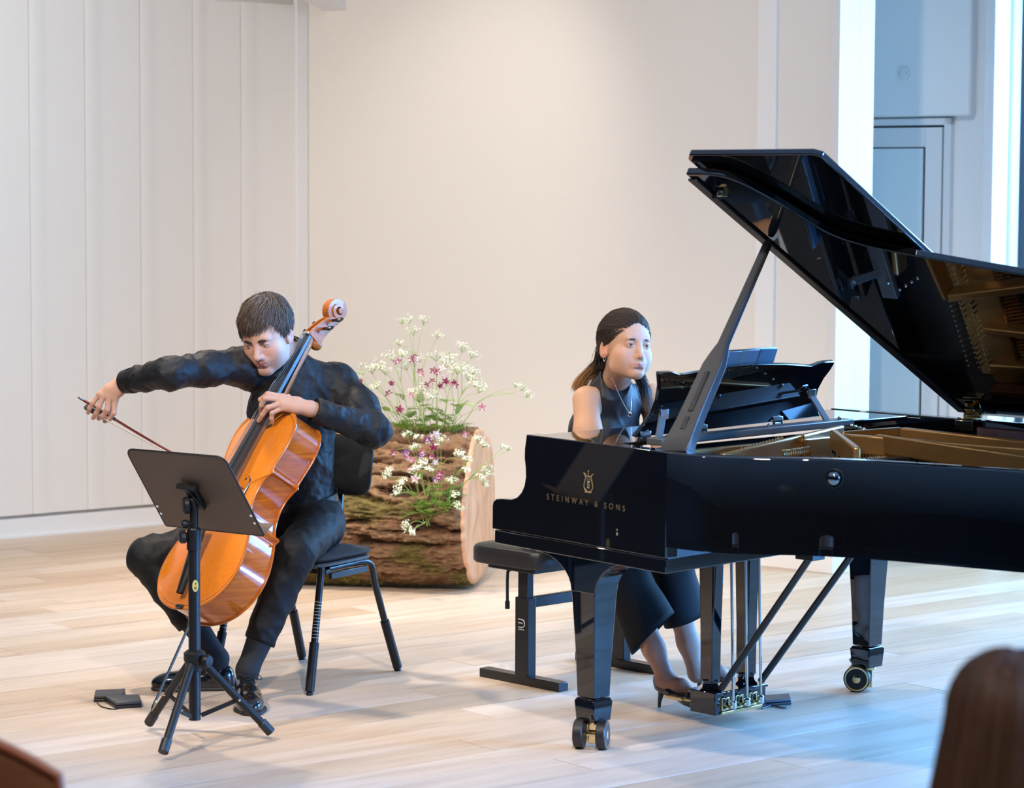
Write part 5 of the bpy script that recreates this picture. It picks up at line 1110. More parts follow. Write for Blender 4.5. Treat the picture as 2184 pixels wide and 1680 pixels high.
# ================================================================== distance-field modeller for figures
class Field:
    def __init__(s, lo, hi, h):
        s.h = h; s.lo = np.array(lo, np.float32); n = np.ceil((np.array(hi)-np.array(lo))/h).astype(int)+1
        s.ax = [s.lo[i]+h*np.arange(n[i], dtype=np.float32) for i in range(3)]
        s.d = np.full(n, 1.0, np.float32)
    def sl(s, lo, hi):
        r = []
        for i in range(3):
            a = int(np.floor((lo[i]-s.lo[i])/s.h)); b = int(np.ceil((hi[i]-s.lo[i])/s.h))+1
            r.append(slice(max(a, 0), max(0, min(b, s.d.shape[i]))))
        return tuple(r)
    def put(s, fn, lo, hi, k=0.0, op='u'):
        m_ = k+3*s.h; q = s.sl(np.array(lo)-m_, np.array(hi)+m_)
        X = s.ax[0][q[0]][:, None, None]; Y = s.ax[1][q[1]][None, :, None]; Z = s.ax[2][q[2]][None, None, :]
        if X.size == 0 or Y.size == 0 or Z.size == 0: return s
        b = fn(X, Y, Z); a = s.d[q]
        if op == 'u':
            if k > 0: h = np.clip(0.5+0.5*(a-b)/k, 0, 1); r = a*(1-h)+b*h - k*h*(1-h)
            else: r = np.minimum(a, b)
        elif op == 's':
            b = -b
            if k > 0: h = np.clip(0.5-0.5*(a-b)/k, 0, 1); r = a*(1-h)+b*h + k*h*(1-h)
            else: r = np.maximum(a, b)
        else: r = np.maximum(a, b)
        s.d[q] = r; return s
    def cap(s, a, b, ra, rb=None, k=0.0, op='u', fold=None, flat=None):
        """tapered capsule; fold=(amp, freq, twist, seed) puts cloth folds round it; flat=(dir, factor) squashes across dir"""
        rb = ra if rb is None else rb; a = np.array(a, float); b = np.array(b, float); ba = b-a; L2 = float(ba@ba)+1e-12; R = max(ra, rb)+(fold[0] if fold else 0)
        d_ = ba/math.sqrt(L2); t_ = np.array([0, 0, 1.]) if abs(d_[2]) < 0.9 else np.array([1., 0, 0]); x_ = np.cross(d_, t_); x_ /= np.linalg.norm(x_); y_ = np.cross(d_, x_)
        def fn(X, Y, Z):
            px, py, pz = X-a[0], Y-a[1], Z-a[2]; t = np.clip((px*ba[0]+py*ba[1]+pz*ba[2])/L2, 0, 1)
            qx, qy, qz = px-t*ba[0], py-t*ba[1], pz-t*ba[2]
            if flat is not None:
                f = np.array(flat[0], float); f /= np.linalg.norm(f); e = (qx*f[0]+qy*f[1]+qz*f[2])*(flat[1]-1); qx = qx+e*f[0]; qy = qy+e*f[1]; qz = qz+e*f[2]
            r = np.sqrt(qx*qx+qy*qy+qz*qz); dd = r-(ra+(rb-ra)*t)
            if fold:
                amp, fr, tw, sd = fold; ph = np.arctan2(qx*y_[0]+qy*y_[1]+qz*y_[2], qx*x_[0]+qy*x_[1]+qz*x_[2])
                sdist = t*math.sqrt(L2)
                w_ = 1.6*(1-np.abs(np.sin(0.5*(sdist*fr + tw*np.sin(ph+sd) + 0.8*np.sin(2*ph+sd*2)))))-0.7 + 0.9*(1-np.abs(np.sin(0.5*(sdist*fr*1.7 - tw*1.6*np.sin(ph+sd*3)+sd))))-0.35
                dd = dd - amp*w_*(0.55+0.45*np.sin(ph+sd*1.7))
            return dd
        return s.put(fn, np.minimum(a, b)-R*(1.0 if flat is None else 1.6), np.maximum(a, b)+R*(1.0 if flat is None else 1.6), k, op)
    def ell(s, c, r, M=None, k=0.0, op='u'):
        c = np.array(c, float); r = np.array(r, float); Mi = np.eye(3) if M is None else np.array(M).T; R = max(r)
        def fn(X, Y, Z):
            x, y, z = X-c[0], Y-c[1], Z-c[2]
            u = (Mi[0, 0]*x+Mi[0, 1]*y+Mi[0, 2]*z); v = (Mi[1, 0]*x+Mi[1, 1]*y+Mi[1, 2]*z); w_ = (Mi[2, 0]*x+Mi[2, 1]*y+Mi[2, 2]*z)
            k0 = np.sqrt((u/r[0])**2+(v/r[1])**2+(w_/r[2])**2)+1e-6; k1 = np.sqrt((u/r[0]**2)**2+(v/r[1]**2)**2+(w_/r[2]**2)**2)+1e-6
            return k0*(k0-1)/k1
        return s.put(fn, c-R, c+R, k, op)
    def chain(s, pts, rad, k=0.01, **kw):
        for i in range(len(pts)-1): s.cap(pts[i], pts[i+1], rad[i], rad[i+1], k, **kw)
        return s
    def cut(s, p, n):
        """remove everything on the +n side of the plane through p"""
        n = np.array(n, float); n = n/np.linalg.norm(n); p = np.array(p, float)
        pl = ((s.ax[0]-p[0])*n[0])[:, None, None]+((s.ax[1]-p[1])*n[1])[None, :, None]+((s.ax[2]-p[2])*n[2])[None, None, :]
        s.d = np.maximum(s.d, pl.astype(np.float32)); return s
    def cut_ball(s, p, n, rad):
        """like cut, but only within rad of p"""
        n = np.array(n, float); n = n/np.linalg.norm(n); p = np.array(p, float)
        def fn(X, Y, Z):
            pl = (X-p[0])*n[0]+(Y-p[1])*n[1]+(Z-p[2])*n[2]; rr_ = np.sqrt((X-p[0])**2+(Y-p[1])**2+(Z-p[2])**2)-rad
            return -np.maximum(-pl, rr_)
        return s.put(fn, p-rad, p+rad, 0, 'x')
    def wrinkle(s, amp, scale, seed=0.0, band=0.03, stretch=(1, 1, 1)):
        idx = np.nonzero(np.abs(s.d) < band); x = s.ax[0][idx[0]]*scale*stretch[0]; y = s.ax[1][idx[1]]*scale*stretch[1]; z = s.ax[2][idx[2]]*scale*stretch[2]
        w1 = 1.2-2.2*np.abs(np.sin(0.5*(x*1.0+1.7*np.sin(y*0.9+seed)+z*0.6+seed+1.5*np.sin(z*1.1+1.3*np.sin(x*0.8+seed*2)+0.5*y))))
        w2 = np.sin(2.3*y+1.1*np.sin(1.9*z+seed)+1.2*x)*np.sin(2.1*x-1.3*z+seed*1.3)
        s.d[idx] -= amp*(w1+0.5*w2).astype(np.float32); return s
    def mesh(s, name):
        d = s.d; h = s.h; sg = d < 0; c = np.zeros(tuple(np.array(d.shape)-1), np.uint8)
        offs = [(i, j, k) for i in (0, 1) for j in (0, 1) for k in (0, 1)]
        nx, ny, nz = c.shape
        for i, j, k in offs: c += sg[i:i+nx, j:j+ny, k:k+nz]
        act = (c > 0) & (c < 8); ii = np.argwhere(act); n = len(ii)
        ids = np.full(c.shape, -1, np.int32); ids[act] = np.arange(n, dtype=np.int32)
        vals = np.stack([d[ii[:, 0]+i, ii[:, 1]+j, ii[:, 2]+k] for i, j, k in offs], 1)
        acc = np.zeros((n, 3)); cnt = np.zeros(n)
        O = np.array(offs, float)
        for a in range(8):
            for b in range(a+1, 8):
                if abs(O[a]-O[b]).sum() == 1:
                    va, vb = vals[:, a], vals[:, b]; m_ = (va < 0) != (vb < 0); t = va[m_]/(va[m_]-vb[m_])
                    acc[m_] += O[a]+t[:, None]*(O[b]-O[a]); cnt[m_] += 1
        P = (ii+acc/np.maximum(cnt, 1)[:, None])*h+s.lo
        quads = []
        for axn in range(3):
            A = [slice(None)]*3; B = [slice(None)]*3; A[axn] = slice(0, -1); B[axn] = slice(1, None)
            cr = sg[tuple(A)] != sg[tuple(B)]; e = np.argwhere(cr)
            o1, o2 = [q for q in range(3) if q != axn]
            ok = (e[:, o1] > 0) & (e[:, o2] > 0) & (e[:, o1] < d.shape[o1]-1) & (e[:, o2] < d.shape[o2]-1); e = e[ok]
            def idx(a, b): q = e.copy(); q[:, o1] -= a; q[:, o2] -= b; return ids[q[:, 0], q[:, 1], q[:, 2]]
            Q = np.stack([idx(0, 0), idx(1, 0), idx(1, 1), idx(0, 1)], 1)
            inside = sg[tuple(A)][tuple(e.T)]
            flip = inside if axn != 1 else ~inside
            Q[~flip] = Q[~flip][:, ::-1]; quads.append(Q)
        Q = np.concatenate(quads); Q = Q[(Q >= 0).all(1)]
        me = bpy.data.meshes.new(name); me.vertices.add(n); me.vertices.foreach_set('co', P.astype(np.float32).ravel())
        me.loops.add(Q.size); me.loops.foreach_set('vertex_index', Q.ravel().astype(np.int32)); me.polygons.add(len(Q))
        me.polygons.foreach_set('loop_start', (np.arange(len(Q))*4).astype(np.int32)); me.polygons.foreach_set('use_smooth', np.ones(len(Q), bool))
        me.update(calc_edges=True); me.validate(); return me, P
def join_meshes(name, parts):
    """parts: list of (mesh, points, colours) -> one mesh with colour attribute"""
    vs = []; fs = []; cs = []; o = 0
    for me, P, c in parts:
        vs.append(P); n = len(me.polygons); q = np.zeros(n*4, np.int32); me.loops.foreach_get('vertex_index', q); fs.append(q.reshape(-1, 4)+o); o += len(P); cs.append(c)
    P = np.concatenate(vs); Q = np.concatenate(fs); me = bpy.data.meshes.new(name); me.vertices.add(len(P)); me.vertices.foreach_set('co', P.astype(np.float32).ravel())
    me.loops.add(Q.size); me.loops.foreach_set('vertex_index', Q.ravel().astype(np.int32)); me.polygons.add(len(Q)); me.polygons.foreach_set('loop_start', (np.arange(len(Q))*4).astype(np.int32)); me.polygons.foreach_set('use_smooth', np.ones(len(Q), bool))
    me.update(calc_edges=True); me.validate(); set_col(me, np.concatenate(cs)); return me
def cols_const(P, c): return np.tile(np.array([*c, 1.0], np.float32), (len(P), 1))
def sdf_part(F_, name, m_, par, cols=None):
    me, P = F_.mesh(name)
    if cols is not None: set_col(me, cols(P))
    o = link(me, name, m_, None); unparent_world(o, par); return o
def T3(p): return np.array([p[0], p[1], p[2]], float)
# ------------------------------------------------------------------ heads
def head_frame(center, fwd_, up_):
    f = V(fwd_).normalized(); u_ = V(up_); u_ = (u_-f*u_.dot(f)).normalized(); r = f.cross(u_)      # r: subject's right ... x axis = subject's left
    return V(center), -r*-1.0 if False else r*-1.0, f, u_
class Head:
    """local axes: x to the subject's left, y out of the face, z up; origin midway between the ears at eye height"""
    def __init__(s, center, fwd_, up_, scale=1.0):
        f = V(fwd_).normalized(); u_ = V(up_); u_ = (u_-f*u_.dot(f)).normalized(); x = u_.cross(f)*-1.0
        # right-handed: x = y cross z  -> subject facing y, z up: x is to the subject's right; flip sign so +x is the subject's left
        s.c = V(center); s.y = f; s.z = u_; s.x = -(f.cross(u_)); s.k = scale
        s.M = np.array([[s.x[i], s.y[i], s.z[i]] for i in range(3)])
    def w(s, x, y, z): return s.c + (s.x*x+s.y*y+s.z*z)*s.k
    def wn(s, p): return T3(s.w(*p))
    def local(s, P): return ((P-np.array(s.c))/s.k) @ s.M
    def build(s, F_, female=False):
        K = s.k; ell = lambda c, r, k=0.0, op='u', R=None: F_.ell(s.wn(c), np.array(r)*K, s.M if R is None else s.M @ R, k*K, op)
        cap = lambda a, b, ra, rb, k=0.0, op='u': F_.cap(s.wn(a), s.wn(b), ra*K, rb*K, k*K, op)
        jw = 0.90 if female else 1.0; fl = 0.93 if female else 1.0
        ell((0, -0.016, 0.030), (0.0745, 0.094, 0.086)); ell((0, 0.020, 0.020), (0.066, 0.066, 0.070), 0.03)
        ell((0, 0.030, -0.040), (0.056*jw+0.004, 0.056, 0.074*fl), 0.03)
        for sx in (-1, 1):
            cap((sx*0.050*jw, -0.004, -0.050), (sx*0.046*jw, 0.010, -0.080*fl), 0.018, 0.016, 0.022); cap((sx*0.046*jw, 0.010, -0.080*fl), (sx*0.012, 0.066, -0.104*fl), 0.016, 0.016, 0.02)
            ell((sx*0.042, 0.053, -0.030), (0.020, 0.017, 0.018), 0.024); ell((sx*(0.036 if not female else 0.038), 0.042, -0.060*fl), (0.024, 0.026 if not female else 0.030, 0.032), 0.03)
        ell((0, 0.070, -0.100*fl), (0.018, 0.014, 0.015), 0.016)
        # brow, sockets
        cap((-0.034, 0.073, 0.018), (0.034, 0.073, 0.018), 0.012, 0.012, 0.016)
        for sx in (-1, 1): ell((sx*0.031, 0.094, -0.001), (0.018, 0.017, 0.010 if not female else 0.009), 0.014, 's')
        # nose
        nl = 0.104 if not female else 0.098; nb = 0.0075 if not female else 0.006
        cap((0, 0.082, 0.004), (0, nl-0.002, -0.036), nb, nb+0.003, 0.012); ell((0, nl, -0.040), (0.010, 0.009, 0.0085), 0.008)
        for sx in (-1, 1): ell((sx*0.0115, nl-0.013, -0.043), (0.0078, 0.010, 0.0075), 0.006); ell((sx*0.0065, nl-0.004, -0.0500), (0.0035, 0.005, 0.003), 0.003, 's')
        # lips and philtrum
        ell((0, 0.078, -0.064), (0.024, 0.012, 0.018), 0.018)
        for sx in (-1, 1): cap((0, 0.0900, -0.0655), (sx*0.022, 0.0800, -0.0692), 0.0048, 0.0026, 0.005)
        cap((-0.012, 0.0855, -0.0750), (0.012, 0.0855, -0.0750), 0.0054 if not female else 0.0064, 0.0054 if not female else 0.0064, 0.006)
        cap((-0.020, 0.0875, -0.0700), (0.020, 0.0875, -0.0700), 0.0011, 0.0011, 0.003, 's')
        ell((0, 0.088, -0.084), (0.014, 0.006, 0.004), 0.008, 's')
        # lids: ball with a slit
        for sx in (-1, 1):
            ell((sx*0.031, 0.0735, -0.002), (0.0150, 0.0145, 0.0128), 0.005)
            ell((sx*0.0315, 0.088, -0.0040 if not female else -0.0030), (0.0130, 0.011, 0.0026 if not female else 0.0033), 0.0015, 's')
        # ears
        for sx in (-1, 1):
            R = np.array(Matrix.Rotation(math.radians(-14), 3, 'X') @ Matrix.Rotation(math.radians(16*sx), 3, 'Z'))
            ell((sx*0.0765, -0.014, -0.014), (0.0065, 0.0185, 0.0315), 0.006, R=R); ell((sx*0.0745, -0.004, -0.030), (0.006, 0.009, 0.012), 0.006)
            ell((sx*0.0850, -0.010, -0.010), (0.0070, 0.0105, 0.0200), 0.005, 's', R)
        return s
    def eyes(s, par, look=(0, 1, 0), iris=(0.05, 0.028, 0.015)):
        K = s.k; d = V(look); dw = (s.x*d.x+s.y*d.y+s.z*d.z).normalized()
        for sx in (-1, 1):
            c = s.w(sx*0.031, 0.0735, -0.002)
            eo = wpart(MB().ball(c, 0.0124*K, 20, 14), 'eye', mat('eye_white', (0.36, 0.33, 0.31), 0.25), par, smooth=True, sharp=0)
            wpart(MB().ball(c+dw*0.0066*K, (0.0074*K, 0.0074*K, 0.0074*K), 14, 10), 'iris', mat('iris_brown', iris, 0.1), eo, smooth=True, sharp=0)
    def brows(s, par, m_, pts, th=0.0042):
        for sx in (-1, 1):
            cc = catmull([s.w(sx*x, y, z) for x, y, z in pts], 6); n = len(cc)
            mb = MB().tube(cc, [s.k*th*(0.25+0.9*math.sin(PI*min(0.93, (i+1.2)/(n+0.6)))) for i in range(n)], 6); wpart(mb, 'eyebrow', m_, par, smooth=True)
def strands(mb_list, rootpts, path_fn, rad, col_fn, rng, nseg=7, sides=4):
    """hair made of tapered tubes; returns mesh with colours"""
    V_ = []; Fq = []; C_ = []
    for rp in rootpts:
        pts = path_fn(rp, nseg)
        if pts is None: continue
        n = len(pts); o = len(V_); ref = None
        for i in range(n):
            d = (pts[min(i+1, n-1)]-pts[max(i-1, 0)]); d = d.normalized() if d.length > 1e-7 else V((0, 0, 1))
            x = frame_from(d)[0] if ref is None else (ref-d*ref.dot(d)).normalized(); ref = x; y = d.cross(x)
            r = rad*(1.0-0.75*i/(n-1)); c = col_fn(rp, i/(n-1))
            for k in range(sides): a = 2*PI*k/sides; V_.append(pts[i]+x*(r*math.cos(a))+y*(r*math.sin(a))); C_.append((*c, 1))
        for i in range(n-1):
            for k in range(sides): Fq.append((o+i*sides+k, o+i*sides+(k+1) % sides, o+(i+1)*sides+(k+1) % sides, o+(i+1)*sides+k))
    me = bpy.data.meshes.new('hair'); me.from_pydata([tuple(v) for v in V_], [], Fq); set_col(me, C_); me.polygons.foreach_set('use_smooth', [True]*len(me.polygons)); return me
M_skin = mat('skin', (0.6, 0.38, 0.28), 0.55, attr='Col', sss=0.15, spec=0.28)
M_hair = mat('hair', (0.03, 0.02, 0.015), 0.45, attr='Col', spec=0.4)
def finger(F_, pts, r0, r1, k=0.004):
    n = len(pts); F_.chain([T3(p) for p in pts], [r0+(r1-r0)*i/(n-1) for i in range(n)], k)
def pxp(lst): return [PY(x, y, Y) for x, y, Y in lst]
# ================================================================== the cellist
rc = random.Random(11)
SK = (0.56, 0.315, 0.22)
man = thing('person', V((-0.70, 9.0, 0)), 'young man in a black shirt and trousers bent over his cello, bowing', 'person')
M_shirt = mat('black_cotton', (0.008, 0.008, 0.009), 0.6, spec=0.32, sheen=0.0, bump=(60, 0.3, (1, 1, 1)))
M_trs = mat('black_wool', (0.006, 0.006, 0.007), 0.62, spec=0.28, bump=(120, 0.15, (1, 1, 1)))
M_sock = mat('black_sock', (0.010, 0.012, 0.016), 0.8)
M_shoe = mat('black_polished_leather', (0.008, 0.008, 0.009), 0.16, coat=0.4)
M_sole = mat('shoe_sole', (0.010, 0.009, 0.008), 0.6)
shR = V((-0.915, 9.005, 1.105)); shL = V((-0.615, 9.140, 1.035)); elR = PY(362, 796, 8.83); wrR = PY(262, 815, 8.97)
elL = PY(797, 918, 8.99); wrL = PY(664, 872, 8.875)
nb = V((-0.785, 9.085, 1.130)); pel = V((-0.750, 9.165, 0.560))
ws = (shL-shR).normalized(); tu = (V((shL+shR)/2)-pel).normalized(); tf = ws.cross(tu).normalized(); tf = tf if tf.y < 0 else -tf
ws = tu.cross(tf).normalized(); MT = np.array([[ws[i], tf[i], tu[i]] for i in range(3)])
HD = Head((-0.8428, 8.98, 1.2163), (-0.3078, -0.8693, -0.3868), (-0.206, -0.336, 0.9191), 1.02)
# --- skin: head and neck
Fh = Field(np.array(HD.c)-0.17, np.array(HD.c)+np.array([0.17, 0.22, 0.16]), 0.0021)
Fh.cap(HD.wn((0, -0.028, -0.045)), T3(nb), 0.056, 0.060); HD.build(Fh)
meh, Ph = Fh.mesh('head')
def face_cols(P, H, base, lips, stub, blush):
    q = H.local(P); x, y, z = q.T; c = np.tile(np.array(base, float), (len(P), 1))
    def blend(mask, col):
        nonlocal c; c = c*(1-mask[:, None])+np.array(col)*mask[:, None]
    if stub is not None:
        m_ = np.clip((-0.052-z)/0.012, 0, 1)*np.clip((y-0.0)/0.03, 0, 1)*np.clip((z+0.125)/0.01, 0, 1); side = np.clip((-0.03-z)/0.02, 0, 1)*np.clip((np.abs(x)-0.045)/0.012, 0, 1)*np.clip((y+0.005)/0.01, 0, 1)
        blend(np.clip(m_+side*0.6, 0, 1)*0.42, stub)
    b_ = np.exp(-(((np.abs(x)-0.042)/0.018)**2+((z+0.034)/0.016)**2))*np.clip(y/0.03, 0, 1); blend(b_*0.35, blush)
    b_ = np.exp(-((x/0.012)**2+((z+0.042)/0.012)**2))*np.clip((y-0.08)/0.01, 0, 1); blend(b_*0.25, blush)
    l_ = np.clip(1.25-((x/0.0215)**2+((z+0.0705)/0.0078)**2), 0, 1)*np.clip((y-0.078)/0.004, 0, 1); blend(np.clip(l_*2.2, 0, 1)*0.85, lips)
    l_ = np.clip(1.0-((x/0.020)**2+((z+0.0698)/0.0012)**2), 0, 1)*np.clip((y-0.08)/0.003, 0, 1); blend(l_*0.8, (lips[0]*0.3, lips[1]*0.3, lips[2]*0.3))
    s_ = np.exp(-(((np.abs(x)-0.031)/0.016)**2+((z-0.006)/0.008)**2))*np.clip((y-0.05)/0.02, 0, 1); blend(s_*0.30, (base[0]*0.55, base[1]*0.42, base[2]*0.38))
    e_ = np.exp(-(((np.abs(x)-0.0315)/0.0125)**2+((z+0.0015)/0.0022)**2))*np.clip((y-0.07)/0.006, 0, 1); blend(e_*0.75, (0.05, 0.03, 0.025))
    er = np.clip((np.abs(x)-0.070)/0.004, 0, 1)*np.clip((0.03-np.abs(y+0.01))/0.005, 0, 1); blend(er*0.35, (base[0]*1.05, base[1]*0.68, base[2]*0.62))
    return np.concatenate([c, np.ones((len(P), 1))], 1).astype(np.float32)
ch_ = face_cols(Ph, HD, SK, (0.42, 0.13, 0.11), (0.30, 0.19, 0.15), (0.66, 0.28, 0.20))
# --- skin: hands
def hand_field(pts, h=0.0019):
    A = np.array([T3(p) for p in pts]); return Field(A.min(0)-0.035, A.max(0)+0.035, h)
# right hand over the bow frog
R_w = wrR; yb = 8.985
idx = pxp([(245, 850, 8.955), (243, 880, 8.950), (233, 893, 8.965), (224, 898, 8.982)])
mid_ = pxp([(233, 847, 8.950), (229, 873, 8.943), (220, 886, 8.958), (211, 892, 8.978)])
rng_ = pxp([(221, 844, 8.952), (211, 867, 8.944), (205, 881, 8.956), (199, 891, 8.975)])
pky = pxp([(212, 841, 8.960), (198, 859, 8.955), (191, 870, 8.962), (188, 880, 8.975)])
thb = pxp([(250, 838, 8.985), (243, 865, 9.005), (228, 884, 9.010), (218, 890, 9.000)])
Fr = hand_field(idx+mid_+rng_+pky+thb+[R_w, elR.lerp(R_w, 0.75)])
Fr.cap(T3(elR.lerp(R_w, 0.7)), T3(R_w), 0.030, 0.0265, 0.01); 
for f_ in (idx, mid_, rng_, pky): Fr.cap(T3(R_w.lerp(f_[0], 0.12)), T3(f_[0]), 0.0205, 0.0118, 0.014)
Fr.cap(T3(R_w.lerp(idx[0], 0.45)), T3(R_w.lerp(pky[0], 0.55)), 0.021, 0.019, 0.014)
Fr.cap(T3(R_w.lerp(thb[0], 0.4)), T3(thb[0]), 0.018, 0.013, 0.012)
finger(Fr, idx, 0.0105, 0.0078); finger(Fr, mid_, 0.0108, 0.0080); finger(Fr, rng_, 0.0102, 0.0076); finger(Fr, pky, 0.0088, 0.0068); finger(Fr, thb, 0.012, 0.0090)
# left hand stopping the strings
L_w = wrL
fb_n = CR @ V((0, 1, 0))
def onfb(px, py, off):
    # point above the fingerboard surface seen at this pixel
    P0 = cw(0, 0.118-0.046*0.5+0.010, 0.75); r = ray(px, py); nrm = fb_n; t = (P0+nrm*off-CAMP).dot(nrm)/r.dot(nrm); return CAMP+r*t
i2 = [PY(603, 846, 8.872), PY(571, 840, 8.862), PY(556, 852, 8.872), onfb(560, 868, 0.008)]
m2 = [PY(598, 852, 8.860), PY(565, 849, 8.846), PY(558, 864, 8.858), onfb(557, 878, 0.008)]
r2 = [PY(600, 860, 8.850), PY(571, 869, 8.836), PY(560, 884, 8.850), onfb(552, 897, 0.008)]
p2 = [PY(603, 870, 8.852), PY(580, 880, 8.842), PY(579, 892, 8.850), PY(581, 901, 8.862)]
t2 = [PY(628, 866, 8.895), PY(622, 855, 8.925), PY(615, 845, 8.945)]
Fl = hand_field(i2+m2+r2+p2+t2+[L_w, elL.lerp(L_w, 0.75)])
Fl.cap(T3(elL.lerp(L_w, 0.72)), T3(L_w), 0.030, 0.027, 0.01)
for f_ in (i2, m2, r2, p2): Fl.cap(T3(L_w.lerp(f_[0], 0.08)), T3(f_[0]), 0.0200, 0.0115, 0.014)
Fl.cap(T3(L_w.lerp(i2[0], 0.5)), T3(L_w.lerp(p2[0], 0.55)), 0.020, 0.018, 0.014)
Fl.cap(T3(L_w.lerp(t2[0], 0.4)), T3(t2[0]), 0.017, 0.013, 0.012)
finger(Fl, i2, 0.0102, 0.0078); finger(Fl, m2, 0.0105, 0.0080); finger(Fl, r2, 0.0100, 0.0077); finger(Fl, p2, 0.0088, 0.0068); finger(Fl, t2, 0.0118, 0.0088)
def hand_cols(P, tips, base):
    c = np.tile(np.array(base, float), (len(P), 1)); m_ = np.zeros(len(P))
    for t in tips: m_ = np.maximum(m_, np.exp(-((P-T3(t))**2).sum(1)/(0.012**2)))
    c = c*(1-0.35*m_[:, None])+np.array((base[0]*1.05, base[1]*0.68, base[2]*0.62))*(0.35*m_[:, None]); return np.concatenate([c, np.ones((len(P), 1))], 1).astype(np.float32)
HSK = (0.55, 0.315, 0.22)
mer, Pr = Fr.mesh('hr'); mel, Pl = Fl.mesh('hl')
# --- body under the clothes
kneeL = PY(630, 1180, 8.81); ankL = V((-0.882, 8.700, 0.105)); hipL = V((-0.665, 9.10, 0.545)); hipR = V((-0.855, 9.17, 0.545)); kneeR = PY(318, 1190, 8.97); ankR = V((-1.005, 8.905, 0.105))
Fb = Field((-1.45, 8.35, 0.02), (-0.30, 9.40, 1.25), 0.008)
def torso(F_, g, k=0.05):
    F_.ell(T3(pel+tu*0.01), (0.148+g, 0.108+g, 0.125+g), MT); F_.ell(T3(pel.lerp((shL+shR)/2, 0.38)), (0.128+g, 0.096+g, 0.16+g), MT, k); F_.ell(T3(pel.lerp((shL+shR)/2, 0.74)), (0.150+g, 0.104+g, 0.160+g), MT, k)
    F_.cap(T3(nb-V((0, 0, 0.05))), T3(shR+V((0, 0, -0.005))), 0.058+g, 0.050+g, k); F_.cap(T3(nb-V((0, 0, 0.05))), T3(shL+V((0, 0, -0.005))), 0.058+g, 0.050+g, k)
torso(Fb, -0.012); Fb.chain([T3(shR), T3(elR), T3(elR.lerp(wrR, 0.9))], [0.045, 0.038, 0.026], 0.03); Fb.chain([T3(shL), T3(elL), T3(elL.lerp(wrL, 0.9))], [0.045, 0.038, 0.026], 0.03)
Fb.chain([T3(hipL), T3(kneeL), T3(ankL)], [0.078, 0.052, 0.034], 0.03); Fb.chain([T3(hipR), T3(kneeR), T3(ankR)], [0.078, 0.052, 0.034], 0.03); Fb.cap(T3(nb), T3(nb-tu*0.12), 0.052, 0.07, 0.03)
meb, Pb = Fb.mesh('b')
body = join_meshes('body', [(meh, Ph, ch_), (mer, Pr, hand_cols(Pr, [f[-1] for f in (idx, mid_, rng_, pky)]+[f[1] for f in (idx, mid_, rng_, pky)], HSK)), (mel, Pl, hand_cols(Pl, [f[-1] for f in (i2, m2, r2, p2)]+[f[1] for f in (i2, m2, r2)], HSK)), (meb, Pb, cols_const(Pb, SK))])
bo_ = link(body, 'body', M_skin); unparent_world(bo_, man)
HD.eyes(man, look=(-0.1, 0.8, -0.6))
# --- shirt
Fs = Field((-1.42, 8.60, 0.50), (-0.28, 9.42, 1.26), 0.0048)
torso(Fs, 0.010, 0.06)
Fs.chain([T3(shR-ws*-0.0), T3(shR.lerp(elR, 0.5)+V((0, 0, 0.004)))], [0.064, 0.059], 0.05, fold=(0.003, 48, 1.6, 0.7)); Fs.cap(T3(shR.lerp(elR, 0.5)+V((0, 0, 0.004))), T3(elR), 0.059, 0.054, 0.03, fold=(0.0035, 66, 1.2, 2.1))
Fs.cap(T3(elR), T3(wrR), 0.054, 0.041, 0.03, fold=(0.0042, 95, 1.3, 1.2)); Fs.cap(T3(elR.lerp(wrR, 0.72)), T3(wrR), 0.044, 0.0385, 0.008)
Fs.chain([T3(shL), T3(shL.lerp(elL, 0.5)+V((0.012, 0, 0.0)))], [0.068, 0.066], 0.05, fold=(0.003, 45, 1.7, 0.2)); Fs.cap(T3(shL.lerp(elL, 0.5)+V((0.012, 0, 0.0))), T3(elL), 0.066, 0.057, 0.03, fold=(0.004, 62, 1.5, 1.7))
Fs.cap(T3(elL), T3(wrL), 0.056, 0.043, 0.03, fold=(0.0040, 75, 1.4, 2.6)); Fs.cap(T3(elL.lerp(wrL, 0.70)), T3(wrL), 0.046, 0.0395, 0.008)
Fs.wrinkle(0.0028, 38, 0.4, stretch=(1, 1, 0.7)); Fs.wrinkle(0.0009, 90, 1.4)
Fs.cut_ball(T3(wrR-(wrR-elR).normalized()*0.012), T3(wrR-elR), 0.09); Fs.cut_ball(T3(wrL-(wrL-elL).normalized()*0.012), T3(wrL-elL), 0.09)
Fs.cut(T3(pel+tu*-0.01), T3(-tu))
# open neck
Fs.cap(T3(nb+tu*0.02+tf*0.05), T3(nb+tu*0.10), 0.050, 0.075, 0.01, 's')
sdf_part(Fs, 'shirt', M_shirt, man)
for w_, e_, r0 in ((wrR, elR, 0.0395), (wrL, elL, 0.0405)):
    d = (w_-e_).normalized(); a_ = w_-d*0.052; b_ = w_-d*0.010
    x_, y_, _ = frame_from(d); n = 28; cb = MB(); vs = []
    for t, r in ((0, r0+0.004), (0.02, r0+0.0055), (0.98, r0+0.001), (1.0, r0-0.0005), (0.96, r0-0.002)):
        for k in range(n): a = 2*PI*k/n; vs.append(a_.lerp(b_, t)+x_*(r*math.cos(a))+y_*(r*math.sin(a)))
    cb.add(vs, [(i*n+k, i*n+(k+1) % n, (i+1)*n+(k+1) % n, (i+1)*n+k) for i in range(4) for k in range(n)]); wpart(cb, 'shirt_cuff', M_shirt, man, smooth=True, sharp=60)
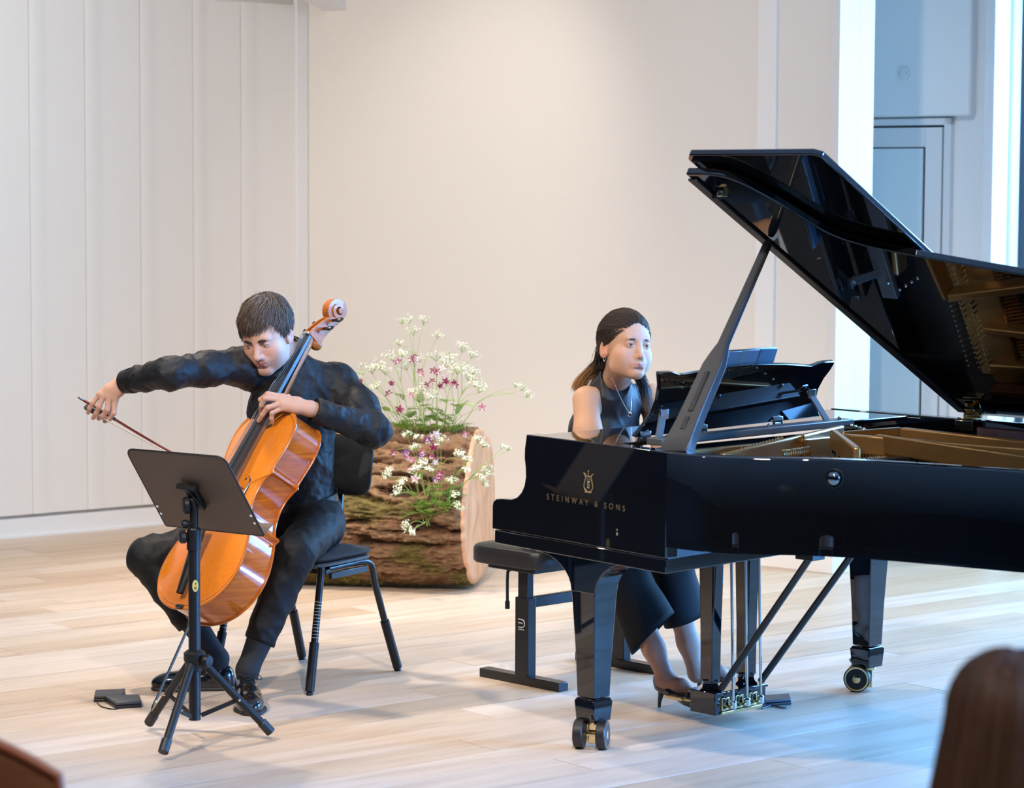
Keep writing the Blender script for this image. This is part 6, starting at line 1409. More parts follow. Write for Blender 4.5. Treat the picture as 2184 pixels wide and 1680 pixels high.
# collar: stand and turned-down leaf, open at the front
nax = (HD.w(0, -0.03, -0.05)-nb).normalized(); cx_, cy_, _ = frame_from(nax)
fr_dir = (V((-0.45, -0.89, 0)) - nax*V((-0.45, -0.89, 0)).dot(nax)).normalized(); sd_dir = nax.cross(fr_dir)
def col_pt(u_, v_):
    a = math.radians(26+308*u_); ea = fr_dir*math.cos(a)+sd_dir*math.sin(a)
    front = math.exp(-((min(u_, 1-u_))/0.14)**2)
    prof_ = [(0.070, -0.012), (0.068, 0.012), (0.067, 0.030), (0.072, 0.033), (0.080, 0.018), (0.088, -0.006-0.035*front)]
    t = v_*(len(prof_)-1); i = min(int(t), len(prof_)-2); f = t-i; r = prof_[i][0]*(1-f)+prof_[i+1][0]*f; h_ = prof_[i][1]*(1-f)+prof_[i+1][1]*f
    return nb + tu*0.006 + nax*h_ + ea*(r-0.006+0.006*front)
wpart(MB().grid(col_pt, 40, 11), 'collar', M_shirt, man, smooth=True, sharp=0)
# --- trousers
Ft = Field((-1.42, 8.55, 0.10), (-0.42, 9.42, 0.74), 0.0052)
Ft.ell(T3(pel+tu*0.005), (0.156, 0.118, 0.120), MT); Ft.cap(T3(hipL), T3(kneeL), 0.086, 0.068, 0.05, fold=(0.004, 38, 1.8, 0.4)); Ft.cap(T3(hipR), T3(kneeR), 0.086, 0.070, 0.05, fold=(0.004, 38, 1.8, 1.9))
hemL = ankL.lerp(kneeL, 0.24); hemR = ankR.lerp(kneeR, 0.36)
Ft.cap(T3(kneeL), T3(hemL), 0.069, 0.055, 0.03, fold=(0.004, 42, 1.6, 2.4)); Ft.cap(T3(kneeR), T3(hemR), 0.070, 0.057, 0.03, fold=(0.004, 42, 1.6, 0.9))
Ft.wrinkle(0.0022, 30, 2.0); Ft.wrinkle(0.0008, 70, 0.3)
Ft.cut_ball(T3(hemL), T3(ankL-kneeL), 0.12); Ft.cut_ball(T3(hemR), T3(ankR-kneeR), 0.12); Ft.cut(T3(pel+tu*0.085), T3(tu))
tr_ = sdf_part(Ft, 'trousers', M_trs, man)
n = 40; bl = MB(); vs = []
for dz, g in ((0.055, 0.0), (0.055, 0.004), (0.088, 0.004), (0.088, 0.0)):
    for k in range(n): a = 2*PI*k/n; vs.append(pel+tu*dz+ws*((0.143+g)*math.cos(a))+tf*((0.110+g)*math.sin(a)))
bl.add(vs, [(i*n+k, i*n+(k+1) % n, (i+1)*n+(k+1) % n, (i+1)*n+k) for i in range(3) for k in range(n)]); wpart(bl, 'belt', mat('black_belt', (0.010, 0.010, 0.010), 0.3), man, smooth=True)
# --- socks and shoes
def shoe(par, heel, toe, ank, hem, lab):
    ax = (toe-heel); ln = ax.length; ax.normalize(); sd = V((ax.y, -ax.x, 0)); k = ln/0.30
    def q(x, y, z): return T3(heel+ax*(x*k)+sd*(y*k)+V((0, 0, z*k)))
    Mx = np.array([[ax[i], sd[i], (0, 0, 1)[i]] for i in range(3)])
    lo = np.minimum(T3(heel), T3(toe))-0.07; hi = np.maximum(T3(heel), T3(toe))+0.07; lo[2] = 0.001; hi[2] = 0.15
    F_ = Field(lo, hi, 0.0028)
    F_.ell(q(0.048, 0, 0.042), np.array((0.050, 0.035, 0.055))*k, Mx); F_.cap(q(0.06, 0, 0.050), q(0.155, 0, 0.046), 0.034*k, 0.034*k, 0.02); F_.ell(q(0.200, 0.002, 0.024), np.array((0.092, 0.046, 0.042))*k, Mx, 0.03); F_.ell(q(0.12, 0, 0.02), np.array((0.12, 0.035, 0.03))*k, Mx, 0.02)
    F_.cap(q(0.05, 0, 0.10), q(0.05, 0, 0.16), 0.034*k, 0.036*k, 0.006, 's')
    F_.cut((0, 0, 0.010), (0, 0, -1)); F_.cut(q(0.05, 0, 0.096), T3(V((0, 0, 1))-ax*0.12))
    so = sdf_part(F_, 'shoe', M_shoe, par)
    F2 = Field(lo, hi, 0.003)
    F2.cap(q(0.046, 0, 0.006), q(0.10, 0, 0.006), 0.040*k, 0.034*k, 0.02, flat=((0, 0, 1), 2.6)); F2.cap(q(0.10, 0, 0.006), q(0.205, 0, 0.006), 0.034*k, 0.050*k, 0.02, flat=((0, 0, 1), 3.0)); F2.cap(q(0.205, 0, 0.006), q(0.255, 0, 0.006), 0.049*k, 0.038*k, 0.02, flat=((0, 0, 1), 3.0)); F2.cut((0, 0, 0.0015), (0, 0, -1)); F2.cut((0, 0, 0.015), (0, 0, 1))
    sdf_part(F2, 'sole', M_sole, so)
    for i in range(4):
        x = 0.090+0.022*i; z = 0.090-0.0045*i
        wpart(MB().tube(catmull([V(q(x, -0.024, z-0.014)), V(q(x+0.004, 0, z+0.002)), V(q(x, 0.024, z-0.014))], 5), 0.0017, 6), 'lace', M_sock, so, smooth=True)
    lc = [V(q(0.088, 0, 0.087)), V(q(0.10, -0.03, 0.10)), V(q(0.115, -0.045, 0.085)), V(q(0.10, -0.02, 0.083)), V(q(0.09, 0, 0.087)), V(q(0.10, 0.03, 0.10)), V(q(0.118, 0.042, 0.082))]
    wpart(MB().tube(catmull(lc, 5), 0.0013, 5), 'lace_bow', M_sock, so, smooth=True)
    F3 = Field(np.minimum(T3(ank), T3(hem))-0.07, np.maximum(T3(ank), T3(hem))+0.07, 0.004); F3.cap(T3(ank+V((0, 0, -0.04))), T3(ank), 0.034, 0.036, 0.01); F3.cap(T3(ank), T3(ank.lerp(hem, 1.25)), 0.036, 0.046, 0.02); sdf_part(F3, 'sock', M_sock, par)
shoe(man, V((-0.893, 8.735, 0)), V((-0.838, 8.430, 0)), ankL, hemL, 'left'); shoe(man, V((-0.948, 8.905, 0)), V((-1.238, 8.880, 0)), ankR, hemR, 'right')
# --- eyebrows and hair
HC = (0.066, 0.043, 0.030)
HD.brows(man, mat('brow_dark', (0.022, 0.014, 0.010), 0.6), [(0.009, 0.0880, 0.0105), (0.020, 0.0885, 0.0135), (0.034, 0.0835, 0.0155), (0.050, 0.0690, 0.0110)], 0.0056)
HE = dict(c=(0, -0.017, 0.036), r=(0.0835, 0.1065, 0.0955))
def man_thr(x, y):
    front = 0.046 + 0.45*x; side = -0.004 - 0.028*np.exp(-((y-0.022)/0.012)**2); back = -0.070
    t1 = np.clip((y-0.030)/0.030, 0, 1); t2 = np.clip((-y-0.035)/0.030, 0, 1)
    return side*(1-t1)*(1-t2)+front*t1+back*t2
def hair_cap(H, he, thr, name, col, lift=1.0, h=0.0026, rough=0.0022, freq=130):
    c = H.wn(he['c']); R = max(he['r'])*H.k+0.03; F_ = Field(c-R, c+R, h); F_.ell(c, np.array(he['r'])*H.k*lift, H.M)
    X, Y, Z = np.meshgrid(*F_.ax, indexing='ij'); q = H.local(np.stack([X.ravel(), Y.ravel(), Z.ravel()], 1)); keep = (thr(q[:, 0], q[:, 1])-q[:, 2])*H.k
    az = np.arctan2(q[:, 0], q[:, 1]+0.05); keep = keep+0.0018*np.sin(az*38)
    F_.d -= (rough*np.sin(az*freq/2+3*np.sin(q[:, 2]*60))).reshape(F_.d.shape).astype(np.float32)*0.6
    F_.d = np.maximum(F_.d, keep.reshape(F_.d.shape).astype(np.float32)); me, P = F_.mesh(name); set_col(me, cols_const(P, col)); return me
ho = link(hair_cap(HD, HE, man_thr, 'hair', HC), 'hair', M_hair); unparent_world(ho, man)
def ell_proj(q, he, lift):
    c, r = he['c'], he['r']; v = V((q.x-c[0], q.y-c[1], q.z-c[2])); k0 = math.sqrt((v.x/r[0])**2+(v.y/r[1])**2+(v.z/r[2])**2); v = v*(lift/k0); return V((v.x+c[0], v.y+c[1], v.z+c[2]))
crown = V((0.012, -0.055, 0.118))
def man_path(rp, nseg):
    q, ln, lift, sd = rp; out = []; step = ln/nseg; p = q.copy()
    for i in range(nseg+1):
        f = i/nseg; out.append(HD.w(*ell_proj(p, HE, lift+0.03*math.sin(PI*f)*sd[0] + 0.03*f*max(0, sd[3]))))
        fl = (p-crown); fl.z -= 0.03; fl = fl.normalized()
        sweep = V((-0.75, 0.35, -0.15)) if p.y > -0.02 and p.z > 0.03 else V((0, 0, -0.5))
        d = (fl + sweep*0.75 + V((sd[0], sd[1], sd[2]))*0.22).normalized(); p = p + d*step
        if i > 1 and p.z < float(man_thr(np.array(p.x), np.array(p.y)))-0.016-0.010*abs(sd[1]): break
    return out if len(out) > 2 else None
roots = []
while len(roots) < 3600:
    a = rc.uniform(-PI, PI); t = math.acos(rc.uniform(-0.55, 1)); q = V((HE['c'][0]+HE['r'][0]*math.sin(t)*math.sin(a), HE['c'][1]+HE['r'][1]*math.sin(t)*math.cos(a), HE['c'][2]+HE['r'][2]*math.cos(t)))
    if q.z < float(man_thr(np.array(q.x), np.array(q.y)))+0.004: continue
    roots.append((q, rc.uniform(0.045, 0.085), rc.uniform(1.0, 1.05), (rc.gauss(0, 1), rc.gauss(0, 1), rc.gauss(0, 0.6), rc.gauss(0, 1))))
def man_hc(rp, f): b = 0.75+0.5*abs(rp[3][0])*0.5; return (HC[0]*b*1.3, HC[1]*b*1.3, HC[2]*b*1.3)
me = strands(None, roots, man_path, 0.0010, man_hc, rc); o = link(me, 'hair_strands', M_hair); unparent_world(o, ho); tag(o, kind='stuff')
# ================================================================== the pianist
rw = random.Random(19)
SKW = (0.52, 0.285, 0.18)
wom = thing('person', pw(0.66, -0.80, 0), 'woman in a sleeveless black top seated at the piano, looking up', 'person')
wR = PY(1250, 852, 8.87); wL = PY(1390, 846, 9.07); wpel = pw(0.66, -0.83, 0.56); HW = Head((0.3803, 8.78, 1.1931), (0.4724, -0.8638, 0.12), (0.0178, 0.16, 0.98), 1.0)
wnb = V((0.352, 8.925, 1.055)); eR = V((0.262, 8.735, 0.775)); eL = V((0.53, 8.91, 0.78)); hR = pw(0.43, -0.26, 0.745); hL = pw(0.78, -0.25, 0.745); wrR2 = eR.lerp(hR, 0.74)+V((0, 0, 0.012)); wrL2 = eL.lerp(hL, 0.74)+V((0, 0, 0.012))
wws = (wL-wR).normalized(); wtu = ((wL+wR)/2-wpel).normalized(); wtf = wws.cross(wtu).normalized(); wtf = wtf if wtf.y < 0 else -wtf; wws = wtu.cross(wtf).normalized()
wws = wws if wws.x > 0 else -wws; MW = np.array([[wws[i], wtf[i], wtu[i]] for i in range(3)])
Fh = Field(np.array(HW.c)-np.array([.15, .15, .17]), np.array(HW.c)+np.array([0.15, 0.20, 0.15]), 0.0021)
Fh.cap(HW.wn((0, -0.030, -0.045)), T3(wnb), 0.046, 0.050); HW.build(Fh, True)
meh, Ph = Fh.mesh('head'); cH = face_cols(Ph, HW, SKW, (0.42, 0.16, 0.13), None, (0.64, 0.30, 0.22))
# arms, hands on the keys, torso, legs
FW = Field((0.05, 8.35, 0.45), (0.78, 9.30, 1.14), 0.0042)
def wtorso(F_, g, k=0.05):
    mid = (wL+wR)/2
    F_.ell(T3(wpel), (0.158+g, 0.115+g, 0.12+g), MW); F_.ell(T3(wpel.lerp(mid, 0.42)), (0.112+g, 0.085+g, 0.14+g), MW, k); F_.ell(T3(wpel.lerp(mid, 0.76)), (0.128+g, 0.095+g, 0.13+g), MW, k)
    for sx in (-1, 1): F_.ell(T3(wpel.lerp(mid, 0.74)+wws*(0.058*sx)+wtf*0.075), (0.05+g, 0.045+g, 0.052+g), MW, 0.035)
    F_.cap(T3(wnb-wtu*0.045), T3(wR.lerp(wL, 0.10)), 0.045+g, 0.036+g, k); F_.cap(T3(wnb-wtu*0.045), T3(wL.lerp(wR, 0.10)), 0.045+g, 0.036+g, k)
wtorso(FW, -0.006)
for s_, e_, w_, h_ in ((wR, eR, wrR2, hR), (wL, eL, wrL2, hL)):
    FW.chain([T3(s_), T3(s_.lerp(e_, 0.45)), T3(e_)], [0.0465, 0.0440, 0.0360], 0.03); FW.chain([T3(e_), T3(e_.lerp(w_, 0.4)), T3(w_)], [0.0365, 0.0350, 0.0235], 0.025); FW.cap(T3(w_), T3(w_.lerp(h_, 0.75)), 0.023, 0.021, 0.012)
FW.cap(T3(wnb), T3(wnb-wtu*0.08), 0.050, 0.06, 0.03)
meb, Pb = FW.mesh('b')
parts_ = [(meh, Ph, cH), (meb, Pb, cols_const(Pb, (0.52, 0.285, 0.165)))]
for w_, h_, sg_ in ((wrR2, hR, -1), (wrL2, hL, 1)):
    fd = V((pv.x, pv.y, -0.05)).normalized(); sd = pu*1.0
    kn = [h_ + sd*(0.020*i-0.030) + V((0, 0, 0.006-0.003*abs(i-1))) for i in range(4)]
    Fk = Field(np.minimum(T3(w_), T3(h_))-0.11, np.maximum(T3(w_), T3(h_))+0.11, 0.0026)
    for i, kp in enumerate(kn):
        Fk.cap(T3(w_.lerp(kp, 0.1)), T3(kp), 0.019, 0.0105, 0.012); l = (0.040, 0.046, 0.044, 0.034)[i if sg_ > 0 else 3-i]
        finger(Fk, [kp, kp+fd*l+V((0, 0, 0.004)), kp+fd*(l+0.018)+V((0, 0, -0.014)), kp+fd*(l+0.022)+V((0, 0, -0.030))], 0.0092, 0.0066)
    ts = -1 if sg_ > 0 else 1
    finger(Fk, [w_.lerp(h_, 0.4)+sd*(0.018*ts), h_+sd*(0.045*ts)+fd*-0.01, h_+sd*(0.056*ts)+fd*0.025+V((0, 0, -0.016))], 0.0125, 0.008, 0.01)
    mk, Pk = Fk.mesh('k'); parts_.append((mk, Pk, cols_const(Pk, (0.62, 0.38, 0.27))))
# legs and feet
kR = pw(0.53, -0.42, 0.505); kL = pw(0.765, -0.42, 0.505); aR = PY(1422, 1450, 8.60); aL = PY(1486, 1436, 8.84)
hpR = wpel-wws*0.085+V((0, 0, -0.02)); hpL = wpel+wws*0.085+V((0, 0, -0.02))
FL_ = Field((-0.05, 8.32, 0.015), (0.95, 9.25, 0.64), 0.0048)
toeR = GP(1408, 1508)+pv*0.205+V((0, 0, 0.035)); heelR = GP(1408, 1508)+V((0, 0, 0.078)); heelL = GP(1492, 1476)+V((0, 0, 0.078)); toeL = heelL+pv*0.19+V((0, 0, -0.05))
for h_, k_, a_, he_, to_ in ((hpR, kR, aR, heelR, toeR), (hpL, kL, aL, heelL, toeL)):
    FL_.chain([T3(h_), T3(k_)], [0.075, 0.050], 0.03); FL_.chain([T3(k_), T3(k_.lerp(a_, 0.3)), T3(k_.lerp(a_, 0.75)), T3(a_)], [0.048, 0.048, 0.034, 0.0285], 0.03)
    FL_.cap(T3(a_), T3(he_+V((0, 0, 0.004))), 0.028, 0.024, 0.015); FL_.chain([T3(a_.lerp(he_, 0.4)), T3(he_.lerp(to_, 0.45)+V((0, 0, 0.022))), T3(he_.lerp(to_, 0.75)+V((0, 0, 0.006)))], [0.028, 0.026, 0.020], 0.02)
mg, Pg = FL_.mesh('l'); parts_.append((mg, Pg, cols_const(Pg, (0.46, 0.255, 0.185))))
bo_ = link(join_meshes('body', parts_), 'body', M_skin); unparent_world(bo_, wom)
HW.eyes(wom, look=(0.1, 0.95, -0.12), iris=(0.03, 0.018, 0.012))
HW.brows(wom, mat('brow_black', (0.07, 0.045, 0.035), 0.7), [(0.012, 0.0880, 0.0140), (0.024, 0.0880, 0.0160), (0.036, 0.0825, 0.0145), (0.049, 0.0690, 0.0085)], 0.0028)
# top: sleeveless with a mock neck
M_topw = mat('black_jersey', (0.007, 0.008, 0.010), 0.6)
FT = Field((0.03, 8.60, 0.46), (0.70, 9.30, 1.16), 0.0042); wtorso(FT, 0.006, 0.05)
nkd = (HW.w(0, -0.03, -0.05)-wnb).normalized(); FT.cap(T3(wnb-wtu*0.05), T3(wnb+nkd*0.075), 0.064, 0.0545, 0.03)
FT.wrinkle(0.0016, 40, 0.7); FT.cut(T3(wnb+nkd*0.046), T3(nkd+V((0.15, -0.25, -0.12))))
FT.cut_ball(T3(wR+wws*0.022), T3(-wws), 0.12); FT.cut_ball(T3(wL-wws*0.022), T3(wws), 0.12)
sdf_part(FT, 'top', M_topw, wom)
# wide cropped trousers, open at the hem
M_cul = mat('black_crepe', (0.006, 0.006, 0.007), 0.7, spec=0.2)
def culotte(h_, k_, hem, tilt, r0):
    pts = catmull([h_, h_.lerp(k_, 0.6)+V((0, 0, 0.012)), k_+V((0, 0, -0.01)), k_.lerp(hem, 0.5), hem], 6); n = len(pts); mb = MB(); seg = 28; vs = []; ref = None
    for i, p in enumerate(pts):
        f = i/(n-1); d = (pts[min(i+1, n-1)]-pts[max(i-1, 0)]).normalized(); x = V((pu.x, pu.y, 0)); x = (x-d*x.dot(d)).normalized(); y = d.cross(x)
        ra = 0.088*(1-f)+r0*f + (0.004*math.sin(f*9)); rb_ = 0.088*(1-f)+r0*0.80*f
        for k in range(seg):
            a = 2*PI*k/seg; q = p + x*(ra*math.cos(a)) + y*(rb_*math.sin(a)*(1+0.05*math.sin(3*a)*f))
            if f > 0.75: q = q + V((0, 0, 1))*((q-p).dot(tilt)*(f-0.75)/0.25)
            vs.append(q)
    mb.add(vs, [(i*seg+k, i*seg+(k+1) % seg, (i+1)*seg+(k+1) % seg, (i+1)*seg+k) for i in range(n-1) for k in range(seg)])
    o = wpart(mb, 'trouser_leg', M_cul, wom, smooth=True, sharp=0); sm = o.modifiers.new('thick', 'SOLIDIFY'); sm.thickness = 0.003; return o
culotte(hpR, kR, PY(1392, 1352, 8.66), V((0.55, -0.25, 0))*1.0, 0.088)
culotte(hpL, kL, PY(1462, 1322, 8.84), V((0.0, 0.0, 0)), 0.085)
# pumps with slim heels
def pump(he_, to_, a_):
    ax = to_-he_; ln = ax.length; ax.normalize(); sd = V((ax.y, -ax.x, 0)).normalized(); upn = sd.cross(ax); upn = upn if upn.z > 0 else -upn
    lo = np.minimum(T3(he_), T3(to_))-0.06; hi = np.maximum(T3(he_), T3(to_))+0.06; F_ = Field(lo, hi, 0.0024)
    q = lambda x, y, z: T3(he_+ax*x*ln+sd*y+upn*z)
    Mx = np.array([[ax[i], sd[i], upn[i]] for i in range(3)])
    F_.chain([q(0.06, 0, 0.0), q(0.35, 0, -0.004), q(0.70, 0, -0.004), q(0.88, 0, -0.006), q(1.12, 0, -0.010)], [0.030, 0.027, 0.036, 0.028, 0.008], 0.02, flat=(T3(upn), 1.0))
    F_.cap(q(0.02, 0, 0.020), q(0.10, 0, 0.012), 0.031, 0.029, 0.015)
    # opening for the foot
    F_.chain([q(0.04, 0, 0.055), q(0.10, 0, 0.035), q(0.40, 0, 0.034), q(0.62, 0, 0.032)], [0.030, 0.024, 0.026, 0.026], 0.01, op='s')
    F_.cut(q(0, 0, -0.016), T3(-upn))
    so = sdf_part(F_, 'shoe', mat('patent_leather', (0.006, 0.006, 0.007), 0.08, coat=0.6), wom)
    gp = V((he_.x, he_.y, 0)) - V((ax.x, ax.y, 0))*0.004
    wpart(MB().tube([he_+upn*0.0+ax*0.012, he_.lerp(gp, 0.35)+ax*0.006, he_.lerp(gp, 0.75), V((gp.x, gp.y, 0.001))], [0.022, 0.0115, 0.0065, 0.0058], 12), 'heel', mat('patent_leather', (0, 0, 0)), so, smooth=True)
    return so
pump(heelR, toeR, aR); pump(heelL, toeL, aL)
# necklace, pendant, ear-ring
M_silver = mat('silver_chain', (0.85, 0.84, 0.82), 0.2, metal=1.0)
pend = PY(1343, 880, 8.70)
chp = [wnb+nkd*0.030-wtf*0.045, wnb+nkd*0.032-wws*0.058+wtf*0.010, PY(1307, 810, 8.792), PY(1322, 845, 8.750), pend, PY(1347, 850, 8.750), PY(1347, 815, 8.800), wnb+nkd*0.032+wws*0.055+wtf*0.02, wnb+nkd*0.030-wtf*0.045]
nk_ = wpart(MB().tube(catmull(chp, 6), 0.0011, 5), 'necklace', M_silver, wom, smooth=True)
wpart(MB().ball(pend+V((0, 0, -0.005)), (0.0062, 0.002, 0.0085), 14, 8), 'pendant', M_silver, nk_, smooth=True)
ec = HW.w(-0.078, -0.006, -0.048); wpart(MB().tube([ec+HW.y*(0.006*math.cos(t))*1.0+HW.z*(0.008*math.sin(t)) for t in [2*PI*i/14 for i in range(14)]], 0.0014, 6, closed=True), 'earring', M_silver, wom, smooth=True)
# hair: parted, half tied back, long ends turning light brown
HCW = (0.026, 0.017, 0.012); TIPC = (0.36, 0.19, 0.075)
HEW = dict(c=(0, -0.017, 0.032), r=(0.0815, 0.1045, 0.0935))
def wom_thr(x, y):
    front = 0.073 - 8.0*np.asarray(x)**2 - 0.25*np.abs(x); side = 0.000 + 0.42*np.clip(y, -0.02, 0.08); back = -0.075
    t1 = np.clip((y-0.035)/0.030, 0, 1); t2 = np.clip((-y-0.015)/0.025, 0, 1)
    return side*(1-t1)*(1-t2)+np.maximum(front, side)*t1+back*t2
ho = link(hair_cap(HW, HEW, wom_thr, 'hair', HCW, rough=0.0010), 'hair', M_hair); unparent_world(ho, wom)
tie = V((0.0, -0.120, 0.012))
def wom_path(rp, nseg):
    q, lift, sd = rp; out = []
    for i in range(nseg+1):
        f = i/nseg; e = q.lerp(tie, f); e = V((e.x*(1+0.25*math.sin(PI*f)), e.y, e.z-0.012*math.sin(PI*f)+ (0.02*math.sin(PI*f) if q.z > 0.05 else 0)))
        p_ = ell_proj(e, HEW, lift+0.015*math.sin(PI*f)) if f < 0.93 else e; out.append(HW.w(*(p_+V(sd)*0.0008)))
    return out
roots = []
while len(roots) < 6500:
    a = rw.uniform(-PI, PI); t = math.acos(rw.uniform(-0.3, 1)); q = V((HEW['c'][0]+HEW['r'][0]*math.sin(t)*math.sin(a), HEW['c'][1]+HEW['r'][1]*math.sin(t)*math.cos(a), HEW['c'][2]+HEW['r'][2]*math.cos(t)))
    if q.z < float(wom_thr(np.array(q.x), np.array(q.y)))-0.001: continue
    roots.append((q, rw.uniform(1.0, 1.03), (rw.gauss(0, 1), rw.gauss(0, 1), rw.gauss(0, 1))))
def wom_hc(rp, f): b = 0.85+0.25*abs(rp[2][0]); return (HCW[0]*b*1.4, HCW[1]*b*1.3, HCW[2]*b*1.2)
me = strands(None, roots, wom_path, 0.00055, wom_hc, rw, 9); o = link(me, 'hair_strands', M_hair); unparent_world(o, ho); tag(o, kind='stuff')
# long locks
def lock(paths, n, spread, name, tip, t0):
    rts = [(rw.gauss(0, 1), rw.gauss(0, 1), rw.gauss(0, 1), rw.random()) for _ in range(n)]
    def pf(rp, nseg):
        m_ = len(paths); out = []
        cc = catmull(paths, 4); 
        for i, p in enumerate(cc):
            f = i/(len(cc)-1); s_ = spread[0]*(1-f)+spread[1]*f; wv = 0.004*math.sin(f*9+rp[3]*6)
            out.append(p+V((rp[0]*s_*0.55, rp[1]*s_*0.55, rp[2]*s_*0.25))+V((wv, wv*0.5, 0)))
        k = int(len(out)*(0.80+0.2*rp[3])); return out[:max(3, k)]
    def cf_(rp, f):
        b = 0.7+0.6*rp[3]; m_ = max(0, min(1, (f-t0)/0.45)); return tuple(HCW[i]*1.4*b*(1-m_)+tip[i]*b*m_ for i in range(3))
    me = strands(None, rts, pf, 0.0010, cf_, rw); o = link(me, name, M_hair); unparent_world(o, ho); tag(o, kind='stuff')
lock([HW.w(-0.035, -0.085, 0.020), HW.w(-0.050, -0.080, -0.030), PY(1281, 768, 8.92), PY(1265, 787, 8.95), PY(1248, 803, 8.965), PY(1236, 822, 8.975), PY(1232, 838, 8.98)], 1100, (0.011, 0.018), 'long_lock', TIPC, 0.35)
lock([HW.w(-0.01, -0.105, 0.0), HW.w(-0.02, -0.10, -0.06), PY(1288, 790, 8.99), PY(1275, 815, 9.02), PY(1268, 850, 9.03)], 700, (0.012, 0.022), 'long_lock', TIPC, 0.45)
lock([HW.w(0.055, -0.07, -0.02), HW.w(0.062, -0.045, -0.065), PY(1368, 812, 8.87), PY(1374, 838, 8.86), PY(1381, 862, 8.865), PY(1384, 880, 8.87)], 600, (0.014, 0.011), 'long_lock', (0.16, 0.12, 0.09), 0.5)
# ================================================================== people and chairs of the audience, close to the camera
ra = random.Random(4)
hc = PY(2150, 1600, 3.35)
aud = thing('person', V((hc.x+0.02, 3.42, 0)), 'audience member with long brown hair seen from behind, out of focus', 'person')
HA = Head((hc.x, 3.35, hc.z+0.02), (0.12, 0.98, -0.05), (0.05, 0.0, 1.0), 0.90)
Fh = Field(np.array(HA.c)-np.array([.16, .16, .17]), np.array(HA.c)+np.array([0.16, 0.20, 0.16]), 0.004); anb = HA.w(0, -0.045, -0.185); Fh.cap(HA.wn((0, -0.03, -0.045)), T3(anb), 0.047, 0.052); HA.build(Fh, True)
meh, Ph = Fh.mesh('head')
Fb = Field((hc.x-0.42, 2.95, 0.10), (hc.x+0.46, 3.95, hc.z+0.02), 0.010)
sh1 = anb+V((-0.16, 0.0, -0.07)); sh2 = anb+V((0.16, 0.0, -0.07)); ap = V((anb.x, anb.y-0.03, 0.52))
Fb.cap(T3(anb), T3(anb-V((0, 0, 0.08))), 0.05, 0.06, 0.03)
def atorso(F_, g):
    F_.ell(T3(ap), (0.16+g, 0.12+g, 0.12+g)); F_.ell(T3(ap.lerp(anb, 0.4)), (0.13+g, 0.10+g, 0.15+g), None, 0.05); F_.ell(T3(ap.lerp(anb, 0.72)), (0.15+g, 0.10+g, 0.14+g), None, 0.05); F_.cap(T3(sh1), T3(sh2), 0.05+g, 0.05+g, 0.05)
    for s_, sx in ((sh1, -1), (sh2, 1)): e_ = s_+V((0.05*sx, 0.04, -0.26)); F_.chain([T3(s_), T3(e_), T3(e_+V((-0.07*sx, 0.22, -0.02)))], [0.048+g, 0.040+g, 0.032+g], 0.03)
atorso(Fb, 0.0)
for sx in (-1, 1):
    e_ = (sh1 if sx < 0 else sh2)+V((0.05*sx, 0.04, -0.26))+V((-0.07*sx, 0.22, -0.02)); Fb.cap(T3(e_), T3(e_+V((-0.04*sx, 0.07, -0.02))), 0.028, 0.022, 0.02)
    for i in range(4): b_ = e_+V((-0.04*sx+0.018*(i-1.5), 0.07, -0.02)); Fb.cap(T3(b_), T3(b_+V((0, 0.06, -0.02))), 0.010, 0.008, 0.008)
    Fb.cap(T3(e_+V((-0.02*sx, 0.03, 0))), T3(e_+V((-0.065*sx, 0.08, 0.0))), 0.012, 0.009, 0.01)
    k_ = ap+V((0.11*sx, 0.42, -0.03)); Fb.chain([T3(ap+V((0.09*sx, 0, -0.02))), T3(k_)], [0.085, 0.06], 0.04)
meb, Pb = Fb.mesh('b'); o = link(join_meshes('body', [(meh, Ph, cols_const(Ph, SKW)), (meb, Pb, cols_const(Pb, SKW))]), 'body', M_skin); unparent_world(o, aud)
Fs = Field((hc.x-0.42, 2.95, 0.30), (hc.x+0.46, 3.95, hc.z+0.02), 0.008); atorso(Fs, 0.012); Fs.wrinkle(0.003, 25, 1.0); sdf_part(Fs, 'jumper', mat('dark_jumper', (0.02, 0.018, 0.02), 0.85), aud)
Ft = Field((hc.x-0.42, 2.95, 0.01), (hc.x+0.46, 4.1, 0.75), 0.010)
Ft.ell(T3(ap+V((0, 0, -0.01))), (0.175, 0.135, 0.115))
for sx in (-1, 1):
    k_ = ap+V((0.11*sx, 0.42, -0.03)); Ft.chain([T3(ap+V((0.09*sx, 0, -0.02))), T3(k_), T3(k_+V((0, 0.04, -0.40)))], [0.098, 0.072, 0.055], 0.04)
sdf_part(Ft, 'trousers', mat('dark_denim', (0.015, 0.018, 0.03), 0.8), aud)
for sx in (-1, 1):
    k_ = ap+V((0.11*sx, 0.42, -0.03)); f_ = V((k_.x, k_.y+0.02, 0.045)); F_ = Field(T3(f_)-np.array([.08, .10, .044]), T3(f_)+np.array([.08, .25, .08]), 0.006); F_.chain([T3(f_), T3(f_+V((0, 0.10, -0.01))), T3(f_+V((0, 0.17, -0.02)))], [0.045, 0.042, 0.032], 0.02); F_.cut((0, 0, 0.004), (0, 0, -1)); sdf_part(F_, 'shoe', M_sole, aud)
HEA = dict(c=(0, -0.020, 0.030), r=(0.084, 0.104, 0.096))
def aud_thr(x, y): t1 = np.clip((y-0.02)/0.03, 0, 1); return (-0.11)*(1-t1)+0.05*t1
ACOL = (0.16, 0.085, 0.055)
ho = link(hair_cap(HA, HEA, aud_thr, 'hair', ACOL, h=0.005), 'hair', M_hair); unparent_world(ho, aud)
rts = []
for _ in range(1700): rts.append((ra.uniform(-PI*0.86, PI*0.86), ra.uniform(0.0, 1.0), ra.gauss(0, 1), ra.gauss(0, 1), ra.random()))
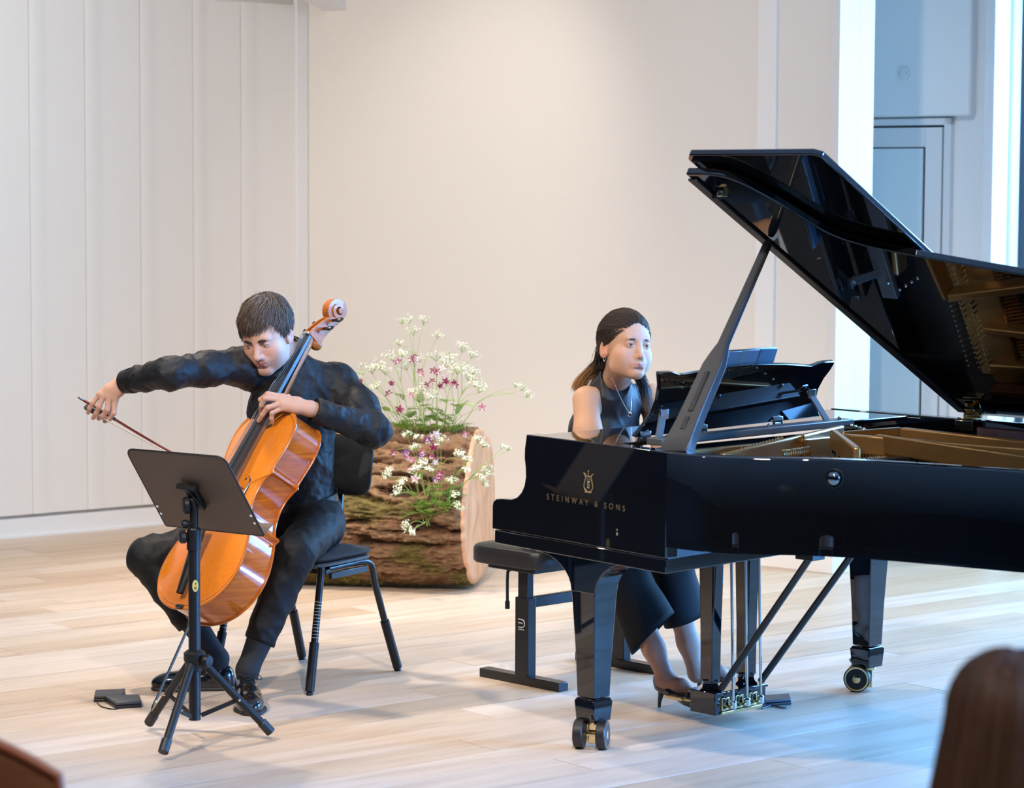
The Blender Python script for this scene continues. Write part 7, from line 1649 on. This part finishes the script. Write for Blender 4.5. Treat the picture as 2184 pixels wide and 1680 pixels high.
def aud_path(rp, nseg):
    az = rp[0]+PI; out = []; t0 = 0.15+0.9*rp[1]
    for i in range(11):
        f = i/10; t = t0+f*2.4
        if t < PI*0.56: q = V((HEA['c'][0]+HEA['r'][0]*1.03*math.sin(t)*math.sin(az), HEA['c'][1]+HEA['r'][1]*1.03*math.sin(t)*math.cos(az), HEA['c'][2]+HEA['r'][2]*1.02*math.cos(t)))
        else:
            dz = (t-PI*0.56)*0.125; q = V((HEA['c'][0]+HEA['r'][0]*(1.04+1.7*dz)*math.sin(az), HEA['c'][1]+HEA['r'][1]*1.03*math.cos(az)*(1-0.25*dz), HEA['c'][2]-0.015-dz))
        out.append(HA.w(q.x+rp[2]*0.003, q.y+rp[3]*0.003, q.z))
    return out
def aud_hc(rp, f): b = 0.6+0.9*rp[4]; return tuple(c*b*(1+0.7*f) for c in ACOL)
me = strands(None, rts, aud_path, 0.0022, aud_hc, ra); o = link(me, 'hair_strands', M_hair); unparent_world(o, ho); tag(o, kind='stuff')
# chairs of the audience: bent plywood shell on steel legs
M_ply = mat('walnut_plywood', (0.36, 0.15, 0.075), 0.4, noise=(5, (0.26, 0.10, 0.05), 4, (1, 1, 9)))
def aud_chair(c, ang, label):
    t = thing('audience_chair', c, label, 'chair', rotz=ang)
    def shell(u_, v_):
        x = -0.225+0.45*u_; top_ = 0.872-0.07*abs(2*u_-1)**2.2; z = 0.48+(top_-0.48)*v_; y = -0.20-0.055*v_+0.06*(2*u_-1)**2; return V((x, y, z))
    o = MB().grid(shell, 21, 14).build('backrest', M_ply, t, smooth=True, sharp=0); sm = o.modifiers.new('thick', 'SOLIDIFY'); sm.thickness = 0.013
    rimp = [shell(0, i/10) for i in range(11)]+[shell(i/20, 1) for i in range(1, 21)]+[shell(1, 1-i/10) for i in range(1, 11)]
    MB().tube(rimp, 0.0085, 8).build('edge', mat('walnut_edge', (0.42, 0.13, 0.055), 0.4), o, smooth=True)
    MB().prism([(x, y, 0.445) for x, y in ((-0.22, -0.20), (0.22, -0.20), (0.225, 0.10), (0.17, 0.20), (-0.17, 0.20), (-0.225, 0.10))], (0, 0, 0.018)).build('seat', M_ply, t, bevel=0.006)
    for sx in (-1, 1):
        for y0, y1 in ((0.15, 0.20), (-0.16, -0.23)): MB().tube([V((sx*0.18, y0, 0.445)), V((sx*0.215, y1, 0.005))], 0.010, 10).build('leg', M_tubeblk, t, smooth=True)
        MB().tube([V((sx*0.15, -0.18, 0.44)), V((sx*0.15, -0.215, 0.60))], 0.009, 8).build('back_stay', M_tubeblk, t, smooth=True)
    return t
tp_ = PY(-5, 1600, 4.15)
aud_chair((tp_.x+0.03, 4.32, 0), math.radians(-32), 'brown plywood audience chair, its back rim cutting the lower left corner')
aud_chair((anb.x+0.01, 3.42, 0), 0.0, 'brown plywood audience chair under the long haired listener')
